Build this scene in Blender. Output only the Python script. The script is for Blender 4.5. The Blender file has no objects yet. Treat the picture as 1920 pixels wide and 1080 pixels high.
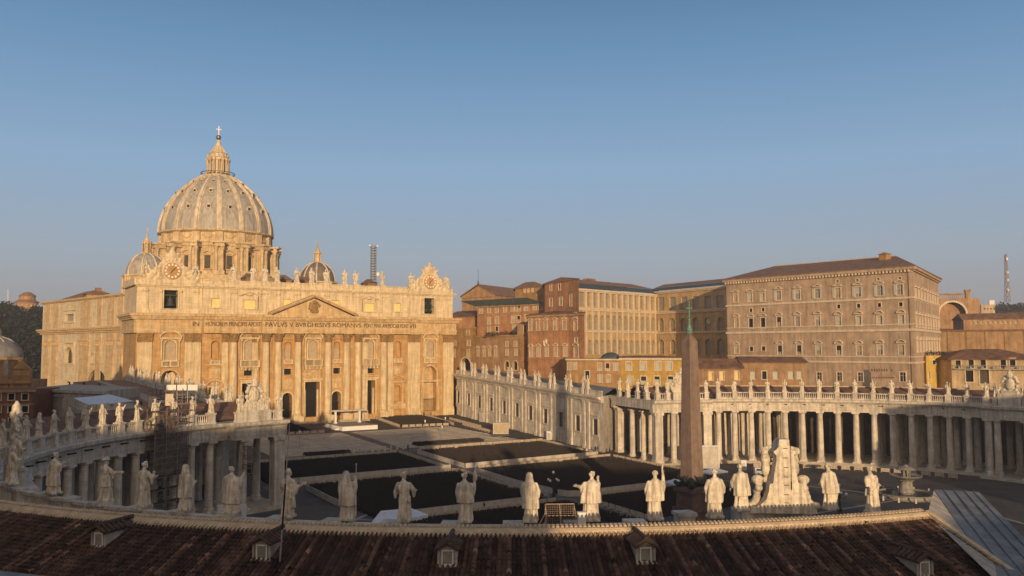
import bpy, bmesh, math, random
import numpy as np
from mathutils import Vector, Matrix

# ------------------------------------------------------------------ camera, sky, sun, exposure
random.seed(7)
SC = bpy.context.scene
COL = SC.collection
R = math.radians
CAM = Vector((-105.385, -107.971, 32.411))
YAW, PIT, ROL, FPX = R(32.6966), R(3.9333), R(0.1877), 1616.0
VD = Vector((math.sin(YAW)*math.cos(PIT), math.cos(YAW)*math.cos(PIT), math.sin(PIT)))
RT = Vector((math.cos(YAW), -math.sin(YAW), 0))
UP = RT.cross(VD)
cr, sr = math.cos(ROL), math.sin(ROL)
RT2 = RT*cr - UP*sr
UP2 = RT*sr + UP*cr
cd = bpy.data.cameras.new('camera')
cam = bpy.data.objects.new('camera', cd)
COL.objects.link(cam)
m = Matrix((RT2, UP2, -VD)).transposed().to_4x4()
m.translation = CAM
cam.matrix_world = m
cd.sensor_width = 36
cd.lens = FPX/1920*36
cd.clip_start = 0.5
cd.clip_end = 9000
SC.camera = cam

SUN_AZ, SUN_EL = R(25.6), R(6.8)         # azimuth south of east (world -y is east, -x is south)
SD = Vector((-math.sin(SUN_AZ)*math.cos(SUN_EL), -math.cos(SUN_AZ)*math.cos(SUN_EL), math.sin(SUN_EL)))
w = bpy.data.worlds.new('World')
SC.world = w
w.use_nodes = True
nt = w.node_tree
bg = nt.nodes['Background']
sky = nt.nodes.new('ShaderNodeTexSky')
sky.sky_type = 'NISHITA'
sky.sun_disc = False
sky.sun_elevation = SUN_EL
sky.sun_rotation = math.atan2(SD.x, SD.y)
sky.altitude = 50
sky.air_density = 1.0
sky.dust_density = 1.4
sky.ozone_density = 2.2
# clear dawn sky: the sky model blended with its measured colours by height above the horizon
tc = nt.nodes.new('ShaderNodeTexCoord'); sx_ = nt.nodes.new('ShaderNodeSeparateXYZ')
nt.links.new(tc.outputs['Generated'], sx_.inputs[0])
rmp = nt.nodes.new('ShaderNodeValToRGB')
el_ = rmp.color_ramp.elements
STOPS = [(0.0, (2.4, 2.3, 2.8)), (0.05, (2.75, 2.85, 3.35)), (0.10, (2.8, 3.4, 4.2)), (0.20, (2.2, 3.5, 5.2)), (0.33, (1.1, 2.4, 4.15)), (0.42, (.62, 1.5, 2.8)), (1.0, (.4, .8, 1.4))]
while len(el_) < len(STOPS): el_.new(0.5)
for e_, (p_, c_) in zip(el_, STOPS): e_.position = p_; e_.color = (*c_, 1)
nt.links.new(sx_.outputs[2], rmp.inputs[0])
mx_ = nt.nodes.new('ShaderNodeMix'); mx_.data_type = 'RGBA'; mx_.inputs[0].default_value = 0.85
nt.links.new(sky.outputs[0], mx_.inputs[6]); nt.links.new(rmp.outputs[0], mx_.inputs[7])
# sunrise glow in the eastern half of the sky, behind the viewer
dt = nt.nodes.new('ShaderNodeVectorMath'); dt.operation = 'DOT_PRODUCT'; dt.inputs[1].default_value = SD
nt.links.new(tc.outputs['Generated'], dt.inputs[0])
cl = nt.nodes.new('ShaderNodeMapRange'); cl.inputs[1].default_value = 0.0; cl.inputs[2].default_value = 1.0
cl.interpolation_type = 'SMOOTHSTEP'
nt.links.new(dt.outputs['Value'], cl.inputs[0])
gl = nt.nodes.new('ShaderNodeMix'); gl.data_type = 'RGBA'
gl.inputs[7].default_value = (6.2, 4.9, 3.9, 1)
nt.links.new(cl.outputs[0], gl.inputs[0]); nt.links.new(mx_.outputs[2], gl.inputs[6])
nt.links.new(gl.outputs[2], bg.inputs[0])
bg.inputs[1].default_value = 0.10
sl = bpy.data.lights.new('sun', 'SUN')
sl.energy = 4.1
sl.angle = R(0.55)
sl.color = (1.0, 0.70, 0.40)
so = bpy.data.objects.new('sun', sl)
COL.objects.link(so)
so.rotation_euler = SD.to_track_quat('Z', 'Y').to_euler()
SC.view_settings.view_transform = 'Standard'
SC.view_settings.look = 'None'
SC.view_settings.exposure = 0.28
SC.view_settings.gamma = 1.0
SC.view_settings.use_curve_mapping = False
SC.cycles.max_bounces = 5
SC.cycles.diffuse_bounces = 3

# ------------------------------------------------------------------ helpers
ORG = {}

def GD(u, v, dep):
    """world point seen at pixel (u, v) of the photograph, dep metres along the viewing axis"""
    x, y = u-960, 540-v
    k = VD + RT2*(x/FPX) + UP2*(y/FPX)
    return CAM + k*dep

def ray(u, v):
    x, y = u-960, 540-v
    return VD + RT2*(x/FPX) + UP2*(y/FPX)

def ground_z(x, y):
    if y < 60: return 1.0
    if y < 191: return 1.0 + (y-60)*0.0395
    return 1.0 + 131*0.0395

def tag(o, label=None, cat=None, group=None, kind=None):
    if label: o['label'] = label
    if cat: o['category'] = cat
    if group: o['group'] = group
    if kind: o['kind'] = kind
    return o

def thing(name, label, cat, loc=(0, 0, 0), rz=0.0, group=None):
    o = bpy.data.objects.new(name, None)
    COL.objects.link(o)
    o.empty_display_size = 0.5
    o.location = loc
    o.rotation_euler = (0, 0, rz)
    ORG[o.name] = Vector(loc) if rz == 0.0 else Vector((0, 0, 0))
    return tag(o, label, cat, group)

def kids(o):
    return [c for c in bpy.data.objects if c.parent == o]

def copy_tree(o, loc=None, rz=None, label=None, parent=None):
    """a thing (or part) with copies of all that hangs below it"""
    c = o.copy()
    COL.objects.link(c)
    if parent is not None:
        c.parent = parent
    if loc is not None: c.location = loc
    if rz is not None: c.rotation_euler = (0, 0, rz)
    if label: c['label'] = label
    for ch in o.children:
        copy_tree(ch, parent=c)
    return c

class MB:
    """collects shapes for ONE mesh"""
    def __init__(s):
        s.v = []; s.f = []
    def add(s, vs, fs):
        n = len(s.v)
        s.v.extend([tuple(p) for p in vs])
        s.f.extend([tuple(i+n for i in f) for f in fs])
        return s
    def quad(s, a, b, c, d):
        return s.add([a, b, c, d], [(0, 1, 2, 3)])
    def box(s, x0, x1, y0, y1, z0, z1):
        return s.add([(x0,y0,z0),(x1,y0,z0),(x1,y1,z0),(x0,y1,z0),(x0,y0,z1),(x1,y0,z1),(x1,y1,z1),(x0,y1,z1)],
              [(3,2,1,0),(4,5,6,7),(0,1,5,4),(1,2,6,5),(2,3,7,6),(3,0,4,7)])
    def obox(s, o, ex, ey, ez):
        o, ex, ey, ez = Vector(o), Vector(ex), Vector(ey), Vector(ez)
        P = [o, o+ex, o+ex+ey, o+ey]
        P += [p+ez for p in P]
        return s.add(P, [(3,2,1,0),(4,5,6,7),(0,1,5,4),(1,2,6,5),(2,3,7,6),(3,0,4,7)])
    def tube(s, p, q, r0, r1=None, n=8, cap=True):
        p, q = Vector(p), Vector(q)
        if r1 is None: r1 = r0
        d = (q-p)
        if d.length < 1e-6: return s
        d.normalize()
        a = d.orthogonal().normalized(); b = d.cross(a)
        vs = []
        for c, r in ((p, r0), (q, r1)):
            for i in range(n):
                t = 2*math.pi*i/n
                vs.append(c + a*(r*math.cos(t)) + b*(r*math.sin(t)))
        fs = [(i, (i+1) % n, n+(i+1) % n, n+i) for i in range(n)]
        if cap: fs += [tuple(range(n-1, -1, -1)), tuple(range(n, 2*n))]
        return s.add(vs, fs)
    def lathe(s, c, prof, n=16, a0=0.0, a1=2*math.pi, cap=True):
        full = abs(a1-a0-2*math.pi) < 1e-6
        m_ = n if full else n+1
        vs = []
        for r, z in prof:
            for i in range(m_):
                t = a0 + (a1-a0)*i/n
                vs.append((c[0]+r*math.cos(t), c[1]+r*math.sin(t), c[2]+z))
        fs = []
        for k in range(len(prof)-1):
            for i in range(n):
                j = (i+1) % m_
                fs.append((k*m_+i, k*m_+j, (k+1)*m_+j, (k+1)*m_+i))
        if cap and full:
            fs.append(tuple(range(m_-1, -1, -1)))
            fs.append(tuple(range((len(prof)-1)*m_, len(prof)*m_)))
        return s.add(vs, fs)
    def sweep(s, prof, cx, cy, a0, a1, n, sgn=1, closed=True, caps=True):
        """profile of (r, z) swept round the vertical axis at (cx, cy); x mirrored by sgn"""
        k = len(prof)
        vs = []
        for i in range(n+1):
            t = a0 + (a1-a0)*i/n
            for r, z in prof:
                vs.append((cx+sgn*r*math.cos(t), cy+r*math.sin(t), z))
        fs = []
        for i in range(n):
            for j in range(k if closed else k-1):
                j2 = (j+1) % k
                fs.append((i*k+j, i*k+j2, (i+1)*k+j2, (i+1)*k+j))
        if caps and closed:
            fs.append(tuple(range(k))); fs.append(tuple(n*k+j for j in range(k-1, -1, -1)))
        return s.add(vs, fs)
    def prism(s, pts, o, ex, ey, ez, d):
        """outline pts (a, b) in the plane ex, ey at o, pushed d along ez"""
        o, ex, ey, ez = Vector(o), Vector(ex), Vector(ey), Vector(ez)
        n = len(pts)
        vs = [o+ex*a+ey*b for a, b in pts]
        vs += [p+ez*d for p in vs]
        fs = [tuple(range(n-1, -1, -1)), tuple(range(n, 2*n))]
        fs += [(i, (i+1) % n, n+(i+1) % n, n+i) for i in range(n)]
        return s.add(vs, fs)
    def ball(s, c, rx, ry, rz, n=12, m_=8):
        vs = []; fs = []
        for k in range(m_+1):
            ph = math.pi*k/m_
            for i in range(n):
                t = 2*math.pi*i/n
                vs.append((c[0]+rx*math.sin(ph)*math.cos(t), c[1]+ry*math.sin(ph)*math.sin(t), c[2]+rz*math.cos(ph)))
        for k in range(m_):
            for i in range(n):
                j = (i+1) % n
                fs.append((k*n+i, (k+1)*n+i, (k+1)*n+j, k*n+j))
        return s.add(vs, fs)
    def build(s, name, mat, parent=None, smooth=False, fix=True):
        me = bpy.data.meshes.new(name)
        org = Vector((0, 0, 0))
        if parent is not None:
            org = ORG.get(parent.name, org)
        me.from_pydata([(p[0]-org.x, p[1]-org.y, p[2]-org.z) for p in s.v], [], s.f)
        if fix:
            b = bmesh.new(); b.from_mesh(me)
            bmesh.ops.remove_doubles(b, verts=b.verts, dist=0.0005)
            bmesh.ops.recalc_face_normals(b, faces=b.faces)
            b.to_mesh(me); b.free()
        me.materials.append(mat)
        if smooth:
            me.polygons.foreach_set('use_smooth', [True]*len(me.polygons))
            try: me.set_sharp_from_angle(angle=R(40))
            except Exception: pass
        o = bpy.data.objects.new(name, me)
        COL.objects.link(o)
        if parent is not None:
            o.parent = parent
            ORG[o.name] = org
        return o

def struct(name, mb, mat, smooth=False):
    o = mb.build(name, mat, None, smooth, fix=False)
    o['kind'] = 'structure'
    return o

class Wall:
    """a vertical wall seen from outside, A = its left end, B = its right end"""
    def __init__(s, A, B, z0, z1):
        s.A = Vector((A[0], A[1])); s.B = Vector((B[0], B[1])); s.z0 = z0; s.z1 = z1
        d = s.B - s.A
        s.L = d.length
        s.e = Vector((d.x/s.L, d.y/s.L, 0))
        s.n = Vector((s.e.y, -s.e.x, 0))            # outward
        s.holes = []
    def P(s, a, z, d=0.0):
        return Vector((s.A.x, s.A.y, 0)) + s.e*a + s.n*d + Vector((0, 0, z))
    def uv(s, u, v):
        k = ray(u, v)
        o = Vector((s.A.x, s.A.y, 0)) - CAM
        t = o.dot(s.n)/k.dot(s.n)
        p = CAM + k*t
        return (p - Vector((s.A.x, s.A.y, 0))).dot(s.e), p.z
    def box(s, mb, a0, a1, z0, z1, d0, d1):
        mb.obox(s.P(a0, z0, d0), s.e*(a1-a0), s.n*(d1-d0), (0, 0, z1-z0))
    def hole(s, a0, a1, z0, z1, depth=0.4, arch=False):
        s.holes.append((a0, a1, z0, z1, depth, arch))
    def mesh(s, mb, back=0.0):
        S = sorted({0.0, s.L} | {h[0] for h in s.holes} | {h[1] for h in s.holes})
        Z = sorted({s.z0, s.z1} | {h[2] for h in s.holes} | {h[3] for h in s.holes})
        S = [a for a in S if -1e-6 <= a <= s.L+1e-6]; Z = [a for a in Z if s.z0-1e-6 <= a <= s.z1+1e-6]
        for j in range(len(Z)-1):
            run = None
            zc = (Z[j]+Z[j+1])/2
            for i in range(len(S)-1):
                sc_ = (S[i]+S[i+1])/2
                inside = any(h[0] < sc_ < h[1] and h[2] < zc < h[3] for h in s.holes)
                if not inside:
                    if run is None: run = S[i]
                if (inside or i == len(S)-2) and run is not None:
                    e = S[i] if inside else S[i+1]
                    if e > run:
                        mb.quad(s.P(run, Z[j]), s.P(e, Z[j]), s.P(e, Z[j+1]), s.P(run, Z[j+1]))
                    run = None
        for a0, a1, z0, z1, dp, arch in s.holes:
            rr = (a1-a0)/2
            zt = z1-rr if arch else z1
            mb.quad(s.P(a0, z0), s.P(a0, z0, -dp), s.P(a0, zt, -dp), s.P(a0, zt))
            mb.quad(s.P(a1, z0, -dp), s.P(a1, z0), s.P(a1, zt), s.P(a1, zt, -dp))
            mb.quad(s.P(a0, z0), s.P(a1, z0), s.P(a1, z0, -dp), s.P(a0, z0, -dp))
            if not arch:
                mb.quad(s.P(a0, z1, -dp), s.P(a1, z1, -dp), s.P(a1, z1), s.P(a0, z1))
            else:
                c = (a0+a1)/2; N = 12
                pts = [(c-rr*math.cos(math.pi*i/N), zt+rr*math.sin(math.pi*i/N)) for i in range(N+1)]
                for i in range(N):
                    p, q = pts[i], pts[i+1]
                    mb.quad(s.P(p[0], p[1], -dp), s.P(q[0], q[1], -dp), s.P(q[0], q[1]), s.P(p[0], p[1]))
                    mb.quad(s.P(p[0], p[1]), s.P(q[0], q[1]), s.P(q[0], z1), s.P(p[0], z1))
        return mb
    def panel(s, mb, a0, a1, z0, z1, d, arch=False):
        """flat pane at depth d"""
        if not arch:
            return mb.quad(s.P(a0, z0, d), s.P(a1, z0, d), s.P(a1, z1, d), s.P(a0, z1, d))
        c = (a0+a1)/2; rr = (a1-a0)/2; N = 12
        pts = [(a0, z0), (a1, z0)] + [(c+rr*math.cos(math.pi*i/N), z1-rr+rr*math.sin(math.pi*i/N)) for i in range(N+1)]
        mb.add([s.P(a, z, d) for a, z in pts], [tuple(range(len(pts)))])
    def ring(s, mb, a0, a1, z0, z1, wd, d, arch=False, sill=True):
        """surround of width wd standing d proud"""
        if arch:
            c = (a0+a1)/2; rr = (a1-a0)/2; zt = z1-rr; N = 12
            s.box(mb, a0-wd, a0, z0, zt, 0, d); s.box(mb, a1, a1+wd, z0, zt, 0, d)
            for i in range(N):
                t0, t1 = math.pi*i/N, math.pi*(i+1)/N
                q = [(c-rr*math.cos(t0), zt+rr*math.sin(t0)), (c-rr*math.cos(t1), zt+rr*math.sin(t1)),
                     (c-(rr+wd)*math.cos(t1), zt+(rr+wd)*math.sin(t1)), (c-(rr+wd)*math.cos(t0), zt+(rr+wd)*math.sin(t0))]
                mb.prism(q, s.P(0, 0, 0), s.e, (0, 0, 1), s.n, d)
        else:
            s.box(mb, a0-wd, a0, z0, z1, 0, d); s.box(mb, a1, a1+wd, z0, z1, 0, d)
            s.box(mb, a0-wd, a1+wd, z1, z1+wd, 0, d)
        if sill:
            s.box(mb, a0-wd*1.25, a1+wd*1.25, z0-wd*.8, z0, 0, d*1.8)

# ------------------------------------------------------------------ materials
def mat(name, base, rough=0.85, var=0.12, scale=0.35, streak=0.0, bump=0.15, bscale=6.0, metal=0.0, spec=0.3, tint=None, attr=None, ashlar=0.0, bw=2.3, bh=0.95, sscale=1.0):
    M = bpy.data.materials.new(name)
    M.use_nodes = True
    t = M.node_tree; N = t.nodes; Lk = t.links
    b = N['Principled BSDF']
    b.inputs['Roughness'].default_value = rough
    b.inputs['Metallic'].default_value = metal
    b.inputs['Specular IOR Level'].default_value = spec
    geo = N.new('ShaderNodeNewGeometry')
    n1 = N.new('ShaderNodeTexNoise'); n1.inputs['Scale'].default_value = scale; n1.inputs['Detail'].default_value = 6; n1.inputs['Roughness'].default_value = 0.65
    Lk.new(geo.outputs['Position'], n1.inputs['Vector'])
    mr = N.new('ShaderNodeMapRange'); mr.inputs[1].default_value = 0.3; mr.inputs[2].default_value = 0.7
    mr.inputs[3].default_value = 1-var*1.6; mr.inputs[4].default_value = 1+var*1.2
    Lk.new(n1.outputs[0], mr.inputs[0])
    fac = mr.outputs[0]
    n2 = N.new('ShaderNodeTexNoise'); n2.inputs['Scale'].default_value = scale*7; n2.inputs['Detail'].default_value = 4
    Lk.new(geo.outputs['Position'], n2.inputs['Vector'])
    mr2 = N.new('ShaderNodeMapRange'); mr2.inputs[1].default_value = 0.3; mr2.inputs[2].default_value = 0.7
    mr2.inputs[3].default_value = 1-var*0.8; mr2.inputs[4].default_value = 1+var*0.8
    Lk.new(n2.outputs[0], mr2.inputs[0])
    mm = N.new('ShaderNodeMath'); mm.operation = 'MULTIPLY'
    Lk.new(fac, mm.inputs[0]); Lk.new(mr2.outputs[0], mm.inputs[1]); fac = mm.outputs[0]
    if streak > 0:
        mp = N.new('ShaderNodeMapping'); mp.inputs['Scale'].default_value = (1.1*sscale, 1.1*sscale, 0.09*sscale)
        Lk.new(geo.outputs['Position'], mp.inputs['Vector'])
        n3 = N.new('ShaderNodeTexNoise'); n3.inputs['Scale'].default_value = 0.9; n3.inputs['Detail'].default_value = 5
        Lk.new(mp.outputs[0], n3.inputs['Vector'])
        mr3 = N.new('ShaderNodeMapRange'); mr3.inputs[1].default_value = 0.42; mr3.inputs[2].default_value = 0.68
        mr3.inputs[3].default_value = 1.0; mr3.inputs[4].default_value = 1-streak
        Lk.new(n3.outputs[0], mr3.inputs[0])
        m3 = N.new('ShaderNodeMath'); m3.operation = 'MULTIPLY'
        Lk.new(fac, m3.inputs[0]); Lk.new(mr3.outputs[0], m3.inputs[1]); fac = m3.outputs[0]
    if ashlar > 0:                                  # cut blocks, each a little lighter or darker than the next
        sp = N.new('ShaderNodeSeparateXYZ'); Lk.new(geo.outputs['Position'], sp.inputs[0])
        ad = N.new('ShaderNodeMath'); ad.operation = 'MULTIPLY_ADD'; ad.inputs[1].default_value = 0.83
        Lk.new(sp.outputs[1], ad.inputs[0]); Lk.new(sp.outputs[0], ad.inputs[2])
        cb_ = N.new('ShaderNodeCombineXYZ'); Lk.new(ad.outputs[0], cb_.inputs[0]); Lk.new(sp.outputs[2], cb_.inputs[1])
        bk = N.new('ShaderNodeTexBrick'); bk.inputs['Scale'].default_value = 1.0; bk.inputs['Mortar Size'].default_value = 0.03; bk.inputs['Brick Width'].default_value = bw; bk.inputs['Row Height'].default_value = bh
        bk.inputs['Color1'].default_value = (1+ashlar,)*3+(1,); bk.inputs['Color2'].default_value = (1-ashlar,)*3+(1,); bk.inputs['Mortar'].default_value = (1-ashlar*2.2,)*3+(1,)
        Lk.new(cb_.outputs[0], bk.inputs['Vector'])
        m5 = N.new('ShaderNodeMath'); m5.operation = 'MULTIPLY'; Lk.new(fac, m5.inputs[0]); Lk.new(bk.outputs['Color'], m5.inputs[1]); fac = m5.outputs[0]
    if attr:
        at = N.new('ShaderNodeAttribute'); at.attribute_name = attr
        ma = N.new('ShaderNodeMath'); ma.operation = 'MULTIPLY'
        Lk.new(fac, ma.inputs[0]); Lk.new(at.outputs['Fac'], ma.inputs[1]); fac = ma.outputs[0]
    vm = N.new('ShaderNodeVectorMath'); vm.operation = 'SCALE'
    Lk.new(fac, vm.inputs['Scale'])
    if tint:
        mx = N.new('ShaderNodeMix'); mx.data_type = 'RGBA'
        mx.inputs[6].default_value = (*base, 1); mx.inputs[7].default_value = (*tint, 1)
        n4 = N.new('ShaderNodeTexNoise'); n4.inputs['Scale'].default_value = scale*0.6; n4.inputs['Detail'].default_value = 3
        Lk.new(geo.outputs['Position'], n4.inputs['Vector'])
        mr4 = N.new('ShaderNodeMapRange'); mr4.inputs[1].default_value = 0.35; mr4.inputs[2].default_value = 0.65
        Lk.new(n4.outputs[0], mr4.inputs[0]); Lk.new(mr4.outputs[0], mx.inputs[0])
        Lk.new(mx.outputs[2], vm.inputs[0])
    else:
        vm.inputs[0].default_value = base
    Lk.new(vm.outputs[0], b.inputs['Base Color'])
    if bump > 0:
        bp = N.new('ShaderNodeBump'); bp.inputs['Strength'].default_value = bump; bp.inputs['Distance'].default_value = 0.05
        nb = N.new('ShaderNodeTexNoise'); nb.inputs['Scale'].default_value = bscale; nb.inputs['Detail'].default_value = 4
        Lk.new(geo.outputs['Position'], nb.inputs['Vector'])
        Lk.new(nb.outputs[0], bp.inputs['Height']); Lk.new(bp.outputs[0], b.inputs['Normal'])
    return M

M = {}
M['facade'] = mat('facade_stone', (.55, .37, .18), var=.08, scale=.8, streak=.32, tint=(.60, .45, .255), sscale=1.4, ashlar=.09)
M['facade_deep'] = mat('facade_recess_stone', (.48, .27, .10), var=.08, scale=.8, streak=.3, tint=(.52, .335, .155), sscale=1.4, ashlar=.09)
M['carved'] = mat('shade_and_dirt_carving', (.30, .185, .075), var=.2, scale=1.2, streak=.25)  # one darker tone: dirt plus the carving's shade put into the colour
M['column'] = mat('travertine_column', (.67, .545, .345), var=.09, scale=.7, streak=.32, sscale=1.5, tint=(.60, .455, .26), ashlar=.05, bw=9, bh=3.1)
M['attic'] = mat('attic_stone', (.65, .525, .34), var=.08, scale=.8, streak=.32, ashlar=.08, sscale=1.4)
M['travertine'] = mat('travertine', (.63, .56, .46), var=.16, scale=.5, streak=.36, tint=(.56, .50, .42), ashlar=.05, sscale=1.6)
M['travertine_grey'] = mat('weathered_travertine', (.60, .545, .46), var=.15, scale=.5, streak=.36, tint=(.54, .49, .42), ashlar=.05, sscale=1.6)
M['fountain'] = mat('shaded_grey_stone', (.27, .25, .22), var=.25, scale=1.2, streak=.4, sscale=3)  # kept dark: the shade on the fountain is put into its colour
M['statue'] = mat('statue_stone', (.69, .61, .49), var=.2, scale=2.4, streak=.45, bump=.35, bscale=14, tint=(.63, .55, .43), sscale=4.5)
M['lead'] = mat('lead_roof', (.20, .195, .185), var=.2, scale=.4, streak=.25, rough=.6)
M['dome'] = mat('dome_lead', (.40, .36, .30), var=.09, scale=.5, streak=.42, rough=.65, tint=(.35, .32, .28), sscale=1.2)
M['dome_rib'] = mat('dome_rib', (.58, .49, .36), var=.16, scale=.4, streak=.3)
M['drum'] = mat('drum_stone', (.57, .43, .25), var=.18, scale=.3, streak=.35)
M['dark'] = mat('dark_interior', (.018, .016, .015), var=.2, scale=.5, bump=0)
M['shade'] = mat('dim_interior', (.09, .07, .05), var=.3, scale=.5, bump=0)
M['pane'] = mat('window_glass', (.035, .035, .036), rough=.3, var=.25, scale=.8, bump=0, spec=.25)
M['pane_pale'] = mat('pale_glass', (.26, .25, .22), rough=.3, var=.2, scale=1.2, bump=0, spec=.5)
M['blind'] = mat('drawn_blind', (.42, .33, .22), rough=.8, var=.12, scale=1.0, bump=0)
M['blind_yellow'] = mat('yellow_sunglint_and_shutter', (.80, .60, .26), rough=.6, var=.1, scale=1.0, bump=0)  # on attic panes the sun's reflection is put into the colour; shutters elsewhere
M['shutter'] = mat('louvred_shutter', (.45, .44, .36), var=.12, scale=3, bump=.2)
M['frame_white'] = mat('pale_stone_trim', (.62, .52, .39), var=.12, scale=.8, streak=.15)
M['brick_red'] = mat('red_brick', (.41, .20, .095), var=.18, scale=.4, streak=.28, tint=(.45, .24, .12), bump=.3, bscale=9)
M['dull_red'] = mat('dull_red_plaster', (.19, .085, .055), var=.2, scale=.5, streak=.3)
M['brick_brown'] = mat('brown_brick', (.34, .205, .105), var=.18, scale=.4, streak=.25, tint=(.38, .235, .13), bump=.3, bscale=9)
M['ochre'] = mat('ochre_plaster', (.36, .205, .085), var=.16, scale=.4, streak=.28, tint=(.41, .25, .115))
M['brown_plaster'] = mat('brown_plaster', (.31, .19, .10), var=.16, scale=.4, streak=.28, tint=(.35, .22, .12))
M['ochre_light'] = mat('yellow_ochre_plaster', (.47, .30, .085), var=.15, scale=.3, streak=.25)
M['yellow'] = mat('bright_yellow_plaster', (.52, .36, .085), var=.12, scale=.4, streak=.2)
M['palace'] = mat('palace_plaster', (.43, .305, .205), var=.14, scale=.35, streak=.3, tint=(.47, .345, .24))
M['loggia'] = mat('loggia_plaster', (.50, .35, .18), var=.14, scale=.3, streak=.22)
M['house'] = mat('pale_house_plaster', (.50, .37, .22), var=.15, scale=.3, streak=.25)
M['rooftile'] = mat('roof_tile', (.155, .085, .055), var=.3, scale=.5, streak=.0, bump=.5, bscale=5, tint=(.20, .11, .07))
M['rooftile_far'] = mat('far_roof_tile', (.23, .135, .085), var=.25, scale=.5, bump=.5, bscale=4)
M['slate'] = mat('grey_green_roof', (.065, .08, .078), var=.2, scale=.4, rough=.6)
M['tile'] = mat('old_barrel_tile', (.115, .064, .043), var=.28, scale=1.2, bump=.5, bscale=20, attr='rnd')
M['gap_shade'] = mat('gap_shade_wall', (.07, .055, .045), var=.3, scale=.4, streak=.2)  # dark brown standing in for the shade between the far columns
M['mortar'] = mat('lime_mortar', (.52, .40, .26), var=.18, scale=2.0, bump=.4, bscale=14)
M['plaster'] = mat('grey_plaster', (.40, .36, .30), var=.18, scale=.8, streak=.3)
M['granite'] = mat('red_granite', (.235, .165, .125), var=.14, scale=.9, streak=.25, tint=(.21, .15, .12))
M['granite_base'] = mat('dark_granite_base', (.16, .10, .075), var=.2, scale=1.2, streak=.3)  # pedestal granite, darker than the shaft
M['bronze'] = mat('dark_bronze', (.045, .06, .045), rough=.5, var=.3, scale=2, metal=.4)
M['verdigris'] = mat('verdigris_bronze', (.13, .24, .18), rough=.6, var=.25, scale=3)
M['gilt'] = mat('gilt_bronze', (.25, .2, .12), rough=.35, var=.1, scale=3, metal=.8)
M['cobble'] = mat('basalt_cobble', (.066, .060, .057), var=.22, scale=.2, bump=.6, bscale=9, tint=(.082, .072, .064))
M['path'] = mat('path_stone', (.13, .115, .10), var=.18, scale=.4, bump=.3, bscale=6)
M['line'] = mat('travertine_paving', (.30, .265, .22), var=.18, scale=.6, bump=.2)
M['step'] = mat('step_travertine', (.44, .385, .31), var=.16, scale=.25, streak=.0, tint=(.38, .335, .27))
M['chair'] = mat('dark_chair', (.038, .030, .026), var=.3, scale=2.0, rough=.6, bump=0)
M['barrier'] = mat('weathered_wood', (.50, .41, .30), var=.25, scale=2.5, bump=.2)
M['panel'] = mat('pale_barrier_panel', (.48, .44, .38), var=.12, scale=.8, streak=.2)
M['white'] = mat('white_paint', (.72, .70, .66), var=.06, scale=.8)
M['tarp'] = mat('white_tarpaulin', (.62, .64, .70), var=.1, scale=.9, rough=.5)
M['sheet'] = mat('hanging_sheet', (.55, .47, .37), var=.15, scale=1.2)
M['steel'] = mat('galvanised_steel', (.33, .33, .33), rough=.45, var=.2, scale=3, metal=.5)
M['rust'] = mat('scaffold_tube', (.22, .17, .13), rough=.6, var=.25, scale=3)
M['net'] = mat('brown_scaffold_netting', (.15, .12, .10), var=.3, scale=1.5, streak=.3)
_t = M['net'].node_tree; _o = [n for n in _t.nodes if n.type == 'OUTPUT_MATERIAL'][0]; _tr = _t.nodes.new('ShaderNodeBsdfTransparent'); _mx = _t.nodes.new('ShaderNodeMixShader'); _mx.inputs[0].default_value = .82
_t.links.new(_tr.outputs[0], _mx.inputs[1]); _t.links.new(_t.nodes['Principled BSDF'].outputs[0], _mx.inputs[2]); _t.links.new(_mx.outputs[0], _o.inputs[0])
M['black'] = mat('black_paint', (.02, .02, .022), rough=.5, var=.2, scale=3, bump=0)
M['letter'] = mat('dark_lettering', (.10, .055, .025), var=.15, scale=2, bump=0)
M['leaf'] = mat('dark_leaf', (.035, .045, .022), var=.35, scale=.7, bump=0, rough=.7)
M['leaf_far'] = mat('far_evergreen_leaf', (.022, .028, .02), var=.35, scale=.2, bump=0, rough=.8)
M['trunk'] = mat('bark', (.09, .06, .04), var=.25, scale=2)
M['soil'] = mat('hill_soil', (.05, .045, .035), var=.3, scale=.05)
M['water'] = mat('basin_water', (.06, .07, .08), rough=.08, var=.1, scale=2, bump=.3, bscale=3, spec=.6)
M['cloth_dark'] = mat('dark_clothing', (.03, .03, .035), var=.2, scale=3, bump=0)
M['cloth_pale'] = mat('pale_clothing', (.5, .46, .42), var=.1, scale=3, bump=0)
M['skin'] = mat('skin', (.45, .27, .18), var=.05, scale=3, bump=0)
# ------------------------------------------------------------------ ground
gx = [-4000, -1500, -600, -300, -200] + list(np.arange(-160, 161, 8)) + [200, 300, 600, 1500, 4000]
gy = [-4000, -1500, -600, -300, -200] + list(np.arange(-160, 60, 10)) + [60] + list(np.arange(64, 192, 8)) + [191, 230, 300, 600, 1500, 4000, 7000]
gb = MB()
gb.add([(x, y, ground_z(x, y)) for y in gy for x in gx],
       [(j*len(gx)+i, j*len(gx)+i+1, (j+1)*len(gx)+i+1, (j+1)*len(gx)+i) for j in range(len(gy)-1) for i in range(len(gx)-1)])
struct('ground', gb, M['cobble'])

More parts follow.
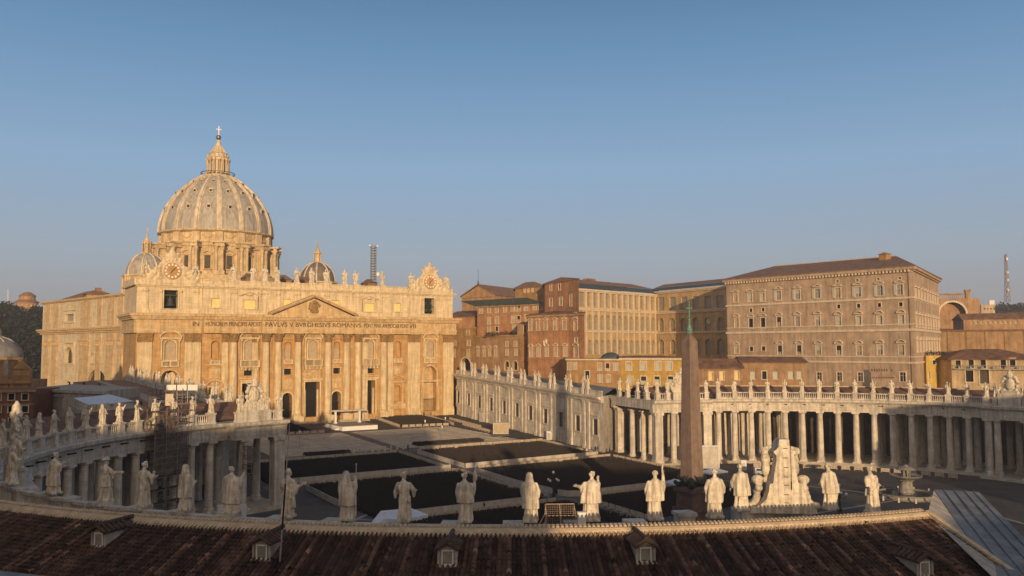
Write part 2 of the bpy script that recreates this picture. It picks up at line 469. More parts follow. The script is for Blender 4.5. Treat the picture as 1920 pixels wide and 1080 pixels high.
def sheet(mb, x0, x1, y0, y1, up=0.006, n=8):
    for i in range(n):
        a = y0+(y1-y0)*i/n; b = y0+(y1-y0)*(i+1)/n
        mb.quad((x0, a, ground_z(x0, a)+up), (x1, a, ground_z(x1, a)+up), (x1, b, ground_z(x1, b)+up), (x0, b, ground_z(x0, b)+up))
pb = MB()
sheet(pb, -0.3, 2.9, 6, 124, n=20)
sheet(pb, -48, -0.3, 80, 83.8); sheet(pb, 2.9, 48, 80, 83.8); sheet(pb, -40, -0.3, 36.2, 39); sheet(pb, 2.9, 40, 36.4, 39)
sheet(pb, -46, 48, 114, 119, up=.005)
pb.add([], [])
struct('path', pb, M['path'])
# broad stair in front of the church: shallow treads
sb_ = MB()
NS = 14
for i in range(NS):
    y0 = 120+i*(40/NS); y1 = 120+(i+1)*(40/NS)
    t = i/(NS-1)
    xl, xr = -34, 44-4*t
    z0 = ground_z(0, y0)-.4; z1 = ground_z(0, y1)+.05
    for a, b in ((xl, 0.1), (3.6, xr)):
        sb_.box(a, b, y0, y1-0.002, z0, z1)
struct('stairs', sb_, M['step'])
cp = MB(); sheet(cp, 0.1, 3.6, 119.5, 160, up=.012, n=14)
struct('ramp', cp, M['path'])
ln = MB()
for k in range(8):          # travertine lines radiating from the obelisk
    a = math.pi*k/4 + math.pi/8*0
    d = Vector((math.cos(a), math.sin(a), 0)); p = Vector((-d.y, d.x, 0))
    r0, r1 = 14, 62
    if k in (2,): continue
    q = [d*r0-p*.4, d*r1-p*.4, d*r1+p*.4, d*r0+p*.4]
    ln.quad(*[(v.x, v.y, 1.006) for v in q])
ln.lathe((0, 0, 1.008), [(60.0, 0), (60.9, 0)], n=90, cap=False)
struct('paving_lines', ln, M['line'])

# ------------------------------------------------------------------ sculpted lumps shared by capitals, crests and clocks
def remesh(mb, name, voxel, smooth=2):
    me = bpy.data.meshes.new(name)
    me.from_pydata(mb.v, [], mb.f)
    b = bmesh.new(); b.from_mesh(me); bmesh.ops.recalc_face_normals(b, faces=b.faces); b.to_mesh(me); b.free()
    o = bpy.data.objects.new(name, me); COL.objects.link(o)
    r_ = o.modifiers.new('r', 'REMESH'); r_.mode = 'VOXEL'; r_.voxel_size = voxel
    if smooth:
        s_ = o.modifiers.new('s', 'SMOOTH'); s_.iterations = smooth; s_.factor = 0.45
    dg = bpy.context.evaluated_depsgraph_get()
    ev = o.evaluated_get(dg)
    nm = bpy.data.meshes.new_from_object(ev)
    nm.name = name
    bpy.data.objects.remove(o); bpy.data.meshes.remove(me)
    nm.polygons.foreach_set('use_smooth', [True]*len(nm.polygons))
    return nm

def mesh_into(mb, me, mtx):
    mb.add([tuple(mtx @ v.co) for v in me.vertices], [tuple(p.vertices) for p in me.polygons])

def capital(mb, cx, cy, z0, r, h, sq=False, n=8):
    """acanthus capital: bell, two tiers of leaves, volutes, abacus"""
    if not sq:
        mb.lathe((cx, cy, z0), [(r*.98, 0), (r*1.05, h*.1), (r*.98, h*.12), (r*1.05, h*.5), (r*1.3, h*.86)], n=14)
        for k in range(n):
            a = 2*math.pi*(k+.5)/n
            for zz, rr, s in ((.26, 1.1, .24), (.52, 1.18, .24)):
                mb.ball((cx+r*rr*math.cos(a+zz), cy+r*rr*math.sin(a+zz), z0+h*zz), r*.22, r*.22, h*.15, 6, 4)
        for sx in (-1, 1):
            for sy in (-1, 1):
                mb.ball((cx+sx*r*1.08, cy+sy*r*1.08, z0+h*.78), r*.3, r*.3, h*.14, 7, 5)
        mb.box(cx-r*1.4, cx+r*1.4, cy-r*1.4, cy+r*1.4, z0+h*.88, z0+h)

def pil_capital(mb, W, a0, a1, z0, h, d):
    W.box(mb, a0-.05, a1+.05, z0, z0+h*.12, 0, d+.1)
    W.box(mb, a0, a1, z0+h*.12, z0+h*.85, 0, d+.05)
    n = max(3, int((a1-a0)/.75))
    for k in range(n+1):
        a = a0+(a1-a0)*k/n
        p = W.P(a, z0+h*.3, d+.05); mb.ball(p, .3, .3, h*.15, 6, 4)
        p = W.P(a, z0+h*.55, d+.1); mb.ball(p, .3, .34, h*.14, 6, 4)
    for a in (a0, a1):
        p = W.P(a, z0+h*.76, d+.15); mb.ball(p, .42, .42, h*.13, 7, 5)
    W.box(mb, a0-.3, a1+.3, z0+h*.87, z0+h, 0, d+.45)

# ------------------------------------------------------------------ the basilica
X0 = 1.0
BAS = thing('basilica', 'domed stone basilica with a wide columned front at the head of the square', 'basilica', (X0, 191, 6.2))
SEG = [(-58.2, -37.8, 191.2, .8), (-37.8, -18.7, 190.2, 1.9), (-18.7, 18.7, 189.2, 1.9), (18.7, 37.8, 190.2, 1.9), (37.8, 58.2, 191.2, .8)]
lower = [Wall((X0+a, y), (X0+b, y), 5.5, 44.0) for a, b, y, d in SEG]
def seg_of(r):
    for i, (a, b, y, d) in enumerate(SEG):
        if a <= r <= b: return i
winmb = MB()
# (centre, width, z0, z1, arch, depth, pane material)
OPEN = []
for s in (-1, 1):
    OPEN += [(s*9.0, 2.5, 28.2, 34.6, True, .9, 'niche'), (s*22.2, 3.4, 28.4, 35.2, True, .6, 'blind'), (s*33.6, 2.7, 28.9, 34.9, True, 1.1, 'niche'),
             (s*47.7, 3.5, 28.6, 35.1, True, .6, 'blind'), (s*9.0, 2.6, 23.1, 25.2, False, 1.2, 'dark'), (s*22.2, 3.4, 23.0, 25.1, False, 1.2, 'dark'),
             (s*22.2, 4.6, 8.0, 20.4, False, 3.5, 'door'), (s*9.0, 3.5, 8.0, 16.8, True, 3.0, 'door'), (s*33.6, 2.4, 12.4, 18.2, True, 1.0, 'niche')]
OPEN += [(0, 3.5, 28.6, 35.2, True, .6, 'blind'), (0, 5.4, 8.0, 20.4, False, 3.5, 'door'), (-47.7, 5.6, 8.0, 25.2, True, 6.0, 'dark'), (47.7, 5.6, 8.0, 25.2, True, 2.6, 'gate')]
for r, wd, z0, z1, ar, dp, kind in OPEN:
    i = seg_of(r); W = lower[i]; a = r-SEG[i][0]
    W.hole(a-wd/2, a+wd/2, z0, z1, dp, ar)
wl = MB()
for W in lower: W.mesh(wl)
# step faces between the planes of the front
for i in range(4):
    x = X0+SEG[i][1]; y0, y1 = sorted((SEG[i][2], SEG[i+1][2]))
    wl.quad((x, y0, 5.5), (x, y1, 5.5), (x, y1, 44), (x, y0, 44))
for x in (X0-58.2, X0+58.2):
    wl.quad((x, 191.2, 5.5), (x, 216, 5.5), (x, 216, 44), (x, 191.2, 44))
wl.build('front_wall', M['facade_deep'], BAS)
for r, wd, z0, z1, ar, dp, kind in OPEN:
    i = seg_of(r); W = lower[i]; a = r-SEG[i][0]
    f = MB()
    nm = 'window'
    if kind in ('blind',):
        W.ring(f, a-wd/2, a+wd/2, z0, z1, .45, .25, ar)
        for s in (-1, 1):                                    # little side columns and a curved hood
            f.tube(W.P(a+s*(wd/2+1.0), z0, .45), W.P(a+s*(wd/2+1.0), z1-.3, .45), .27, .24, 8)
            W.box(f, a+s*(wd/2+1.0)-.4, a+s*(wd/2+1.0)+.4, z1-.3, z1+.3, 0, .8)
        W.box(f, a-wd/2-1.6, a+wd/2+1.6, z1+.35, z1+.9, 0, 1.0)
        for k in range(8):
            t0, t1 = R(25+130*k/8), R(25+130*(k+1)/8)
            rr = (wd/2+1.5)/math.cos(R(25))
            zc = z1+.9-rr*math.sin(R(25))
            f.prism([(a-rr*math.cos(t0), zc+rr*math.sin(t0)), (a-rr*math.cos(t1), zc+rr*math.sin(t1)),
                     (a-(rr+.45)*math.cos(t1), zc+(rr+.45)*math.sin(t1)), (a-(rr+.45)*math.cos(t0), zc+(rr+.45)*math.sin(t0))],
                    W.P(0, 0, 0), W.e, (0, 0, 1), W.n, .9)
        o = f.build('window', M['column'], BAS)
        p = MB(); W.panel(p, a-wd/2, a+wd/2, z0, z1, -dp+.02, ar); p.build('drawn_curtain', M['blind'], o)
    elif kind == 'niche':
        W.ring(f, a-wd/2, a+wd/2, z0, z1, .35, .2, ar)
        W.box(f, a-wd/2-.8, a+wd/2+.8, z1+.9, z1+1.35, 0, .5)
        W.panel(f, a-wd/2, a+wd/2, z0, z1, -dp+.02, ar)
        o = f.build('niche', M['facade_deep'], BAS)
        if abs(r) < 12:
            p = MB(); W.box(p, a-wd/2+.1, a+wd/2-.1, z0, z0+4.0, -dp+.05, -dp+.2); p.build('drawn_curtain', M['blind'], o)
    elif kind == 'dark':
        if wd < 5:
            W.ring(f, a-wd/2, a+wd/2, z0, z1, .35, .2, ar)
        else:
            W.ring(f, a-wd/2, a+wd/2, z0, z1, .7, .35, ar, False)
        o = f.build('window' if wd < 5 else 'archway', M['facade'], BAS)
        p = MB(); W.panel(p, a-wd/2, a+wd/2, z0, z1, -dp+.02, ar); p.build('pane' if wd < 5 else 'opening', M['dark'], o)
    elif kind == 'gate':
        W.ring(f, a-wd/2, a+wd/2, z0, z1, .7, .35, ar, False)
        for s in (-1, 1): f.tube(W.P(a+s*(wd/2+.8), z0, .5), W.P(a+s*(wd/2+.8), z0+9.5, .5), .4, .36, 10)
        W.box(f, a-wd/2-1.6, a+wd/2+1.6, z0+11.2, z0+12, -.2, .7)
        o = f.build('archway', M['facade'], BAS)
        p = MB(); W.panel(p, a-wd/2, a+wd/2, z0, z1, -dp+.02, ar); p.build('inner_wall', M['facade'], o)
        g = MB()
        for k in range(12):
            q = a-wd/2+.2+(wd-.4)*k/11
            g.tube(W.P(q, z0, -.9), W.P(q, z0+4.6, -.9), .05, n=4)
        W.box(g, a-wd/2, a+wd/2, z0+4.5, z0+4.65, -.95, -.85); g.build('gate', M['black'], o)
    elif kind == 'door':
        W.ring(f, a-wd/2, a+wd/2, z0, z1, .5, .3, ar, False)
        if not ar:
            for s in (-1, 1):
                f.tube(W.P(a+s*(wd/2-.35), z0, -1.0), W.P(a+s*(wd/2-.35), z1-2.8, -1.0), .45, .4, 10)
            W.box(f, a-wd/2-.9, a+wd/2+.9, z1+.55, z1+1.1, 0, .9)
        o = f.build('doorway', M['column'], BAS)
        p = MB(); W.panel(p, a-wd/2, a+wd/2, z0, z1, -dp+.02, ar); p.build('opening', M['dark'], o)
        g = MB()
        n = int(wd/.45)
        zz = z0+ (6.2 if not ar else 5.0)
        for k in range(n+1):
            q = a-wd/2+wd*k/n
            g.tube(W.P(q, z0, -1.6), W.P(q, zz, -1.6), .05, n=4)
        W.box(g, a-wd/2, a+wd/2, zz-.2, zz, -1.66, -1.54)
        g.build('gate', M['black'], o)
# sculpted relief over the middle door, reliefs over the small arches and aedicules
rl = MB()
W = lower[2]
W.box(rl, 18.7-3, 18.7+3, 22.2, 26.0, 0, .15)
for k in range(26):
    rl.ball(W.P(18.7-2.6+5.2*random.random(), 22.6+3*random.random(), .2), .32, .25, .5, 6, 4)
rl.build('carved_relief', M['facade'], BAS)
for r in (-9, 9):
    rl = MB(); W.box(rl, 18.7+r-1.7, 18.7+r+1.7, 18.0, 21.4, 0, .12)
    for k in range(8): rl.ball(W.P(18.7+r-1.2+2.4*k/7, 19.6+.5*math.sin(k), .15), .3, .2, .35, 6, 4)
    rl.build('carved_relief', M['facade'], BAS)
for i, r in ((1, -33.6), (3, 33.6)):
    rl = MB(); Wm = lower[i]; a = r-SEG[i][0]
    for s in (-1, 1): rl.tube(Wm.P(a+s*2.0, 11.5, .5), Wm.P(a+s*2.0, 19.3, .5), .32, .28, 8)
    Wm.box(rl, a-2.7, a+2.7, 19.3, 20.0, 0, 1.0)
    for k in range(8):
        t0, t1 = R(25+130*k/8), R(25+130*(k+1)/8); rr = 2.6/math.cos(R(25)); zc = 20.0-rr*math.sin(R(25))
        rl.prism([(a-rr*math.cos(t0), zc+rr*math.sin(t0)), (a-rr*math.cos(t1), zc+rr*math.sin(t1)),
                 (a-(rr+.45)*math.cos(t1), zc+(rr+.45)*math.sin(t1)), (a-(rr+.45)*math.cos(t0), zc+(rr+.45)*math.sin(t0))],
                Wm.P(0, 0, 0), Wm.e, (0, 0, 1), Wm.n, .9)
    Wm.box(rl, a-3.0, a+3.0, 9.5, 11.5, 0, .8)
    Wm.box(rl, a-1.7, a+1.7, 22.4, 25.6, 0, .15); Wm.box(rl, a-1.1, a+1.1, 23.0, 25.0, .15, .28)
    Wm.box(rl, a-2.6, a+2.6, 26.6, 27.1, 0, .4)
    rl.build('aedicule', M['facade'], BAS)
rl = MB()
for i, s in ((1, -1), (3, 1)):
    Wm = lower[i]; 
    Wm.box(rl, s*22.2-SEG[i][0]-3.6, s*22.2-SEG[i][0]+3.6, 21.9, 22.3, 0, .3)
W.box(rl, 18.7-3.7, 18.7+3.7, 21.5, 22.0, 0, .35)
rl.build('string_course', M['facade'], BAS)
# balconies
for r in (-47.7, -22.2, 0, 22.2, 47.7, -33.6, -9, 9, 33.6):
    i = seg_of(r); W = lower[i]; a = r-SEG[i][0]
    big = abs(r) < 1 or abs(abs(r)-22.2) < 1
    hw, dp, h = (3.4, 1.5, 2.2) if big else ((2.8, .9, 1.7) if abs(r) > 40 else (1.7, .5, 1.2))
    zb = 28.4-h
    f = MB()
    W.box(f, a-hw, a+hw, zb-.35, zb, 0, dp+.15)
    W.box(f, a-hw, a+hw, zb+h-.3, zb+h-.05, .1, dp)
    for s in (-1, 0, 1): W.box(f, a+s*(hw-.25)-.25, a+s*(hw-.25)+.25, zb, zb+h-.3, .1, dp-.02)
    n = int(hw*2/.42)
    for k in range(n): f.tube(W.P(a-hw+.5+(2*hw-1)*k/(n-1), zb, dp-.25), W.P(a-hw+.5+(2*hw-1)*k/(n-1), zb+h-.3, dp-.25), .11, n=5)
    if big:
        for k in range(5): W.box(f, a-hw+.4+(2*hw-1.4)*k/4, a-hw+1.0+(2*hw-1.4)*k/4, zb-1.4, zb-.35, 0, dp-.4)
    f.build('balcony', M['column'], BAS)
# giant order
for r in (-27.6, -16.9, -12.6, -5.5, 5.5, 12.6, 16.9, 27.6):
    i = seg_of(r); y = SEG[i][2]-.55; x = X0+r
    f = MB()
    f.box(x-1.9, x+1.9, y-1.9, SEG[i][2], 6.0, 8.6)
    f.lathe((x, y, 8.6), [(1.75, 0), (1.75, .35), (1.45, .45), (1.6, .75), (1.32, .95), (1.34, 8), (1.28, 17), (1.13, 25.8)], n=20)
    o = f.build('column', M['column'], BAS, smooth=True)
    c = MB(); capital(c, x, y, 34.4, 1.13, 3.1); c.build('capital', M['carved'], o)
for r, wd in ((-55.6, 4.4), (-40.6, 5.2), (40.6, 5.2), (55.6, 4.4), (-20.3, 1.9), (20.3, 1.9), (-30.4, 2.0), (30.4, 2.0), (-9-3.2, .01)):
    if wd < 1: continue
    i = seg_of(r); W = lower[i]; a = r-SEG[i][0]
    f = MB()
    W.box(f, a-wd/2-.3, a+wd/2+.3, 6, 8.6, 0, .8); W.box(f, a-wd/2-.2, a+wd/2+.2, 8.6, 9.4, 0, .7)
    W.box(f, a-wd/2, a+wd/2, 9.4, 34.4, 0, .5)
    if wd > 5: W.box(f, a-wd/2+.7, a-.35, 9.4, 34.4, .5, .62); W.box(f, a+.35, a+wd/2-.7, 9.4, 34.4, .5, .62)
    o = f.build('pilaster', M['column'], BAS)
    c = MB()
    if wd > 5: pil_capital(c, W, a-wd/2, a-.2, 34.4, 3.1, .5); pil_capital(c, W, a+.2, a+wd/2, 34.4, 3.1, .5)
    else: pil_capital(c, W, a-wd/2, a+wd/2, 34.4, 3.1, .5)
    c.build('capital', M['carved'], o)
# entablature
f = MB()
for i, (a, b, y, d) in enumerate(SEG):
    W = lower[i]; L = b-a
    e0 = .02*(i % 2)
    ends = ((-1 if i == 0 else 0), (1 if i == 4 else 0))
    for z0, z1, dd in ((37.5, 38.3, d), (38.3, 39.2, d+.12), (39.2, 41.9, d-.05), (41.9, 42.5, d+.7), (42.5, 43.0, d+1.1), (43.0, 43.8, d+1.6)):
        ex = dd if i in (0, 4) else 0
        W.box(f, (-ex if i == 0 else 0), L+(ex if i == 4 else 0), z0, z1, .0, dd)
    n = int(L/1.1)
    for k in range(n): W.box(f, (k+.25)*L/n, (k+.7)*L/n, 42.08, 42.48, d+.7, d+1.05)
for x, s in ((X0-58.2, -1), (X0+58.2, 1)):
    for z0, z1, dd in ((37.5, 39.2, .8), (39.2, 41.9, .75), (41.9, 42.5, 1.5), (42.5, 43.0, 1.9), (43.0, 43.8, 2.4)):
        f.box(min(x, x+s*dd), max(x, x+s*dd), 191.21, 216, z0, z1)
f.build('entablature', M['facade'], BAS)
# inscription
def letters(txt, xa, xb, y, zc, h, parent, name='inscription', mat_=None, wall=None):
    cu = bpy.data.curves.new('t', 'FONT'); cu.body = txt; cu.size = 1.0; cu.extrude = 0.03
    ob = bpy.data.objects.new('t', cu); COL.objects.link(ob)
    dg = bpy.context.evaluated_depsgraph_get()
    me = bpy.data.meshes.new_from_object(ob.evaluated_get(dg))
    bpy.data.objects.remove(ob); bpy.data.curves.remove(cu)
    xs = [v.co.x for v in me.vertices]; ys = [v.co.y for v in me.vertices]
    ax, bx, ay, by = min(xs), max(xs), min(ys), max(ys)
    mb = MB()
    if wall is None:
        fn = lambda c: (xa+(c.x-ax)/(bx-ax)*(xb-xa), y-c.z*2, zc+((c.y-ay)/(by-ay)-.5)*h)
    else:
        fn = lambda c: tuple(wall.P(xa+(c.x-ax)/(bx-ax)*(xb-xa), zc+((c.y-ay)/(by-ay)-.5)*h, y+c.z*2))
    mb.add([fn(v.co) for v in me.vertices], [tuple(p.vertices) for p in me.polygons])
    bpy.data.meshes.remove(me)
    return mb.build(name, mat_ or M['letter'], parent, fix=False)
letters('IN', -39.9, -37.9, 190.38, 40.55, 1.5, BAS)
letters('HONOREM PRINCIPIS APOST', -36.2, -17.9, 188.28, 40.55, 1.5, BAS)
letters('PAVLVS V BVRGHESIVS ROMANVS', -16.6, 18.6, 187.28, 40.55, 1.5, BAS)
letters('PONT MAX AN MDCXII PONT', 20.2, 38.2, 188.28, 40.55, 1.5, BAS)
letters('VII', 39.3, 42.2, 190.38, 40.55, 1.5, BAS)
# pediment
f = MB()
hw = 15.8; zt = 50.4
W = lower[2]
f.prism([(X0-hw+1, 43.8), (X0+hw-1, 43.8), (X0, zt-.4)], (0, 187.9, 0), (1, 0, 0), (0, 0, 1), (0, 1, 0), 3.0)
sl_ = (zt-43.8)/hw
for s in (-1, 1):
    for th, d0 in ((.5, 187.1), (1.05, 186.5)):
        zo = 0 if th < .8 else .45
        f.prism([(X0+s*(hw+.2), 43.85+zo), (X0+s*(hw+.2), 43.85+zo+.55), (X0, zt+zo+.55), (X0, zt+zo)], (0, d0, 0), (1, 0, 0), (0, 0, 1), (0, 1, 0), 4.2+(187.1-d0)-.03)
f.build('pediment', M['facade'], BAS)
f = MB()
f.ball((X0, 187.8, 46.6), 1.3, .5, 1.7); f.ball((X0, 187.7, 48.6), .9, .5, .7)
for k in range(22):
    t = random.random()*2*math.pi; f.ball((X0+math.cos(t)*(1.3+random.random()*.9), 187.8, 46.9+math.sin(t)*1.9), .4, .35, .45, 6, 4)
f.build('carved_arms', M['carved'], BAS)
# attic storey
AT = [(-58.2, -37.8, 191.9), (-37.8, 37.8, 190.9), (37.8, 58.2, 191.9)]
atw = [Wall((X0+a, y), (X0+b, y), 43.7, 53.6) for a, b, y in AT]
AW = []
for s in (-1, 1):
    AW += [(s*9.0, 2.7, 46.6, 49.6, .5), (s*22.2, 4.0, 45.9, 49.0, .5), (s*33.6, 2.8, 46.2, 49.2, .5), (s*47.7, 4.4, 45.5, 51.6, 2.6)]
def aseg(r): return 0 if r < -37.8 else (2 if r > 37.8 else 1)
for r, wd, z0, z1, dp in AW:
    i = aseg(r); atw[i].hole(r-AT[i][0]-wd/2, r-AT[i][0]+wd/2, z0, z1, dp)
f = MB()
for W in atw: W.mesh(f)
for i in (0, 1):
    x = X0+AT[i][1]; f.quad((x, 190.9, 43.7), (x, 191.9, 43.7), (x, 191.9, 53.6), (x, 190.9, 53.6))
for x in (X0-58.2, X0+58.2): f.quad((x, 191.9, 43.7), (x, 216, 43.7), (x, 216, 53.6), (x, 191.9, 53.6))
f.build('attic_wall', M['attic'], BAS)
for r, wd, z0, z1, dp in AW:
    i = aseg(r); W = atw[i]; a = r-AT[i][0]
    f = MB(); W.ring(f, a-wd/2, a+wd/2, z0, z1, .4, .25)
    if abs(abs(r)-22.2) < 1:
        for s in (-1, 1):
            f.prism([(a+s*3.6, 50.2), (a+s*3.6, 50.65), (a, 52.05), (a, 51.6)], W.P(0, 0, 0), W.e, (0, 0, 1), W.n, .8)
            W.box(f, a+s*2.7-.35, a+s*2.7+.35, 45.6, 50.2, 0, .3)
        f.ball(W.P(a, 50.9, .3), 1.2, .4, .6)
    o = f.build('attic_window', M['attic'], BAS)
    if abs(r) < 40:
        p = MB(); W.panel(p, a-wd/2, a+wd/2, z0, z1, -dp+.02); p.build('shutter', M['blind_yellow'], o)  # panes rather than shutters, sun reflection painted on as pale yellow
    else:
        p = MB(); W.panel(p, a-wd/2, a+wd/2, z0, z1, -dp+.02); p.build('opening', M['dark'], o)
        for s in (-1, 1):
            q = MB(); W.box(q, a+s*(wd/2+.9)-.3, a+s*(wd/2+.9)+.3, z0-.3, z1+.2, 0, .35); q.ball(W.P(a+s*(wd/2+.9), z1-.3, .4), .5, .4, .6); q.build('bracket', M['attic'], o)
        q = MB()
        if r < 0:
            c = W.P(a, 0, -1.2)
            q.lathe((c.x, c.y, 46.4), [(1.55, 0), (1.5, .2), (1.15, .9), (.95, 1.9), (.8, 2.6), (.35, 2.9), (.3, 3.4)], n=16)
            W.box(q, a-wd/2, a+wd/2, 49.7, 50.2, -1.5, -.9)
            q.build('bell', M['bronze'], o, smooth=True)
        else:
            for dx in (-1.0, 1.0):
                c = W.P(a+dx, 0, -1.0)
                q.lathe((c.x, c.y, 46.3), [(.75, 0), (.7, .1), (.5, .6), (.4, 1.2), (.1, 1.4)], n=12)
                q.lathe((c.x, c.y, 49.0), [(.6, 0), (.55, .1), (.4, .5), (.3, 1.0), (.1, 1.1)], n=12)
            W.box(q, a-.15, a+.15, z0, z1, -1.2, -.9); W.box(q, a-wd/2, a+wd/2, 48.2, 48.5, -1.25, -.95)
            q.build('bell_frame', M['bronze'], o)
f = MB()
for r, wd in [(s*q, 2.2) for s in (-1, 1) for q in (5.5, 12.6, 16.9, 27.6, 40.0, 55.8)] + [(s*18.9, 1.0) for s in (-1, 1)]:
    i = aseg(r); W = atw[i]; a = r-AT[i][0]
    zb = 44.0
    W.box(f, a-wd/2, a+wd/2, zb, 52.4, 0, .3)
    W.box(f, a-wd/2-.2, a+wd/2+.2, zb, zb+1.2, .3, .5)
    for k in (-.5, 0, .5): f.ball(W.P(a+k*wd*.7, 51.4, .35), .45, .35, .55, 6, 5)
for i, (a, b, y) in enumerate(AT):
    W = atw[i]; L = b-a
    for z0, z1, d in ((52.6, 53.0, .5), (53.0, 53.7, 1.0)):
        W.box(f, (-d if i == 0 else 0), L+(d if i == 2 else 0), z0, z1, 0, d)
    W.box(f, 0, L, 53.7, 54.1, -1.4, .15); W.box(f, 0, L, 55.2, 55.5, -1.3, .1); W.box(f, 0, L, 54.1, 55.2, -1.1, -.15)
    n = int(L/1.2)
    for k in range(n):
        if k % 3: W.box(f, (k+.2)*L/n, (k+.8)*L/n, 54.15, 55.15, -.15, -.02)
for x, s in ((X0-58.2, -1), (X0+58.2, 1)):
    f.box(min(x, x+s), max(x, x+s), 191.91, 216, 53.0, 53.7); f.box(x-.6, x+.6, 193.4, 216, 53.7, 55.4)
PED = [-55.5, -40.2, -27.6, -21, -16.9, -12.6, -5.5, 0, 5.5, 12.6, 16.9, 27.6, 40.2, 55.5]
for r in PED:
    i = aseg(r); W = atw[i]; a = r-AT[i][0]; W.box(f, a-1.1, a+1.1, 53.72, 55.72, -1.6, .35)
f.build('attic_trim', M['attic'], BAS)
# clocks
for r in (-47.7, 47.7):
    cx, cy, cz = X0+r, 191.3, 57.9
    o_ = MB()
    lump = MB()
    for k in range(20):
        t = 2*math.pi*k/20; lump.ball((3.25*math.cos(t), .2, 3.25*math.sin(t)), .7, .6, .7, 8, 6)
    lump.ball((0, .3, 0), 3.1, .7, 3.1, 16, 10)
    lump.ball((0, .2, 4.3), 1.35, .8, 1.1); lump.ball((0, .2, 5.4), .8, .6, .7); lump.ball((0, .2, 6.1), .35, .35, .4)
    for s in (-1, 1):
        for q, rr in (((1.3, 3.9), .6), ((2.1, 3.3), .6), ((1.6, 4.8), .45), ((3.9, .6), .8), ((4.4, -.4), .8), ((4.9, -1.3), .8), ((3.7, -2.2), .9), ((5.6, -2.2), .8), ((6.4, -2.6), .7), ((7.1, -1.6), .55), ((7.3, -.6), .5), ((7.2, .3), .4),
                      ((5.3, -.3), .5), ((5.7, .3), .42), ((6.1, -1.2), .5), ((4.4, -3.0), .8)):
            lump.ball((s*q[0], .2+.2*random.random(), q[1]), rr, rr*.9, rr, 8, 6)
        lump.tube((s*3, .3, -3.4), (s*7.6, .3, -3.5), .6)
        lump.tube((s*6.2, .2, -2.3), (s*4.6, .1, .2), .42); lump.tube((s*2.0, .2, 2.8), (s*3.0, .2, 4.2), .3)
    me = remesh(lump, 'clock_surround', .16, 1)
    mesh_into(o_, me, Matrix.Translation((cx, cy, cz)) @ Matrix.Diagonal((1.2, 1.0, 1.2, 1))); bpy.data.meshes.remove(me)
    o_.box(cx-8.0, cx+8.0, 190.9, 192.4, 53.75, 54.9)
    co = o_.build('clock_gable', M['attic'], BAS, smooth=True)
    d = MB()
    n = 28
    d.prism([(2.75*math.cos(2*math.pi*k/n), 2.75*math.sin(2*math.pi*k/n)) for k in range(n)], (cx, cy-.62, cz), (1, 0, 0), (0, 0, 1), (0, 1, 0), .2)
    do = d.build('clock_face', M['facade_deep'], co)
    d = MB()
    for k in range(12):
        t = math.pi*2*k/12; e = Vector((math.sin(t), 0, math.cos(t))); p = Vector((math.cos(t), 0, -math.sin(t)))
        c = Vector((cx, cy-.66, cz))+e*2.1
        d.obox(c-p*.28-e*.32, p*.56, (0, -.04, 0), e*.64)
    d.build('numerals', M['white'], co)
    d = MB()
    for t, L in ((.75, 1.5), (3.75, 1.0)):
        e = Vector((math.sin(t), 0, math.cos(t))); p = Vector((math.cos(t), 0, -math.sin(t)))
        d.obox(Vector((cx, cy-.7, cz))-p*.1, p*.2, (0, -.05, 0), e*L)
    d.build('clock_hand', M['black'], co)
# body of the church behind the front
f = MB()
f.box(X0-57.9, X0+57.9, 195.2, 216, 5.5, 53.55)
f.box(X0-57.9, X0-54.6, 192.3, 195.2, 5.5, 53.5); f.box(X0+54.6, X0+57.9, 192.3, 195.2, 5.5, 53.5)
f.box(X0-30, X0+30, 216, 300, 5.5, 53.0)
f.box(X0-46, X0+46, 286, 372, 5.5, 54.0)
f.build('church_body', M['attic'], BAS)
f = MB()
f.prism([(-14, 53.0), (14, 53.0), (0, 57.5)], (X0, 217, 0), (1, 0, 0), (0, 0, 1), (0, 1, 0), 80)
f.build('nave_roof', M['rooftile_far'], BAS)
# flank on the left
A_, B_ = GD(80, 600, 405), GD(235, 600, 338)
W = Wall((A_.x, A_.y), (B_.x, B_.y), 5.0, 54.0)
def pxbox(W, u0, v0, u1, v1):
    a0, z1 = W.uv(u0, v0); a1, z0 = W.uv(u1, v1); return a0, a1, min(z0, z1), max(z0, z1)
ops = [(123, 590, 139, 602, False, 'pane_pale'), (124.5, 651, 136, 681, True, 'shade'), (172.5, 662, 178, 680, True, 'shade'), (159.5, 691, 208, 722, True, 'shade')]
bx = [pxbox(W, *o_[:4]) for o_ in ops]
for b, o_ in zip(bx, ops): W.hole(b[0], b[1], b[2], b[3], 1.0, o_[4])
f = MB(); W.mesh(f)
tL, tz = W.uv(82, 622)
dA = -W.n*45
f.quad(W.P(0, 5), W.P(0, 54), W.P(0, 54)+dA, W.P(0, 5)+dA); f.quad(W.P(W.L, 5), W.P(W.L, 54), W.P(W.L, 54)+dA, W.P(W.L, 5)+dA)
f.quad(W.P(0, 54), W.P(W.L, 54), W.P(W.L, 54)+dA, W.P(0, 54)+dA)
f.build('flank_wall', M['attic'], BAS)
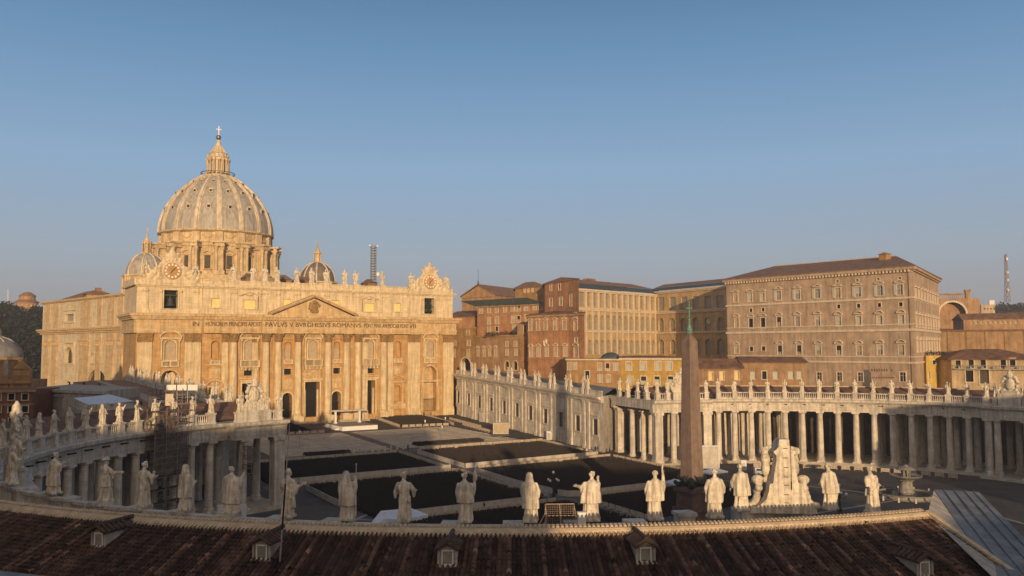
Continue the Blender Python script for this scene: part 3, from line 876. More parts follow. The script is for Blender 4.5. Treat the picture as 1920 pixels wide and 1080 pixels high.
for b, o_ in zip(bx, ops):
    f = MB(); W.ring(f, b[0], b[1], b[2], b[3], .9, .35, o_[4])
    if o_[0] < 130 and not o_[4]: W.box(f, b[0]-2.2, b[1]+2.2, b[3]+1.6, b[3]+2.0, 0, .5)
    if o_[0] < 130 and o_[4]: W.box(f, b[0]-2.4, b[1]+2.4, b[3]+1.8, b[3]+2.6, 0, .8); W.box(f, b[0]-2.2, b[0]-1.3, b[2]-1, b[3]+1.8, 0, .5); W.box(f, b[1]+1.3, b[1]+2.2, b[2]-1, b[3]+1.8, 0, .5)
    o = f.build('window', M['attic'], BAS); p = MB(); W.panel(p, *b, -.98, o_[4]); p.build('pane', M[o_[5]], o)
f = MB()
for z0, z1, d in ((39.0, 39.8, .8), (39.8, 40.6, 1.5), (40.6, 41.4, 2.1), (53.2, 53.6, .7), (53.6, 54.3, 1.2)): W.box(f, -d, W.L, z0, z1, 0, d)
for u0, u1 in ((84, 93), (99, 108), (150, 168), (181, 190), (200, 214), (221, 230)):
    a0, _ = W.uv(u0, 650); a1, _ = W.uv(u1, 650)
    W.box(f, a0, a1, 8, 33.3, 0, .5); W.box(f, a0, a1, 36, 39.0, 0, .45); W.box(f, a0+.2, a1-.2, 42, 53.2, 0, .3); pil_capital(f, W, a0, a1, 33.3, 2.7, .5)
f.build('flank_trim', M['facade'], BAS)
# roofs above the flank
f = MB()
def hip(mb, P4, z, ridge, over=0.0):
    """hip roof over quadrilateral P4 with two ridge points"""
    v = [(p[0], p[1], z) for p in P4] + [tuple(q) for q in ridge]
    mb.add(v, [(0, 1, 5, 4), (1, 2, 5), (2, 3, 4, 5), (3, 0, 4), (3, 2, 1, 0)])
q0, q1, q2, q3 = GD(97, 567, 412), GD(205, 563, 372), GD(215, 560, 420), GD(120, 566, 460)
hip(f, [q0, q1, q2, q3], 54.6, [GD(160, 547, 415), GD(185, 543, 408)])
f.build('transept_roof', M['rooftile_far'], BAS)
f = MB()
c = GD(184, 556, 372)
f.box(c.x-5, c.x+5, c.y-4, c.y+4, 54.1, c.z+.6); f.build('roof_turret', M['ochre'], BAS)
f = MB(); hip(f, [(c.x-5.8, c.y-4.8), (c.x+5.8, c.y-4.8), (c.x+5.8, c.y+4.8), (c.x-5.8, c.y+4.8)], c.z+.62, [(c.x-1, c.y, c.z+2.6), (c.x+1, c.y, c.z+2.6)])
f.box(c.x-1.2, c.x+1.2, c.y-1.0, c.y+1.0, c.z+2.0, c.z+3.8)
f.build('turret_roof', M['rooftile_far'], BAS)
# ---- great dome
DX, DY = 1.3, 330.6
def ringbox(mb, r0, r1, ang, wid, z0, z1):
    e = Vector((math.cos(ang), math.sin(ang), 0)); t = Vector((-e.y, e.x, 0))
    mb.obox(Vector((DX, DY, z0))+e*r0-t*wid/2, e*(r1-r0), t*wid, (0, 0, z1-z0))
f = MB()
f.lathe((DX, DY, 0), [(33, 40), (33, 64.5), (32, 64.6), (31.5, 66.5), (25.2, 66.6), (24.6, 67.4), (24.6, 80.6), (25.4, 80.7), (25.8, 82), (26.2, 82.2), (26.2, 83), (25.6, 83.1), (25.6, 87), (26.6, 87.2), (27.5, 87.8), (27.5, 88.4), (26.2, 88.6)], n=64)
DR = f.build('drum', M['drum'], BAS, smooth=True)
for k in range(16):
    a = -math.pi/2 + (k+.5)*math.pi/8
    if math.sin(a) > .62: continue
    f = MB()
    ringbox(f, 24.3, 29.4, a, 2.2, 66.6, 80.0)
    ringbox(f, 24.3, 31.4, a, 4.9, 66.6, 68.4)
    ringbox(f, 24.5, 31.2, a, 4.7, 79.7, 80.4); ringbox(f, 24.5, 30.9, a, 4.4, 80.4, 81.4); ringbox(f, 24.5, 31.8, a, 5.3, 81.4, 82.2)
    e = Vector((math.cos(a), math.sin(a), 0)); t = Vector((-e.y, e.x, 0))
    for s in (-1, 1):
        c = Vector((DX, DY, 0))+e*29.7+t*s*1.35
        f.lathe((c.x, c.y, 68.4), [(.95, 0), (.8, .4), (.78, 5), (.68, 9.3), (.7, 9.4), (1.1, 10.9), (1.1, 11.3)], n=12)
        for j in range(5): f.ball((c.x+.85*math.cos(j*1.26), c.y+.85*math.sin(j*1.26), 78.6), .3, .3, .6, 6, 4)
    ringbox(f, 25.4, 26.8, a, 3.6, 82.2, 87.2)
    f.build('buttress', M['drum'], DR, smooth=False)
for k in range(16):
    a = -math.pi/2 + k*math.pi/8
    if math.sin(a) > .62: continue
    e = Vector((math.cos(a), math.sin(a), 0)); t = Vector((-e.y, e.x, 0))
    f = MB()
    c0 = Vector((DX, DY, 0))+e*24.5
    A2 = c0-t*3; B2 = c0+t*3
    Wd = Wall((A2.x, A2.y), (B2.x, B2.y), 67, 80)
    if Wd.n.dot(e) < 0: Wd = Wall((B2.x, B2.y), (A2.x, A2.y), 67, 80)
    Wd.ring(f, 1.6, 4.4, 69.6, 76.0, .5, .6)
    for s in (-1, 1):
        if k % 2: f.prism([(3+s*2.4, 76.9), (3+s*2.4, 77.4), (3, 78.6), (3, 78.1)], Wd.P(0, 0, 0), Wd.e, (0, 0, 1), Wd.n, 1.1)
    if not k % 2:
        for q in range(6):
            t0, t1 = R(25+130*q/6), R(25+130*(q+1)/6); rr = 2.3/math.cos(R(25)); zc = 76.9-rr*math.sin(R(25))
            f.prism([(3-rr*math.cos(t0), zc+rr*math.sin(t0)), (3-rr*math.cos(t1), zc+rr*math.sin(t1)), (3-(rr+.5)*math.cos(t1), zc+(rr+.5)*math.sin(t1)), (3-(rr+.5)*math.cos(t0), zc+(rr+.5)*math.sin(t0))], Wd.P(0, 0, 0), Wd.e, (0, 0, 1), Wd.n, 1.1)
    Wd.box(f, .6, 5.4, 76.5, 76.95, 0, 1.1)
    for q in range(7):                                       # garland on the attic ring
        x_ = (q/6-.5)*4.4; c = Vector((DX, DY, 85.6-1.3*(1-(x_/2.2)**2)))+e*25.7+t*x_
        f.ball(c, .42, .42, .4, 6, 4)
    o = f.build('window', M['drum'], DR)
    p = MB(); Wd.panel(p, 1.6, 4.4, 69.6, 76.0, .12); p.build('pane', M['shade'], o)
# shell
def dome_r(z):
    """ogival profile"""
    t = (z-88.5)/(117.4-88.5)
    # circle arc through base radius 27.3 and top radius 7.4
    Rr = 38.5; cx_ = 27.3-Rr
    return cx_+math.sqrt(max(0, Rr*Rr-(z-88.5)**2*1.0))
k_ = 7.4
zs = [88.5+(117.4-88.5)*i/26 for i in range(27)]
rs = [dome_r(z) for z in zs]
sc_ = [26.5-(27.3-r)*(26.5-7.4)/(27.3-rs[-1]) for r in rs]
def shell_r(z): return float(np.interp(z, zs, sc_))
f = MB(); f.lathe((DX, DY, 0), list(zip(sc_, zs)), n=96, cap=False)
DM = f.build('dome', M['dome'], BAS, smooth=True)
for k in range(16):
    a = -math.pi/2 + (k+.5)*math.pi/8
    if math.sin(a) > .75: continue
    e = Vector((math.cos(a), math.sin(a), 0)); t = Vector((-e.y, e.x, 0))
    f = MB()
    for wd, off, hh in ((2.5, 0, .45), (1.3, 0, 1.0)):
        for j in range(26):
            w0 = wd*(.45+.55*sc_[j]/27.3); w1 = wd*(.45+.55*sc_[j+1]/27.3)
            P0 = Vector((DX, DY, zs[j]))+e*sc_[j]; P1 = Vector((DX, DY, zs[j+1]))+e*sc_[j+1]
            q = [P0-t*w0/2, P0+t*w0/2, P1+t*w1/2, P1-t*w1/2]
            nrm = (P1-P0).cross(t).normalized()
            if nrm.dot(e) < 0: nrm = -nrm
            q2 = [p+nrm*hh for p in q]; q = [p-nrm*.3 for p in q]
            f.add(q+q2, [(4, 5, 6, 7), (0, 1, 5, 4), (1, 2, 6, 5), (2, 3, 7, 6), (3, 0, 4, 7)])
    f.build('rib', M['dome_rib'], DM)
for k in range(16):
    a = -math.pi/2 + k*math.pi/8
    if math.sin(a) > .6: continue
    e = Vector((math.cos(a), math.sin(a), 0)); t = Vector((-e.y, e.x, 0))
    for z, s in ((98.5, 1.0), (107.0, .85), (113.0, .6)):
        r = shell_r(z); f = MB(); g = MB()
        c = Vector((DX, DY, z))+e*(r+.1)
        f.obox(c-t*s*1.0-e*1.2, t*s*2.0, e*(1.35), (0, 0, s*1.5))
        f.prism([(-1.4*s, 1.5*s), (1.4*s, 1.5*s), (0, 2.4*s)], c-e*1.2, t, (0, 0, 1), e, 1.6)
        g.obox(c-t*s*.65+e*.16+Vector((0, 0, .25*s)), t*s*1.3, e*.03, (0, 0, s*1.15))
        o = f.build('dormer', M['dome_rib'], DM); g.build('opening', M['dark'], o)
f = MB()
f.lathe((DX, DY, 0), [(7.2, 116.6), (7.9, 117.2), (8.3, 117.9), (8.1, 118.1), (4.4, 118.2), (4.2, 119.4), (3.8, 119.5), (3.8, 126), (4.3, 126.1), (4.5, 127.3), (5.0, 127.4), (5.0, 127.8), (4.2, 127.9), (4.1, 129.3), (4.5, 129.6), (3.9, 129.8), (2.8, 131.4), (1.7, 133.3), (1.0, 135.3), (.9, 136.3), (.5, 136.8)], n=32)
LT = f.build('lantern', M['dome_rib'], BAS, smooth=True)
f = MB()
for k in range(16):
    a = -math.pi/2+(k+.5)*math.pi/8
    e = Vector((math.cos(a), math.sin(a), 0)); t = Vector((-e.y, e.x, 0))
    ringbox(f, 3.6, 5.9, a, .7, 119.3, 120.0); ringbox(f, 3.6, 5.9, a, .9, 125.8, 126.9)
    for s in (-1, 1):
        c = Vector((DX, DY, 120.0))+e*5.35+t*s*.33; f.lathe(c, [(.28, 0), (.22, .3), (.2, 5.5), (.34, 5.8)], n=8)
    c = Vector((DX, DY, 126.9))+e*4.9; f.lathe(c, [(.3, 0), (.2, .7), (.38, 1.2), (.1, 2.3)], n=8)
    f.tube(Vector((DX, DY, 129.7))+e*4.0, Vector((DX, DY, 133.5))+e*1.75, .24, .15, 6)
f.build('lantern_columns', M['drum'], LT)
f = MB()
for k in range(48):
    a = 2*math.pi*k/48; f.tube((DX+8.05*math.cos(a), DY+8.05*math.sin(a), 118), (DX+8.05*math.cos(a), DY+8.05*math.sin(a), 119.6), .07, n=4)
f.sweep([(7.9, 119.5), (8.2, 119.5), (8.2, 119.7), (7.9, 119.7)], DX, DY, 0, 2*math.pi, 48, caps=False)
f.build('gallery_railing', M['bronze'], LT)
f = MB(); f.ball((DX, DY, 138.0), 1.25, 1.25, 1.25, 16, 10); f.build('orb', M['gilt'], LT, smooth=True)
f = MB(); f.box(DX-.2, DX+.2, DY-.2, DY+.2, 139.2, 143.9); f.box(DX-1.3, DX+1.3, DY-.18, DY+.18, 141.9, 142.35); f.build('cross', M['white'], LT)
# ---- two minor domes
M['minor_lead'] = mat('brown_lead', (.17, .14, .115), var=.15, scale=.6, streak=.3, rough=.6)
for sx, cx in ((-1, -38.4), (1, 37.8)):
    cy = 287; HZ = 2.2
    f = MB()
    f.lathe((cx, cy, HZ), [(9.2, 48), (9.2, 60.5), (9.9, 60.7), (9.9, 61.4), (8.5, 61.5)], n=8, a0=math.pi/8, a1=2*math.pi+math.pi/8)
    for k in range(8):
        a = k*math.pi/4+math.pi/8; e = Vector((math.cos(a), math.sin(a), 0)); c = Vector((cx, cy, 52+HZ))+e*9.3
        f.lathe(c, [(.7, 0), (.55, 8), (.9, 8.8)], n=8)
    o = f.build('minor_drum', M['drum'], BAS)
    pr = [(8.2*math.cos(math.pi/2*i/12), 61.5+9.6*math.sin(math.pi/2*i/12)) for i in range(11)]
    f = MB(); f.lathe((cx, cy, HZ), pr, n=40); dm = f.build('minor_dome', M['dome'], BAS, smooth=True)
    if sx > 0: dm.data.materials[0] = M['minor_lead']
    for k in range(8):
        f = MB()
        a = k*math.pi/4+math.pi/8; e = Vector((math.cos(a), math.sin(a), 0))
        for j in range(10): f.tube(Vector((cx, cy, HZ+pr[j][1]))+e*pr[j][0], Vector((cx, cy, HZ+pr[j+1][1]))+e*pr[j+1][0], .42, n=6)
        f.build('rib', M['dome_rib'], dm)
    f = MB()
    f.lathe((cx, cy, HZ), [(2.0, 70.2), (2.3, 71.0), (1.3, 71.2), (1.2, 75.0), (1.9, 75.2), (1.9, 75.6), (1.3, 75.8), (.9, 77.0), (.35, 78.4), (.3, 79.0), (.45, 79.3), (.1, 79.7)], n=16)
    for k in range(8):
        a = k*math.pi/4; f.tube((cx+1.75*math.cos(a), cy+1.75*math.sin(a), 71+HZ), (cx+1.75*math.cos(a), cy+1.75*math.sin(a), 75.3+HZ), .2, n=6)
        f.lathe((cx+1.7*math.cos(a), cy+1.7*math.sin(a), 75.6+HZ), [(.2, 0), (.1, .9)], n=6)
    f.box(cx-.1, cx+.1, cy-.1, cy+.1, 79.5+HZ, 82.3+HZ); f.box(cx-.5, cx+.5, cy-.09, cy+.09, 81.2+HZ, 81.4+HZ)
    f.build('minor_lantern', M['drum'], BAS)

# low roofs showing over the parapet
for u0, u1, v0, v1, dep in ((526, 552, 524, 515, 318), (556, 600, 526, 518, 322), (690, 712, 530, 523, 330), (462, 480, 520, 512, 300)):
    p, q = GD(u0, v0, dep), GD(u1, v0, dep); t_ = GD((u0+u1)/2, v1, dep+3)
    f = MB(); f.box(p.x, q.x, p.y, p.y+7, 53.0, p.z); hip(f, [(p.x-.3, p.y-.3), (q.x+.3, p.y-.3), (q.x+.3, p.y+7.3), (p.x-.3, p.y+7.3)], p.z+.02, [((p.x*.7+q.x*.3), p.y+3.5, t_.z), ((p.x*.3+q.x*.7), p.y+3.5, t_.z)])
    f.build('rooftop_hut', M['rooftile_far'], BAS)
# ------------------------------------------------------------------ colonnades
STY = 1.9
col_mb = MB()
col_mb.lathe((0, 0, 0), [(1.02, 0), (1.02, .3), (.95, .32), (.98, .55), (.80, .75), (.79, 4), (.76, 8), (.68, 12.0), (.68, 12.1), (.76, 12.2), (.70, 12.35), (.92, 12.65)], n=16)
col_mb.box(-.98, .98, -.98, .98, 12.65, 13.02); col_mb.box(-1.05, 1.05, -1.05, 1.05, -.32, .0)
COLMESH = None

def pos(sx, r, a, z=0.0):
    return Vector((sx*(36+r*math.cos(R(a))), r*math.sin(R(a)), z))

def colonnade(sx, RC, label, vis):
    """sx +1 north / -1 south; RC radius of the inner row of columns; vis(a, row) says which columns are parts"""
    global COLMESH
    T = thing('colonnade', label, 'colonnade', (sx*36, 0, 0.9))
    org = ORG[T.name]
    rows = (0, 5.4, 12.2, 17.6)
    A_MAIN = [5.9+3.67*i for i in range(16 if sx > 0 else 17)]
    A_END = [64.4, 68.4, 72.4, 76.4] if sx > 0 else [69.6, 76.4]
    AP0 = 63.2 if sx > 0 else 67.4; PIERS = (64.4, 76.4) if sx > 0 else (76.4,)
    RE = RC+17.6
    st = MAT_ST[sx]
    first = None
    hidden = MB()
    def put(a, r, row):
        nonlocal first
        p = pos(sx, r, a, STY)
        if vis(a, row):
            global COLMESH
            if COLMESH is None:
                o = col_mb.build('column', M['travertine'], T, smooth=True)
                me = o.data
                # bring mesh data back to its own origin
                for v in me.vertices: v.co += ORG[T.name]
                COLMESH = me
            else:
                o = bpy.data.objects.new('column', COLMESH); COL.objects.link(o); o.parent = T
            ORG[o.name] = org
            o.location = p-org
            o.rotation_euler = (0, 0, math.atan2(p.y, p.x-sx*36))
        else:
            hidden.lathe(p, [(1.0, 0), (.8, .6), (.76, 8), (.68, 12), (.95, 12.7), (.95, 13)], n=8)
    for sg in (1, -1):
        for a in A_MAIN:
            for i, q in enumerate(rows): put(sg*a, RC+q+(0 if i < 3 else 0), i)
        for k, a in enumerate(A_END):
            for i, q in enumerate(rows):
                if a in PIERS and i in (0, 3): continue
                r = RC+q+(-2.4 if i == 0 else (2.4 if i == 3 else 0))
                put(sg*a, r, i)
    for a in (-4.6, -2.9, 2.9, 4.6):
        put(a, RC-3.2, 0); put(a, RC+20.6, 3)
    for a in (-2.2, 2.2): put(a, RC+5.4, 1); put(a, RC+12.2, 2)
    if hidden.v:
        h = hidden.build('hidden_columns', st, T, smooth=True); h['kind'] = 'stuff'
    # floor and steps
    f = MB()
    for d, z in ((0, STY-.32), (.55, STY-.6), (1.1, STY-.88)):
        f.sweep([(RC-1.5-d, .6), (RC-1.5-d, z), (RE+1.5+d, z), (RE+1.5+d, .6)], sx*36, 0, R(-AP0+.2), R(AP0-.2), 90, sx)
        f.sweep([(RC-3.9-d, .6), (RC-3.9-d, z+.003), (RE+3.9+d, z+.003), (RE+3.9+d, .6)], sx*36, 0, R(AP0-.2), R(78+d*.7), 12, sx)
        f.sweep([(RC-3.9-d, .6), (RC-3.9-d, z+.003), (RE+3.9+d, z+.003), (RE+3.9+d, .6)], sx*36, 0, R(-78-d*.7), R(-AP0+.2), 12, sx)
        f.sweep([(RC-4.7-d, .6), (RC-4.7-d, z+.006), (RE+4.7+d, z+.006), (RE+4.7+d, .6)], sx*36, 0, R(-5.9), R(5.9), 12, sx)
    f.build('stepped_floor', M['step'], T)
    # entablature and deck: one profile swept for the arc, wider ones at the pavilions
    def ent(a0, a1, din, dout, n):
        i = RC-din; o = RE+dout
        pr = [(i+.85, 14.92), (i-.8, 14.92), (i-.8, 15.45), (i-.9, 15.48), (i-.9, 16.0), (i-.75, 16.05), (i-.75, 17.1), (i-1.05, 17.2), (i-1.3, 17.5), (i-1.85, 17.55), (i-1.95, 18.1), (i-1.8, 18.2),
              (o+1.8, 18.2), (o+1.95, 18.1), (o+1.85, 17.55), (o+1.3, 17.5), (o+.75, 17.1), (o+.75, 16.05), (o+.9, 16.0), (o+.8, 14.92), (o-.85, 14.92), (o-.85, 15.7), (i+.85, 15.7)]
        e.sweep(pr, sx*36, 0, R(a0), R(a1), n, sx)
    e = MB()
    ent(-AP0-.4, -6.35, 0, 0, 66); ent(6.35, AP0+.4, 0, 0, 66)
    ent(AP0, 77.9, 2.4, 2.4, 16); ent(-77.9, -AP0, 2.4, 2.4, 16); ent(-5.7, 5.7, 3.2, 3.0, 14)
    e.build('entablature', st, T)
    # piers at the corners of the end pavilions
    for sg in (1, -1):
        for a in PIERS:
            for r in (RC-2.4, RE+2.4):
                f = MB(); p = pos(sx, r, sg*a, STY-.3); er = Vector((sx*math.cos(R(a)), sg*math.sin(R(a)), 0)); et = Vector((-er.y, er.x, 0))
                for hw, z0, z1 in ((1.15, 0, .9), (.98, .9, 12.6), (1.2, 12.6, 13.32)):
                    f.obox(p-er*hw-et*hw*1.15+Vector((0, 0, z0)), er*2*hw, et*2.3*hw, (0, 0, z1-z0))
                f.build('pier', st, T)
    # spouts under the cornice
    for k in range(-58, 59, 4):
        a = k*1.0
        if abs(a) < 8: continue
        p = pos(sx, RC-.8, a, 16.7); q = pos(sx, RC-2.2, a, 16.9); MB().tube(p, q, .16, .1, 6).build('spout', M['bronze'], T)
    # balustrade
    PL = []; bm2 = M['travertine'] if sx > 0 else st
    rb = RC-.1
    def bal(a0, a1, r, n):
        f = MB()
        f.sweep([(r-.38, 18.2), (r-.38, 18.55), (r+.38, 18.55), (r+.38, 18.2)], sx*36, 0, R(a0), R(a1), n, sx)
        f.sweep([(r-.33, 19.75), (r-.36, 20.0), (r+.36, 20.0), (r+.33, 19.75)], sx*36, 0, R(a0), R(a1), n, sx)
        m_ = max(2, int(abs(R(a1-a0))*r/.46))
        for k in range(m_):
            a = a0+(a1-a0)*(k+.5)/m_
            f.lathe(pos(sx, r, a, 18.55), [(.14, 0), (.17, .3), (.08, .75), (.11, 1.2)], n=5, cap=False)
        f.build('balustrade', bm2, T)
    def ped(a, r):
        f = MB()
        p = pos(sx, r, a, 18.2); er = Vector((sx*math.cos(R(a)), math.sin(R(a)), 0)); et = Vector((-er.y, er.x, 0))
        for hw, z0, z1 in ((.72, 0, .4), (.6, .4, 1.75), (.74, 1.75, 2.0)):
            f.obox(p-er*hw-et*hw+Vector((0, 0, z0)), er*2*hw, et*2*hw, (0, 0, z1-z0))
        f.build('pedestal', bm2, T); PL.append((a, r))
    for sg in (1, -1):
        for a0, a1 in zip(A_MAIN[:-1], A_MAIN[1:]): bal(sg*(a0+.62), sg*(a1-.62), rb, 3)
        for a in A_MAIN: ped(sg*a, rb)
        for a0, a1 in (((64.4, 67.2), (73.6, 76.4)) if sx > 0 else ((74.2, 76.4),)): bal(sg*(a0+.62), sg*(a1-.62), rb-2.4, 3)
        for a in ((64.4, 67.0, 73.8, 76.4) if sx > 0 else (68.6, 74.2, 76.4)): ped(sg*a, rb-2.4)
    if sx > 0:
        for r in (RC+1.5, RC+6.5, RC+12.5, RC+17.5): ped(77.2, r)
    for a in (-4.8, -3.0, 3.0, 4.8): ped(a, rb-3.2)
    bal(-1.9, 1.9, rb-3.2, 3); bal(3.4, 4.4, rb-3.2, 2); bal(-4.4, -3.4, rb-3.2, 2)
    # crest plinths
    PC = 70.4 if sx > 0 else 71.6
    for a, r in ((PC, rb-2.4), (-PC-(0 if sx > 0 else 3), rb-2.4), (0, rb-3.2)):
        p = pos(sx, r, a, 18.2); er = Vector((sx*math.cos(R(a)), math.sin(R(a)), 0)); et = Vector((-er.y, er.x, 0))
        MB().obox(p-er*.8-et*2.6, er*1.6, et*5.2, (0, 0, 2.1)).build('pedestal', bm2, T)
    return T, PL

MAT_ST = {1: M['travertine'], -1: M['travertine_grey']}
CN, PLN = colonnade(1, 70.0, 'curved colonnade on the far right side of the square, sunlit at its left end', lambda a, i: a > -6 and (i < 3))
CS, PLS = colonnade(-1, 67.2, 'curved colonnade along the left and foreground with the dark tiled roof', lambda a, i: a > 8 and i < 2)

# roofs
f = MB()
for r0, z0, r1, z1 in ((71.6, 18.5, 79.3, 21.2), (79.3, 21.2, 87.6, 18.4)):
    f.sweep([(r0, z0), (r1, z1)], 36, 0, R(-77), R(77), 120, 1, closed=False)
f.build('roof', M['rooftile'], CN)
f = MB(); f.sweep([(94.5, .5), (94.5, 15.2), (95.2, 15.4), (95.2, .5)], 36, 0, R(-60), R(66), 90, 1); f.build('outer_wall', M['gap_shade'], CN)  # added wall; its dark colour supplies the shade in the column gaps
f = MB(); f.sweep([(79.0, 21.15), (79.0, 21.4), (79.6, 21.4), (79.6, 21.15)], 36, 0, R(-77), R(77), 120, 1); f.build('ridge', M['mortar'], CN)
# south roof: far (west) half plain, near half in modelled tiles
RI, ZR = 76.5, 21.45
f = MB()
f.sweep([(68.7, 18.5), (RI, ZR)], -36, 0, R(-76.5), R(77), 120, -1, closed=False)
f.sweep([(RI, ZR), (85.2, 18.35)], -36, 0, R(-14), R(77), 70, -1, closed=False)
f.build('roof', M['rooftile'], CS)

def tiles(a0, a1, r0, z0, r1, z1, name, parent, pitch=.27, course=.40):
    """barrel tiles: rows run down the slope, every course steps over the next"""
    nrow = int(abs(R(a1-a0))*r0/pitch)
    L = math.hypot(r1-r0, z1-z0); nc = int(L/course)
    prof = [(0, -.02), (.12, .01), (.24, .08), (.38, .125), (.54, .125), (.68, .08), (.80, .01), (.92, -.02)]
    K = len(prof)-1
    rng = np.random.default_rng(3)
    A = []; H = []
    for i in range(nrow):
        for k in range(K):
            A.append(a0+(a1-a0)*(i+prof[k][0])/nrow); H.append(prof[k][1])
    A.append(a1); H.append(0.0)
    A = np.radians(np.array(A)); H = np.array(H); nA = len(A)
    dr, dz = (r1-r0)/L, (z1-z0)/L
    nr, nz = -dz, dr
    if nz < 0: nr, nz = -nr, -nz
    V = []; F = []; RN = []
    rowv = .5+.85*rng.random(nrow)**1.6
    pos_ = np.linspace(0, 1, nrow); light = (np.arange(nrow) % 7 == 3) & (rng.random(nrow) < .25+.75*pos_)
    for c in range(nc):
        jit = rng.normal(0, .012, nA)
        jr = np.repeat(rng.normal(0, .018, nrow+1)+.07*(rng.random(nrow+1) < .03), K)[:nA]
        for e_ in (0, 1):
            t = (c+e_*1.12)*course
            h = H*(1 if e_ else .82)+(.045 if e_ else .0)+jr*e_
            rr = r0+dr*t+nr*h; zz = z0+dz*t+nz*h
            V.append(np.stack([-(36+rr*np.cos(A)), rr*np.sin(A), zz], 1))
        base = 2*c*nA
        tv = rowv*(.75+.5*rng.random(nrow)**1.6)
        tv = np.where(light & (rng.random(nrow) < .85), 1.45+.7*rng.random(nrow), tv)
        tv = np.where(rng.random(nrow) < .035, tv*2.2, tv)
        for i in range(nA-1):
            F.append((base+i, base+i+1, base+nA+i+1, base+nA+i)); RN.append(tv[min(i//K, nrow-1)])
        # butt faces of the course
    V = np.concatenate(V)
    me = bpy.data.meshes.new(name)
    org = ORG[parent.name]
    me.from_pydata((V-np.array(org)).tolist(), [], F)
    at = me.attributes.new('rnd', 'FLOAT', 'FACE'); at.data.foreach_set('value', np.array(RN, dtype=np.float32))
    me.materials.append(M['tile'])
    o = bpy.data.objects.new(name, me); COL.objects.link(o); o.parent = parent; ORG[o.name] = org
    return o
AEND = -77.8
tiles(-14, AEND, RI+.15, ZR, 85.6, 18.22, 'tiled_slope', CS)
f = MB()
f.sweep([(RI+.2, ZR-.1), (85.3, 18.1)], -36, 0, R(-14), R(AEND), 70, -1, closed=False); f.build('roof_deck', M['rooftile'], CS)
# ridge: mortar bedding with cap tiles on it
f = MB()
pr = [(RI-.34, ZR-.06), (RI-.30, ZR+.16), (RI-.14, ZR+.27), (RI+.1, ZR+.27), (RI+.28, ZR+.16), (RI+.38, ZR-.05)]
f.sweep(pr, -36, 0, R(-14), R(AEND), 140, -1, closed=False)
nb = int(R(AEND+14)*-1*RI/.27)
for k in range(nb):
    a = R(-14)+(R(AEND)-R(-14))*(k+.5)/nb
    for rr, zz, tz in ((RI-.33, ZR+.24, .08), (RI+.36, ZR+.02, -.1)):
        e_ = Vector((-math.cos(a), math.sin(a), 0))
        c = Vector((-36, 0, zz))+e_*rr
        s = -1 if rr < RI else 1
        f.tube(c-e_*.12*s, c+e_*.2*s+Vector((0, 0, tz)), .115, .105, 7)
f.build('ridge', M['mortar'], CS)
# hip end on the right and the lead covered gable beyond it
f = MB()
def S(r, a, z): return pos(-1, r, a, z)
e0 = S(RI, AEND, ZR+.12); e1 = S(85.8, AEND+.3, 18.25)
d = (e1-e0).normalized(); sd = d.cross(Vector((0, 0, 1))).normalized()
f.obox(e0-sd*.15, e1-e0, sd*.34, (0, 0, .22))
f.build('verge', M['mortar'], CS)
f = MB()
w0, w1, w2, w3 = GD(1752, 944, 68.9), GD(1836, 940, 68.9), GD(1960, 1040, 52.5), GD(1878, 1082, 46.6)
w0.z = 20.95; w1.z = 20.75; w2.z = 19.4; w3.z = 19.5
f.add([w0, w1, w2, w3] + [p-Vector((0, 0, .12)) for p in (w0, w1, w2, w3)], [(0, 1, 2, 3), (7, 6, 5, 4), (0, 1, 5, 4), (1, 2, 6, 5), (2, 3, 7, 6), (3, 0, 4, 7)])
for t in (.22, .45, .68, .88):
    a = w0.lerp(w1, t); b = w3.lerp(w2, t); f.tube(a+Vector((0, 0, .02)), b+Vector((0, 0, .02)), .05, n=5)
f.build('lead_gable', M['lead'], CS)
f = MB()
g0 = e0+Vector((0, 0, -.05)); g1 = e1+Vector((0, 0, -.05))
f.add([w0-Vector((0, 0, .05)), w3-Vector((0, 0, .05)), g1, g0, w0-Vector((0, 0, 2.5)), w3-Vector((0, 0, 1.5))], [(0, 1, 2, 3), (0, 4, 5, 1)])
v0 = w1-Vector((0, 0, .1)); v1 = w2-Vector((0, 0, .1))
f.add([v0, v1, v1-Vector((0, 0, 3)), v0-Vector((0, 0, 3))], [(0, 1, 2, 3)])
f.add([w0, w1, w1-Vector((0, 0, 3)), w0-Vector((0, 0, 3))], [(0, 1, 2, 3)])
f.build('gable_wall', M['plaster'], CS)
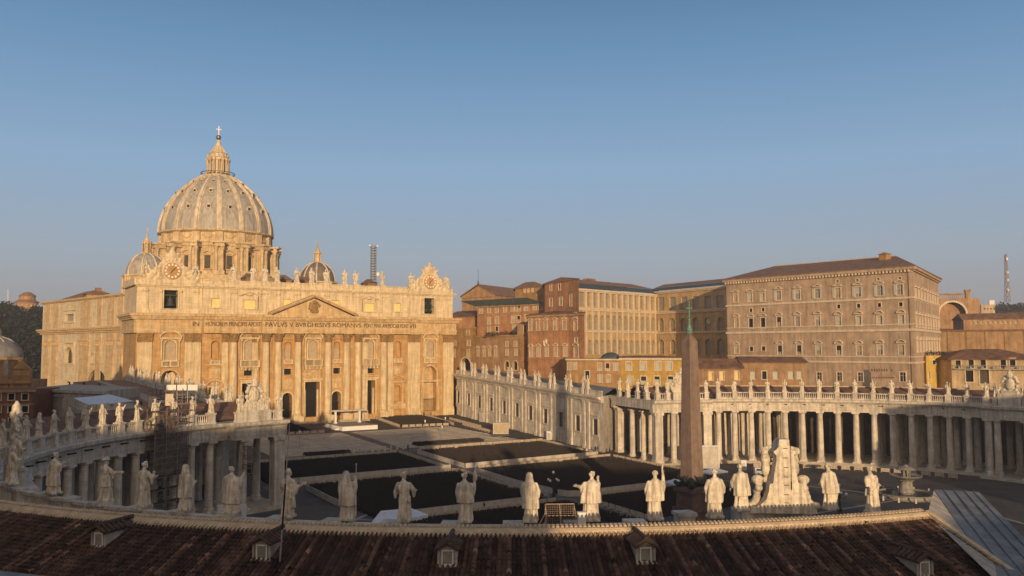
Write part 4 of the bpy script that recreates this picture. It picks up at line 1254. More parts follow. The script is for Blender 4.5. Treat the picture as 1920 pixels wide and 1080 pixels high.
# dormers on the near slope
def dormer(a, r, w, h, seed):
    rnd = random.Random(seed)
    zf = ZR-(r-RI)*.354
    p = pos(-1, r, a, zf); er = Vector((-math.cos(R(a)), math.sin(R(a)), 0)); et = Vector((-er.y, er.x, 0)); z = Vector((0, 0, 1))
    dp = (h+.1)/.354
    f = MB()
    f.add([p-et*w/2-z*.4, p+et*w/2-z*.4, p+et*w/2+z*h, p+z*(h+.32), p-et*w/2+z*h, p-er*dp-et*w/2+z*h, p-er*dp+et*w/2+z*h, p-er*dp+z*(h+.32)],
          [(0, 1, 2, 3, 4), (0, 4, 5), (1, 6, 2)])
    for s in (-1, 1): f.obox(p+et*(s*w/2-.06)-z*.4+er*.0, et*.12, er*.08, z*(h+.4))
    f.obox(p-et*w*.62-z*.06, et*w*1.24, er*.2, z*.12)
    o = f.build('dormer', M['plaster'], CS)
    g = MB(); g.obox(p-et*w*.31+er*.02+z*.1, et*w*.62, er*.02, z*(h-.15)); g.build('window', M['pane_pale'], o); g = MB()
    for q in (-.33, .27): g.obox(p+et*w*q+er*.02+z*.06, et*w*.06, er*.05, z*(h-.08))
    for q in (.06, h-.1): g.obox(p-et*w*.33+er*.02+z*q, et*w*.66, er*.055, z*.06)
    g.build('window_frame', M['white'], o)
    g = MB()
    for s in (-1, 1):
        n = 6
        for k in range(n):
            t0 = k/n*(dp*.8)
            q0 = p+er*(.22-t0)+z*(h+.42); q1 = p+er*(.22-t0)+et*s*(w/2+.16)+z*(h+.02)
            g.tube(q0, q1, .11, .12, 6)
        c0 = p+er*.24; 
        g.add([c0+z*(h+.36), c0+et*s*(w/2+.16)+z*(h-.04), c0-er*dp*.95+et*s*(w/2+.16)+z*(h-.04), c0-er*dp*.95+z*(h+.36)], [(0, 1, 2, 3)])
    g.tube(p+er*.28+z*(h+.46), p-er*dp*.95+z*(h+.46), .13, n=7)
    g.build('dormer_roof', M['tile_plain'], o)
M['tile_plain'] = mat('dormer_tile', (.09, .058, .043), var=.35, scale=3, bump=.5, bscale=18)
for k, (a, r) in enumerate(((-28.9, 79.0), (-38.9, 79.4), (-46.9, 79.6), (-54.65, 79.7), (-62.6, 79.6), (-73.6, 82.2))):
    dormer(a, r, 1.0, .92, k)
# outer walls carrying the near roof
f = MB(); f.sweep([(84.6, 1.0), (84.6, 18.0)], -36, 0, R(-14), R(-60), 60, -1, closed=False); f.build('outer_wall', M['plaster'], CS)

# ------------------------------------------------------------------ straight wings running to the church
def wing(sx, label):
    T = thing('corridor_wing', label, 'wing', (sx*55, 130, 2))
    A = (sx*51.7, 88.5); B = (sx*60.2, 190.4)
    def zb(t): return 2.0+t*4.1
    def zt(t): return 17.2+t*4.0
    W = Wall(B, A, 0, 30) if sx > 0 else Wall(A, B, 0, 30)
    L = W.L
    tt = (lambda a: 1-a/L) if sx > 0 else (lambda a: a/L)
    st = M['travertine'] if sx > 0 else M['travertine_grey']
    cen = [(c-.0766)/.9234 for c in (.985, .898, .813, .725, .633, .547, .462, .373, .286, .198, .111)]
    cs = [(L*(1-t) if sx > 0 else L*t) for t in cen]
    f = MB()
    # sloping wall built as strips, windows left open
    edges = sorted([0.0, L]+[c-1.25 for c in cs if c-1.25 > 0]+[c+1.25 for c in cs])
    hz = (5.6, 10.6)
    for a0, a1 in zip(edges[:-1], edges[1:]):
        t0, t1 = tt(a0), tt(a1)
        mid = (a0+a1)/2
        win = any(abs(mid-c) < .3 for c in cs)
        def q(l0, h0, l1, h1):
            f.quad(W.P(a0, l0), W.P(a1, l1), W.P(a1, h1), W.P(a0, h0))
        if not win: q(zb(t0)-2, zt(t0), zb(t1)-2, zt(t1))
        else:
            b0, b1 = zb(t0)+hz[0]-.9, zb(t1)+hz[0]-.9; m0 = zb(tt(mid))+hz[0]-.9; m1 = m0+4.6
            q(zb(t0)-2, m0, zb(t1)-2, m0); q(m1, zt(t0), m1, zt(t1))
            for a in (a0, a1): f.quad(W.P(a, m0), W.P(a, m0, -.2), W.P(a, m1, -.2), W.P(a, m1))
            f.quad(W.P(a0, m0), W.P(a1, m0), W.P(a1, m0, -.2), W.P(a0, m0, -.2)); f.quad(W.P(a0, m1), W.P(a1, m1), W.P(a1, m1, -.2), W.P(a0, m1, -.2))
    f.build('wall', st, T)
    for c in cs:
        m0 = zb(tt(c))+hz[0]-.9; m1 = m0+4.6
        f = MB(); W.ring(f, c-1.25, c+1.25, m0, m1, .4, .22); W.box(f, c-2.0, c+2.0, m1+.75, m1+1.15, 0, .4)
        W.box(f, c-1.9, c+1.9, m1+2.0, m1+2.25, 0, .15); W.box(f, c-2.1, c-1.9, m0-1.5, m1+2.2, 0, .12); W.box(f, c+1.9, c+2.1, m0-1.5, m1+2.2, 0, .12)
        o = f.build('window', st, T); p = MB(); W.panel(p, c-1.25, c+1.25, m0, m1, -.18); p.build('pane', M['pane'], o)
    mids = [(cs[i]+cs[i+1])/2 for i in range(len(cs)-1)]
    for c in mids:
        for s in (-1, 1):
            a = c+s*1.15; z0 = zb(tt(a))-1.5; z1 = zt(tt(a))-.9
            f = MB(); W.box(f, a-.75, a+.75, z0, z0+2.6, 0, .55); W.box(f, a-.62, a+.62, z0+2.6, z1-.6, 0, .4); W.box(f, a-.8, a+.8, z1-.6, z1, 0, .55)
            f.build('pilaster', st, T)
    # entablature and balustrade follow the slope
    f = MB()
    def slope_box(a0, a1, dz0, dz1, d0, d1):
        p = [W.P(a0, zt(tt(a0))+dz0, d0), W.P(a1, zt(tt(a1))+dz0, d0), W.P(a1, zt(tt(a1))+dz0, d1), W.P(a0, zt(tt(a0))+dz0, d1)]
        f.add(p+[v+Vector((0, 0, dz1-dz0)) for v in p], [(3, 2, 1, 0), (4, 5, 6, 7), (0, 1, 5, 4), (1, 2, 6, 5), (2, 3, 7, 6), (3, 0, 4, 7)])
    slope_box(0, L, -.9, -.1, -.3, .7); slope_box(0, L, -.1, .35, -.3, 1.2); slope_box(0, L, .35, .85, -.3, 1.75)
    slope_box(0, L, .85, 1.2, -.2, .6); slope_box(0, L, 2.25, 2.5, -.1, .5)
    slope_box(0, L, 1.2, 2.25, .0, .35)
    PT = []
    for c in mids:
        for s in (-1, 1):
            a = c+s*1.25
            z = zt(tt(a)); W.box(f, a-.65, a+.65, z+.85, z+2.75, -.3, .9); PT.append((W.P(a, z+2.75, .3)))
    f.build('balustrade', st, T)
    f = MB()
    D = 15.0
    RH = 3.0 if sx > 0 else 1.35
    for d0, d1, h0, h1 in ((-.3, -D/2, 1.2, RH), (-D/2, -D, RH, 1.0)):
        c0 = (9 if sx < 0 else 0); c1 = (-9 if sx > 0 else 0)
        f.quad(W.P(-c0*d0/D, zt(tt(0))+h0, d0), W.P(L-c1*d0/D, zt(tt(L))+h0, d0), W.P(L-c1*d1/D, zt(tt(L))+h1, d1), W.P(-c0*d1/D, zt(tt(0))+h1, d1))
    f.build('roof', M['lead'] if sx > 0 else M['rooftile_far'], T)
    f = MB()
    f.quad(W.P(0, zb(tt(0))-3, -D), W.P(L, zb(tt(L))-3, -D), W.P(L, zt(tt(L))+1, -D), W.P(0, zt(tt(0))+1, -D))
    for a in (0, L):
        ch = (-9 if a == L else 0) if sx > 0 else (9 if a == 0 else 0)
        f.add([W.P(a, zb(tt(a))-3, 0), W.P(a+ch, zb(tt(a))-3, -D), W.P(a+ch, zt(tt(a))+.9, -D), W.P(a+ch/2, zt(tt(a))+1.2, -D/2), W.P(a, zt(tt(a))+1.0, 0)], [(0, 1, 2, 3, 4)])
    f.build('back_wall', M['plaster'], T)
    if sx < 0:
        f = MB()      # pale outer slope with vent pipes
        f.quad(W.P(3, zt(tt(3))+1.4, -D/2-.3), W.P(L-2, zt(tt(L-2))+1.4, -D/2-.3), W.P(L-2, zt(tt(L-2))-.6, -D-11), W.P(3, zt(tt(3))-.6, -D-11))
        f.quad(W.P(3, zt(tt(3))-.6, -D-11), W.P(L-2, zt(tt(L-2))-.6, -D-11), W.P(L-2, zb(1)-3, -D-11), W.P(3, zb(0)-3, -D-11))
        f.add([W.P(L-2, zt(tt(L-2))+1.4, -D/2-.3), W.P(L-2, zt(tt(L-2))-.6, -D-11), W.P(L-2, zb(0)-3, -D-11), W.P(L-2, zb(0)-3, -D/2-.3)], [(0, 1, 2, 3)])
        f.build('outer_slope', M['plaster'], T)
        f = MB()
        for k in range(9):
            a = 14+k*10.5; p = W.P(a, zt(tt(a))+1.0-.4*(k % 3), -D*.85-2*(k % 3)); f.tube(p, p+Vector((0, 0, 1.1)), .22, n=6); f.tube(p+Vector((0, 0, 1.0)), p+Vector((-.5, -.5, 1.2)), .22, n=6)
        f.build('vent_pipe', M['black'], T)
    return T, PT
WN, PTN = wing(1, 'long straight wing with pilasters and small dark windows right of the church front')
WS, PTS = wing(-1, 'straight wing behind the scaffolding left of the church front')

# ------------------------------------------------------------------ obelisk
OB = thing('obelisk', 'tall red granite obelisk with a bronze cross in the middle of the square', 'obelisk', (0, 0, 1.0))
f = MB()
for hw, z0, z1 in ((5.2, .9, 1.35), (4.6, 1.35, 1.8), (4.0, 1.8, 2.25)): f.box(-hw, hw, -hw, hw, z0, z1)
f.build('steps', M['step'], OB)
f = MB()
def taper(mb, h0, z0, h1, z1):
    mb.add([(-h0, -h0, z0), (h0, -h0, z0), (h0, h0, z0), (-h0, h0, z0), (-h1, -h1, z1), (h1, -h1, z1), (h1, h1, z1), (-h1, h1, z1)],
           [(3, 2, 1, 0), (4, 5, 6, 7), (0, 1, 5, 4), (1, 2, 6, 5), (2, 3, 7, 6), (3, 0, 4, 7)])
taper(f, 2.5, 2.25, 2.4, 2.9); taper(f, 2.05, 2.9, 2.0, 4.9); taper(f, 2.35, 4.9, 2.4, 5.4); taper(f, 1.9, 5.4, 1.85, 8.0); taper(f, 2.2, 8.0, 2.25, 8.5); taper(f, 1.75, 8.5, 1.6, 9.0)
f.build('pedestal', M['granite_base'], OB)
f = MB()
taper(f, 1.38, 9.3, .92, 33.4); taper(f, .92, 33.4, .12, 34.7)
f.build('shaft', M['granite'], OB)
f = MB()
for sx in (-1, 1):
    for sy in (-1, 1):
        f.ball((sx*1.55, sy*1.55, 9.15), .65, .65, .45, 8, 6); f.ball((sx*1.95, sy*1.95, 9.5), .36, .36, .36, 8, 6)
    f.ball((sx*1.75, 0, 9.9), .32, .5, .8, 8, 6); f.ball((0, sx*1.75, 9.9), .5, .32, .8, 8, 6)
    for k in range(9):
        t = k/8
        f.ball((sx*1.62, -1.6+3.2*t, 10.4-.9*math.sin(math.pi*t)), .2, .22, .24, 6, 4); f.ball((-1.6+3.2*t, sx*1.62, 10.4-.9*math.sin(math.pi*t)), .22, .2, .24, 6, 4)
    for q in (-.7, .7):
        f.tube((sx*1.75, q*.4, 10), (sx*2.0, q*1.7, 11.0), .16, .05, 5); f.tube((q*.4, sx*1.75, 10), (q*1.7, sx*2.0, 11.0), .16, .05, 5)
f.build('bronze_lions', M['bronze'], OB)
f = MB()
f.lathe((0, 0, 34.6), [(.5, 0), (.62, .15), (.45, .3), (.55, .7), (.3, 1.2), (.2, 1.6), (.15, 2.1), (.32, 2.4), (.1, 2.7)], n=10)
for k in range(3): f.ball((.3*math.cos(k*2.1), .3*math.sin(k*2.1), 35.2), .28, .28, .42, 8, 6)
for p in ((0, .5), (1.57, .5)):
    f.tube((0, 0, 37.6), (.55*math.cos(p[0]), .55*math.sin(p[0]), 37.9), .06, .02, 5); f.tube((0, 0, 37.6), (-.55*math.cos(p[0]), -.55*math.sin(p[0]), 37.3), .06, .02, 5)
f.box(-.09, .09, -.09, .09, 37.0, 40.2); f.box(-.65, .65, -.08, .08, 38.9, 39.1)
f.build('finial_cross', M['verdigris'], OB)
# ------------------------------------------------------------------ statues
def chain(mb, pts, rad, n=10):
    for i in range(len(pts)-1):
        mb.tube(pts[i], pts[i+1], rad[i], rad[i+1], n)
    for p, r in zip(pts, rad): mb.ball(p, r, r, r, n, 6)

def loft(mb, rings, n=44):
    """rings: (z, cx, cy, rx, ry, fold amplitude, folds, phase)"""
    vs = []
    for z, cx, cy, rx, ry, am, k, ph in rings:
        for i in range(n):
            t = 2*math.pi*i/n
            q = 1+am*1.35*math.sin(k*t+ph)+am*.9*math.sin((k*.5+1.3)*t+ph*1.7)
            vs.append((cx+rx*q*math.cos(t), cy+ry*q*math.sin(t), z))
    fs = [(j*n+i, j*n+(i+1) % n, (j+1)*n+(i+1) % n, (j+1)*n+i) for j in range(len(rings)-1) for i in range(n)]
    fs += [tuple(range(n-1, -1, -1)), tuple(range((len(rings)-1)*n, len(rings)*n))]
    mb.add(vs, fs)

def hand(mb, p, d, s=1.0):
    """palm, four fingers and a thumb reaching along d"""
    p = Vector(p); d = Vector(d).normalized(); a = d.orthogonal().normalized()
    mb.ball(p, .075*s, .075*s, .085*s, 8, 6)
    for k, L in enumerate((.13, .16, .15, .12)):
        q = p+a*(.05*(k-1.5))*s+d*.05*s
        mb.tube(q, q+d*L*.6*s, .026*s, .022*s, 5); mb.tube(q+d*L*.6*s, q+d*L*s+a.cross(d)*.05*s, .022*s, .016*s, 5)
    mb.tube(p-a*.06*s, p-a*.13*s+d*.08*s, .026*s, .02*s, 5)

def figure(seed, L=(-.52, .1, 1.9, -.45, .35, 1.75), Rr=(.52, .1, 1.9, .4, .4, 1.9), cape=0, hood=0, mitre=0, prop=None, lean=0.0, turn=0.0, hat=0, wide=1.0, kneecape=0, pre=None, H=3.35, halfcut=0, scroll=0, staff=None):
    """one robed stone saint, front towards +y: L and R are elbow + hand of each arm"""
    rnd = random.Random(seed)
    mb = MB(); fine = MB()
    ph = rnd.random()*6; k = rnd.choice((7, 8, 9))
    sw = rnd.choice((-1, 1))*.05
    # plinth
    mb.box(-.48*wide, .48*wide, -.42, .42, 0, .16)
    def cx(z): return lean*(z-.2)/2.6 + sw*math.sin(z*1.6)
    Z = [(.14, .50, .44, .10), (.3, .47, .42, .11), (.7, .41, .37, .11), (1.1, .39, .34, .10), (1.45, .40, .33, .08), (1.75, .34, .27, .06), (2.05, .39, .27, .045), (2.3, .43, .26, .03), (2.46, .36, .22, .02), (2.56, .17, .16, 0), (2.68, .11, .12, 0)]
    loft(mb, [(z, cx(z), -.02, rx*wide, ry, am, k, ph+z*.5) for z, rx, ry, am in Z])
    if cape:
        zb = cape
        ZC = [(zb, .56, .40, .10), (zb+.45, .55, .39, .09), (1.9, .50, .34, .06), (2.25, .48, .30, .04), (2.45, .36, .24, .02), (2.6, .19, .18, 0)]
        loft(mb, [(z, cx(z), -.08, rx*wide, ry, am, k-2, ph+1+z*.4) for z, rx, ry, am in ZC])
    if kneecape:
        loft(mb, [(1.1, cx(1.1), -.04, .52*wide, .42, .08, 9, ph), (1.5, cx(1.5), -.04, .47*wide, .38, .06, 9, ph), (1.85, cx(1.85), -.04, .40*wide, .31, .04, 9, ph)])
    # sash across the back
    s = rnd.choice((-1, 1))
    for q in (0, .09, .18): mb.tube((cx(2.3)+s*.34, -.24, 2.34-q), (cx(1.5)-s*.42, -.26, 1.55-q*1.6), .07, .09, 8)
    # head on its neck
    hx, hy, hz = cx(2.9)+.02*rnd.uniform(-1, 1), .05, 2.92
    e = Vector((math.sin(turn), math.cos(turn), 0)); g = Vector((e.y, -e.x, 0))
    mb.tube((cx(2.6), 0, 2.5), (hx, hy-.02, 2.78), .12, .11, 10)
    mb.ball((hx, hy, hz), .165, .185, .215, 14, 10)
    mb.ball(Vector((hx, hy, hz))+e*.185+Vector((0, 0, -.02)), .035, .035, .055, 6, 5)
    mb.ball(Vector((hx, hy, hz))+e*.12+Vector((0, 0, -.15)), .10, .09, .12, 8, 6)            # chin or beard
    for q in (-1, 1): mb.ball(Vector((hx, hy, hz))+g*q*.17, .03, .05, .06, 6, 5)
    if hood:
        loft(mb, [(2.5, cx(2.5), -.06, .30, .28, .03, 6, ph), (2.75, hx, hy-.06, .24, .26, .02, 6, ph), (3.0, hx, hy-.05, .215, .235, .01, 5, ph), (3.13, hx, hy-.06, .12, .14, 0, 5, ph)])
    elif mitre:
        mb.prism([(-.2, 0), (.2, 0), (.24, .26), (0, .6), (-.24, .26)], Vector((hx, hy-.13, 3.0))-Vector((0, 0, 0)), (1, 0, 0), (0, 0, 1), (0, 1, 0), .26)
        for q in (-1, 1): mb.obox((hx+q*.1-.05, hy-.24, 2.45), (.1, 0, 0), (0, .06, 0), (0, 0, .6))
    elif hat:
        mb.lathe((hx, hy-.02, 3.0), [(.30, 0), (.29, .07), (.19, .09), (.16, .2), (.05, .24)], n=16)
    else:
        for q in range(12):
            t = rnd.random()*6.28; zz = rnd.uniform(-.05, .2)
            mb.ball((hx+.14*math.cos(t)-e.x*.05, hy+.15*math.sin(t)-e.y*.06, hz+zz), .075, .075, .07, 7, 5)
    for sd, A in ((-1, L), (1, Rr)):
        sh = Vector((cx(2.3)+sd*.40*wide, -.01, 2.34)); el = Vector(A[:3]); el.x += cx(el.z); hd = Vector(A[3:]); hd.x += cx(hd.z)
        chain(mb, [sh, el, hd], [.16, .15, .10])
        mb.tube(el, el+Vector((0, -.02, -.42)), .16, .07, 8)            # hanging sleeve
        d = (hd-el).normalized()
        hand(fine, hd+d*.1, d, 1.15)
    if prop: prop(mb, fine)
    me = remesh(mb, 'statue', .04, 0)
    out = MB(); mesh_into(out, me, Matrix.Scale(H/3.2, 4)); bpy.data.meshes.remove(me)
    out.add([(v[0]*H/3.2, v[1]*H/3.2, v[2]*H/3.2) for v in fine.v], fine.f)
    return out

def statue_mesh(mb, name='statue'):
    me = bpy.data.meshes.new(name)
    me.from_pydata(mb.v, [], mb.f)
    b = bmesh.new(); b.from_mesh(me); bmesh.ops.recalc_face_normals(b, faces=b.faces); b.to_mesh(me); b.free()
    me.materials.append(M['statue'])
    me.polygons.foreach_set('use_smooth', [True]*len(me.polygons))
    return me

def place_statue(me, p, face, label, group, s=1.0):
    o = bpy.data.objects.new('statue', me); COL.objects.link(o)
    o.location = p; o.rotation_euler = (0, 0, face-math.pi/2); o.scale = (s, s, s)
    return tag(o, label, 'statue', group)

def p_staff(x, y, top=3.6, ball=.09):
    def f(mb, fine): mb.tube((x, y, .2), (x, y, top), .045, .04, 7); mb.ball((x, y, top), ball, ball, ball, 8, 6)
    return f
def p_crozier(x, y):
    def f(mb, fine):
        mb.tube((x, y, .2), (x, y, 3.2), .045, .04, 7)
        for k in range(8): t = k*.75; mb.tube((x+.16-.16*math.cos(t), y, 3.2+.2*math.sin(t)), (x+.16-.16*math.cos(t+.75)*(1-k*.06), y, 3.2+.2*math.sin(t+.75)), .045, .045, 6)
    return f
def p_tower(x, y, z):
    def f(mb, fine): mb.obox((x-.13, y-.13, z), (.26, 0, 0), (0, .26, 0), (0, 0, .38)); mb.lathe((x, y, z+.36), [(.15, 0), (.13, .1), (.05, .34), (.02, .5)], n=8)
    return f
def p_child(x, y, z):
    def f(mb, fine): mb.ball((x, y, z), .15, .15, .2, 10, 7); mb.ball((x+.02, y, z+.27), .11, .11, .12, 10, 7); mb.tube((x-.05, y, z-.1), (x-.2, y-.05, z-.35), .09, .07, 7)
    return f
def p_book(x, y, z):
    def f(mb, fine): mb.obox((x-.17, y-.05, z-.1), (.32, .08, .1), (0, .1, 0), (0, .05, .36))
    return f
def p_palm(x, y, z):
    def f(mb, fine):
        for k in range(6): mb.tube((x+.0*k, y, z-.2+.1*k), (x+.05+.02*k, y, z+.25+.12*k), .05, .02, 6)
    return f
def p_sword(x, y, z):
    def f(mb, fine): mb.tube((x, y, z+.3), (x, y, z-1.2), .05, .03, 6); mb.tube((x-.18, y, z), (x+.18, y, z), .04, .04, 6)
    return f
def p_cross(x, y):
    def f(mb, fine): mb.tube((x, y, .3), (x, y, 3.5), .06, .06, 6); mb.tube((x-.35, y, 3.0), (x+.35, y, 3.0), .06, .06, 6)
    return f
def p_cloak(x):
    def f(mb, fine):
        for k in range(5): mb.tube((x, -.1+.05*k, 2.1-.1*k), (x*1.5, -.12, .9-.07*k), .10, .16, 7)
    return f

G_FG = 'stone saints along the near colonnade, seen from behind'
FGD = [  # (angle, radius, arguments, label)
 (-8.6, 67.0, dict(seed=1, lean=.05, Rr=(.6, .1, 1.95, .75, .4, 2.0)), 'hazy grey stone saint second from the left of the near row, one arm held out'),
 (-14.6, 67.0, dict(seed=2, lean=.05, L=(-.5, .1, 1.95, -.2, .4, 1.9), Rr=(.55, .15, 1.95, .5, .45, 2.0), prop=p_book(.45, .45, 2.0)), 'grey stone saint leaning forward over a book, at the left end of the near row'),
 (-21.8, 66.9, dict(seed=3, cape=.62, wide=1.12, Rr=(.62, .1, 2.1, .72, .2, 2.25), L=(-.55, .1, 1.7, -.6, .1, 1.3)), 'stone saint with a broad spread cape shaped like a shield, back to the viewer'),
 (-28.1, 66.9, dict(seed=4, kneecape=1, hat=1, wide=.92, Rr=(.55, .2, 2.05, .95, .4, 2.1), lean=-.03), 'stone saint in a hat and short cape stretching his right arm forward'),
 (-32.0, 67.0, dict(seed=5, wide=.86, Rr=(.5, .2, 1.95, .55, .35, 2.0), prop=p_child(.55, .3, 2.1), turn=.5), 'slim stone saint carrying a small child on the right arm'),
 (-35.6, 67.0, dict(seed=6, hood=1, cape=.9, wide=.92), 'hooded stone saint with a long mantle, left of the broad caped one'),
 (-39.1, 66.9, dict(seed=7, cape=.7, wide=1.2, lean=.02, mitre=0, hat=0, hood=0, Rr=(.6, .1, 2.2, .7, .25, 2.5)), 'very broad stone saint wrapped in a heavy hanging cope'),
 (-43.2, 67.0, dict(seed=8, wide=.86, lean=-.08, Rr=(.55, .15, 1.9, .85, .35, 2.1), prop=p_cloak(.3), turn=.9), 'bareheaded stone saint turned aside behind the thin mast'),
 (-47.1, 67.1, dict(seed=9, hood=1, cape=.95, wide=.98, Rr=(.55, .1, 2.1, .56, .15, 2.6), prop=p_staff(.56, .16, 3.55, .06)), 'hooded stone saint raising a short staff by the right shoulder'),
 (-50.7, 67.1, dict(seed=10, wide=.9, Rr=(.62, .05, 1.95, .62, .35, 1.9), L=(-.6, .05, 1.85, -.4, .3, 1.7), turn=.6), 'bareheaded stone saint with a looped mantle and both elbows out'),
 (-54.4, 67.1, dict(seed=11, hood=0, cape=1.25, wide=.96, Rr=(.55, .15, 2.1, .62, .15, 2.5), prop=p_tower(.62, .15, 2.6)), 'stone saint holding up a small pointed tower beside the head'),
 (-58.3, 67.0, dict(seed=12, hood=1, cape=.85, wide=.94, L=(-.5, .2, 1.9, -.2, .4, 1.8)), 'closely wrapped hooded stone saint left of the steel cage'),
 (-62.0, 66.9, dict(seed=13, cape=1.15, wide=1.08, L=(-.6, .15, 2.1, -.85, .35, 2.15), Rr=(.5, .3, 2.1, .5, .5, 2.45)), 'sunlit stone friar with arms spread right of the steel cage'),
 (-65.9, 67.0, dict(seed=14, cape=1.2, wide=1.0, Rr=(.62, .1, 2.1, .62, .25, 2.75), prop=p_palm(.6, .25, 2.9)), 'sunlit stone friar lifting his right hand above the shoulder, left of the obelisk'),
 (-69.7, 67.2, dict(seed=15, wide=1.05, cape=1.0, lean=-.03, Rr=(.75, .2, 1.9, .95, .5, 1.6)), 'front stone figure of the pair left of the tall carved crest'),
 (-72.4, 65.2, dict(seed=16, wide=1.0, cape=1.0, lean=.05, L=(-.55, .2, 1.9, -.5, .5, 1.5)), 'rear stone figure of the pair left of the tall carved crest'),
 (-78.05, 67.0, dict(seed=17, wide=.98, cape=1.1, lean=.02, prop=p_cloak(.28)), 'draped bareheaded stone figure just right of the tall carved crest'),
 (-79.6, 69.4, dict(seed=18, wide=.92, lean=-.1, L=(-.5, -.1, 2.2, -.3, -.25, 1.7), Rr=(.55, .1, 1.7, .9, .3, 1.75), turn=.7), 'twisting stone figure at the right end of the near row, beside the fountain'),
]
for a, r, kw, lab in FGD:
    me = statue_mesh(figure(**kw))
    p = pos(-1, r, a, 20.2)
    face = math.atan2(-p.y, -(p.x+36))
    place_statue(me, p, face, lab, G_FG, 1.05)

# a smaller set of poses for the far rows
POSES = [dict(seed=31, cape=.7, Rr=(.55, .15, 2.0, .5, .45, 2.2)), dict(seed=32, mitre=1, prop=p_crozier(.62, .3), Rr=(.55, .15, 2.0, .6, .3, 2.1)), dict(seed=33, lean=.08, Rr=(.6, .1, 2.1, .9, .3, 2.4)),
         dict(seed=34, hood=1, cape=.9), dict(seed=35, prop=p_palm(-.5, .4, 2.0), lean=-.06), dict(seed=36, kneecape=1, prop=p_book(.3, .45, 1.9)), dict(seed=37, prop=p_cross(-.65, .2), wide=.95), dict(seed=38, lean=.1, L=(-.6, .2, 2.2, -.75, .4, 2.6), cape=1.1),
         dict(seed=39, prop=p_sword(.55, .3, 1.6), wide=1.05)]
DESC = ['in a long cape', 'in a mitre with a crozier', 'with one arm flung out', 'hooded and wrapped', 'holding a palm branch', 'in a short cape reading', 'beside a tall cross', 'raising the left hand', 'leaning on a sword']
PM = [statue_mesh(figure(**k)) for k in POSES]
ORD = ['first', 'second', 'third', 'fourth', 'fifth', 'sixth', 'seventh', 'eighth', 'ninth', 'tenth', 'eleventh', 'twelfth', 'thirteenth', 'fourteenth', 'fifteenth', 'sixteenth', 'seventeenth', 'eighteenth', 'nineteenth', 'twentieth', 'twenty-first', 'twenty-second', 'twenty-third', 'twenty-fourth']
rnd = random.Random(11)
def row(items, fmt, group, face_to, s=1.0):
    for i, p in enumerate(items):
        k = (i*4+i//3) % len(PM)
        d = Vector(face_to(p))
        place_statue(PM[k], p, math.atan2(d.y, d.x)+rnd.uniform(-.35, .35), fmt.format(ORD[i], DESC[k]), group, s*rnd.uniform(.97, 1.05))
# far colonnade, left to right
itm = sorted([(a, r) for a, r in PLN if a > -6], key=lambda t: -t[0])
lft = [q for q in itm if q[0] > 60.5]
rgt = [q for q in itm if q[0] <= 60.5]
row([pos(1, r, a, 20.2) for a, r in lft], 'stone saint {1}, {0} from the corner of the far end block', 'stone saints on the far colonnade', lambda p: (36-p.x, -p.y, 0))
row([pos(1, r, a, 20.2) for a, r in rgt], 'stone saint {1}, {0} balustrade statue right of the obelisk', 'stone saints on the far colonnade', lambda p: (36-p.x, -p.y, 0))
# left colonnade
itm = sorted([(a, r) for a, r in PLS if a > 6], key=lambda t: t[0])
row([pos(-1, r, a, 20.2) for a, r in itm], 'stone saint {1}, {0} from the left edge, left balustrade', 'stone saints on the left colonnade', lambda p: (-36-p.x, -p.y, 0))
row([pos(-1, r, a, 20.2) for a, r in PLS if -6 < a < 6], 'stone saint {1}, {0} of the cluster at the left edge', 'stone saints on the left colonnade', lambda p: (-36-p.x, -p.y, 0))
# the two straight wings
row(sorted(PTN, key=lambda p: -p.y), 'stone saint {1}, {0} from the church, right wing', 'stone saints in pairs on the right wing', lambda p: (-1, 0, 0))
row(sorted(PTS, key=lambda p: -p.y), 'stone saint {1}, {0} from the church, left wing', 'stone saints in pairs on the left wing', lambda p: (1, 0, 0))
# church front
row([Vector((X0+r, 191.3 if abs(r) < 38 else 192.4, 55.72)) for r in PED], 'stone apostle {1}, {0} from the left on the church parapet', 'apostles on the church parapet', lambda p: (0, -1, 0), 1.62)

# ------------------------------------------------------------------ crests (carved papal arms on the colonnades)
def crest(p, face, label, s=1.0):
    mb = MB(); rn = random.Random(5)
    mb.ball((0, 0, 2.6), 1.15, .45, 1.5, 16, 10); mb.ball((0, .35, 2.7), .85, .3, 1.15, 14, 8)
    mb.ball((0, .1, 4.5), .75, .6, .55, 12, 8); mb.ball((0, .1, 5.1), .5, .45, .5, 10, 8); mb.ball((0, .1, 5.6), .2, .2, .25)
    for q in (-1, 1):
        for z, x, r in ((3.9, 1.2, .4), (3.3, 1.5, .38), (2.4, 1.45, .42), (1.5, 1.25, .45), (.9, 1.6, .55), (.7, 2.3, .5), (1.3, 2.5, .42), (1.9, 2.3, .36), (4.3, .95, .3)): mb.ball((q*x, .1*rn.uniform(-1, 1), z), r, r*.9, r, 9, 7)
        mb.tube((q*1.0, .2, 4.1), (q*1.9, .2, 3.0), .18, .12, 6); mb.tube((q*.7, -.1, 3.9), (q*1.7, -.1, 4.9), .14, .1, 6)
    mb.box(-2.5, 2.5, -.6, .6, 0, .75); mb.box(-1.7, 1.7, -.5, .5, .6, 1.4)
    me = remesh(mb, 'crest', .10, 1)
    me.materials.append(M['statue'])
    o = bpy.data.objects.new('coat_of_arms', me); COL.objects.link(o)
    o.location = p; o.rotation_euler = (0, 0, face-math.pi/2); o.scale = (s, s, s)
    return tag(o, label, 'coat of arms', 'carved coats of arms on the colonnades')
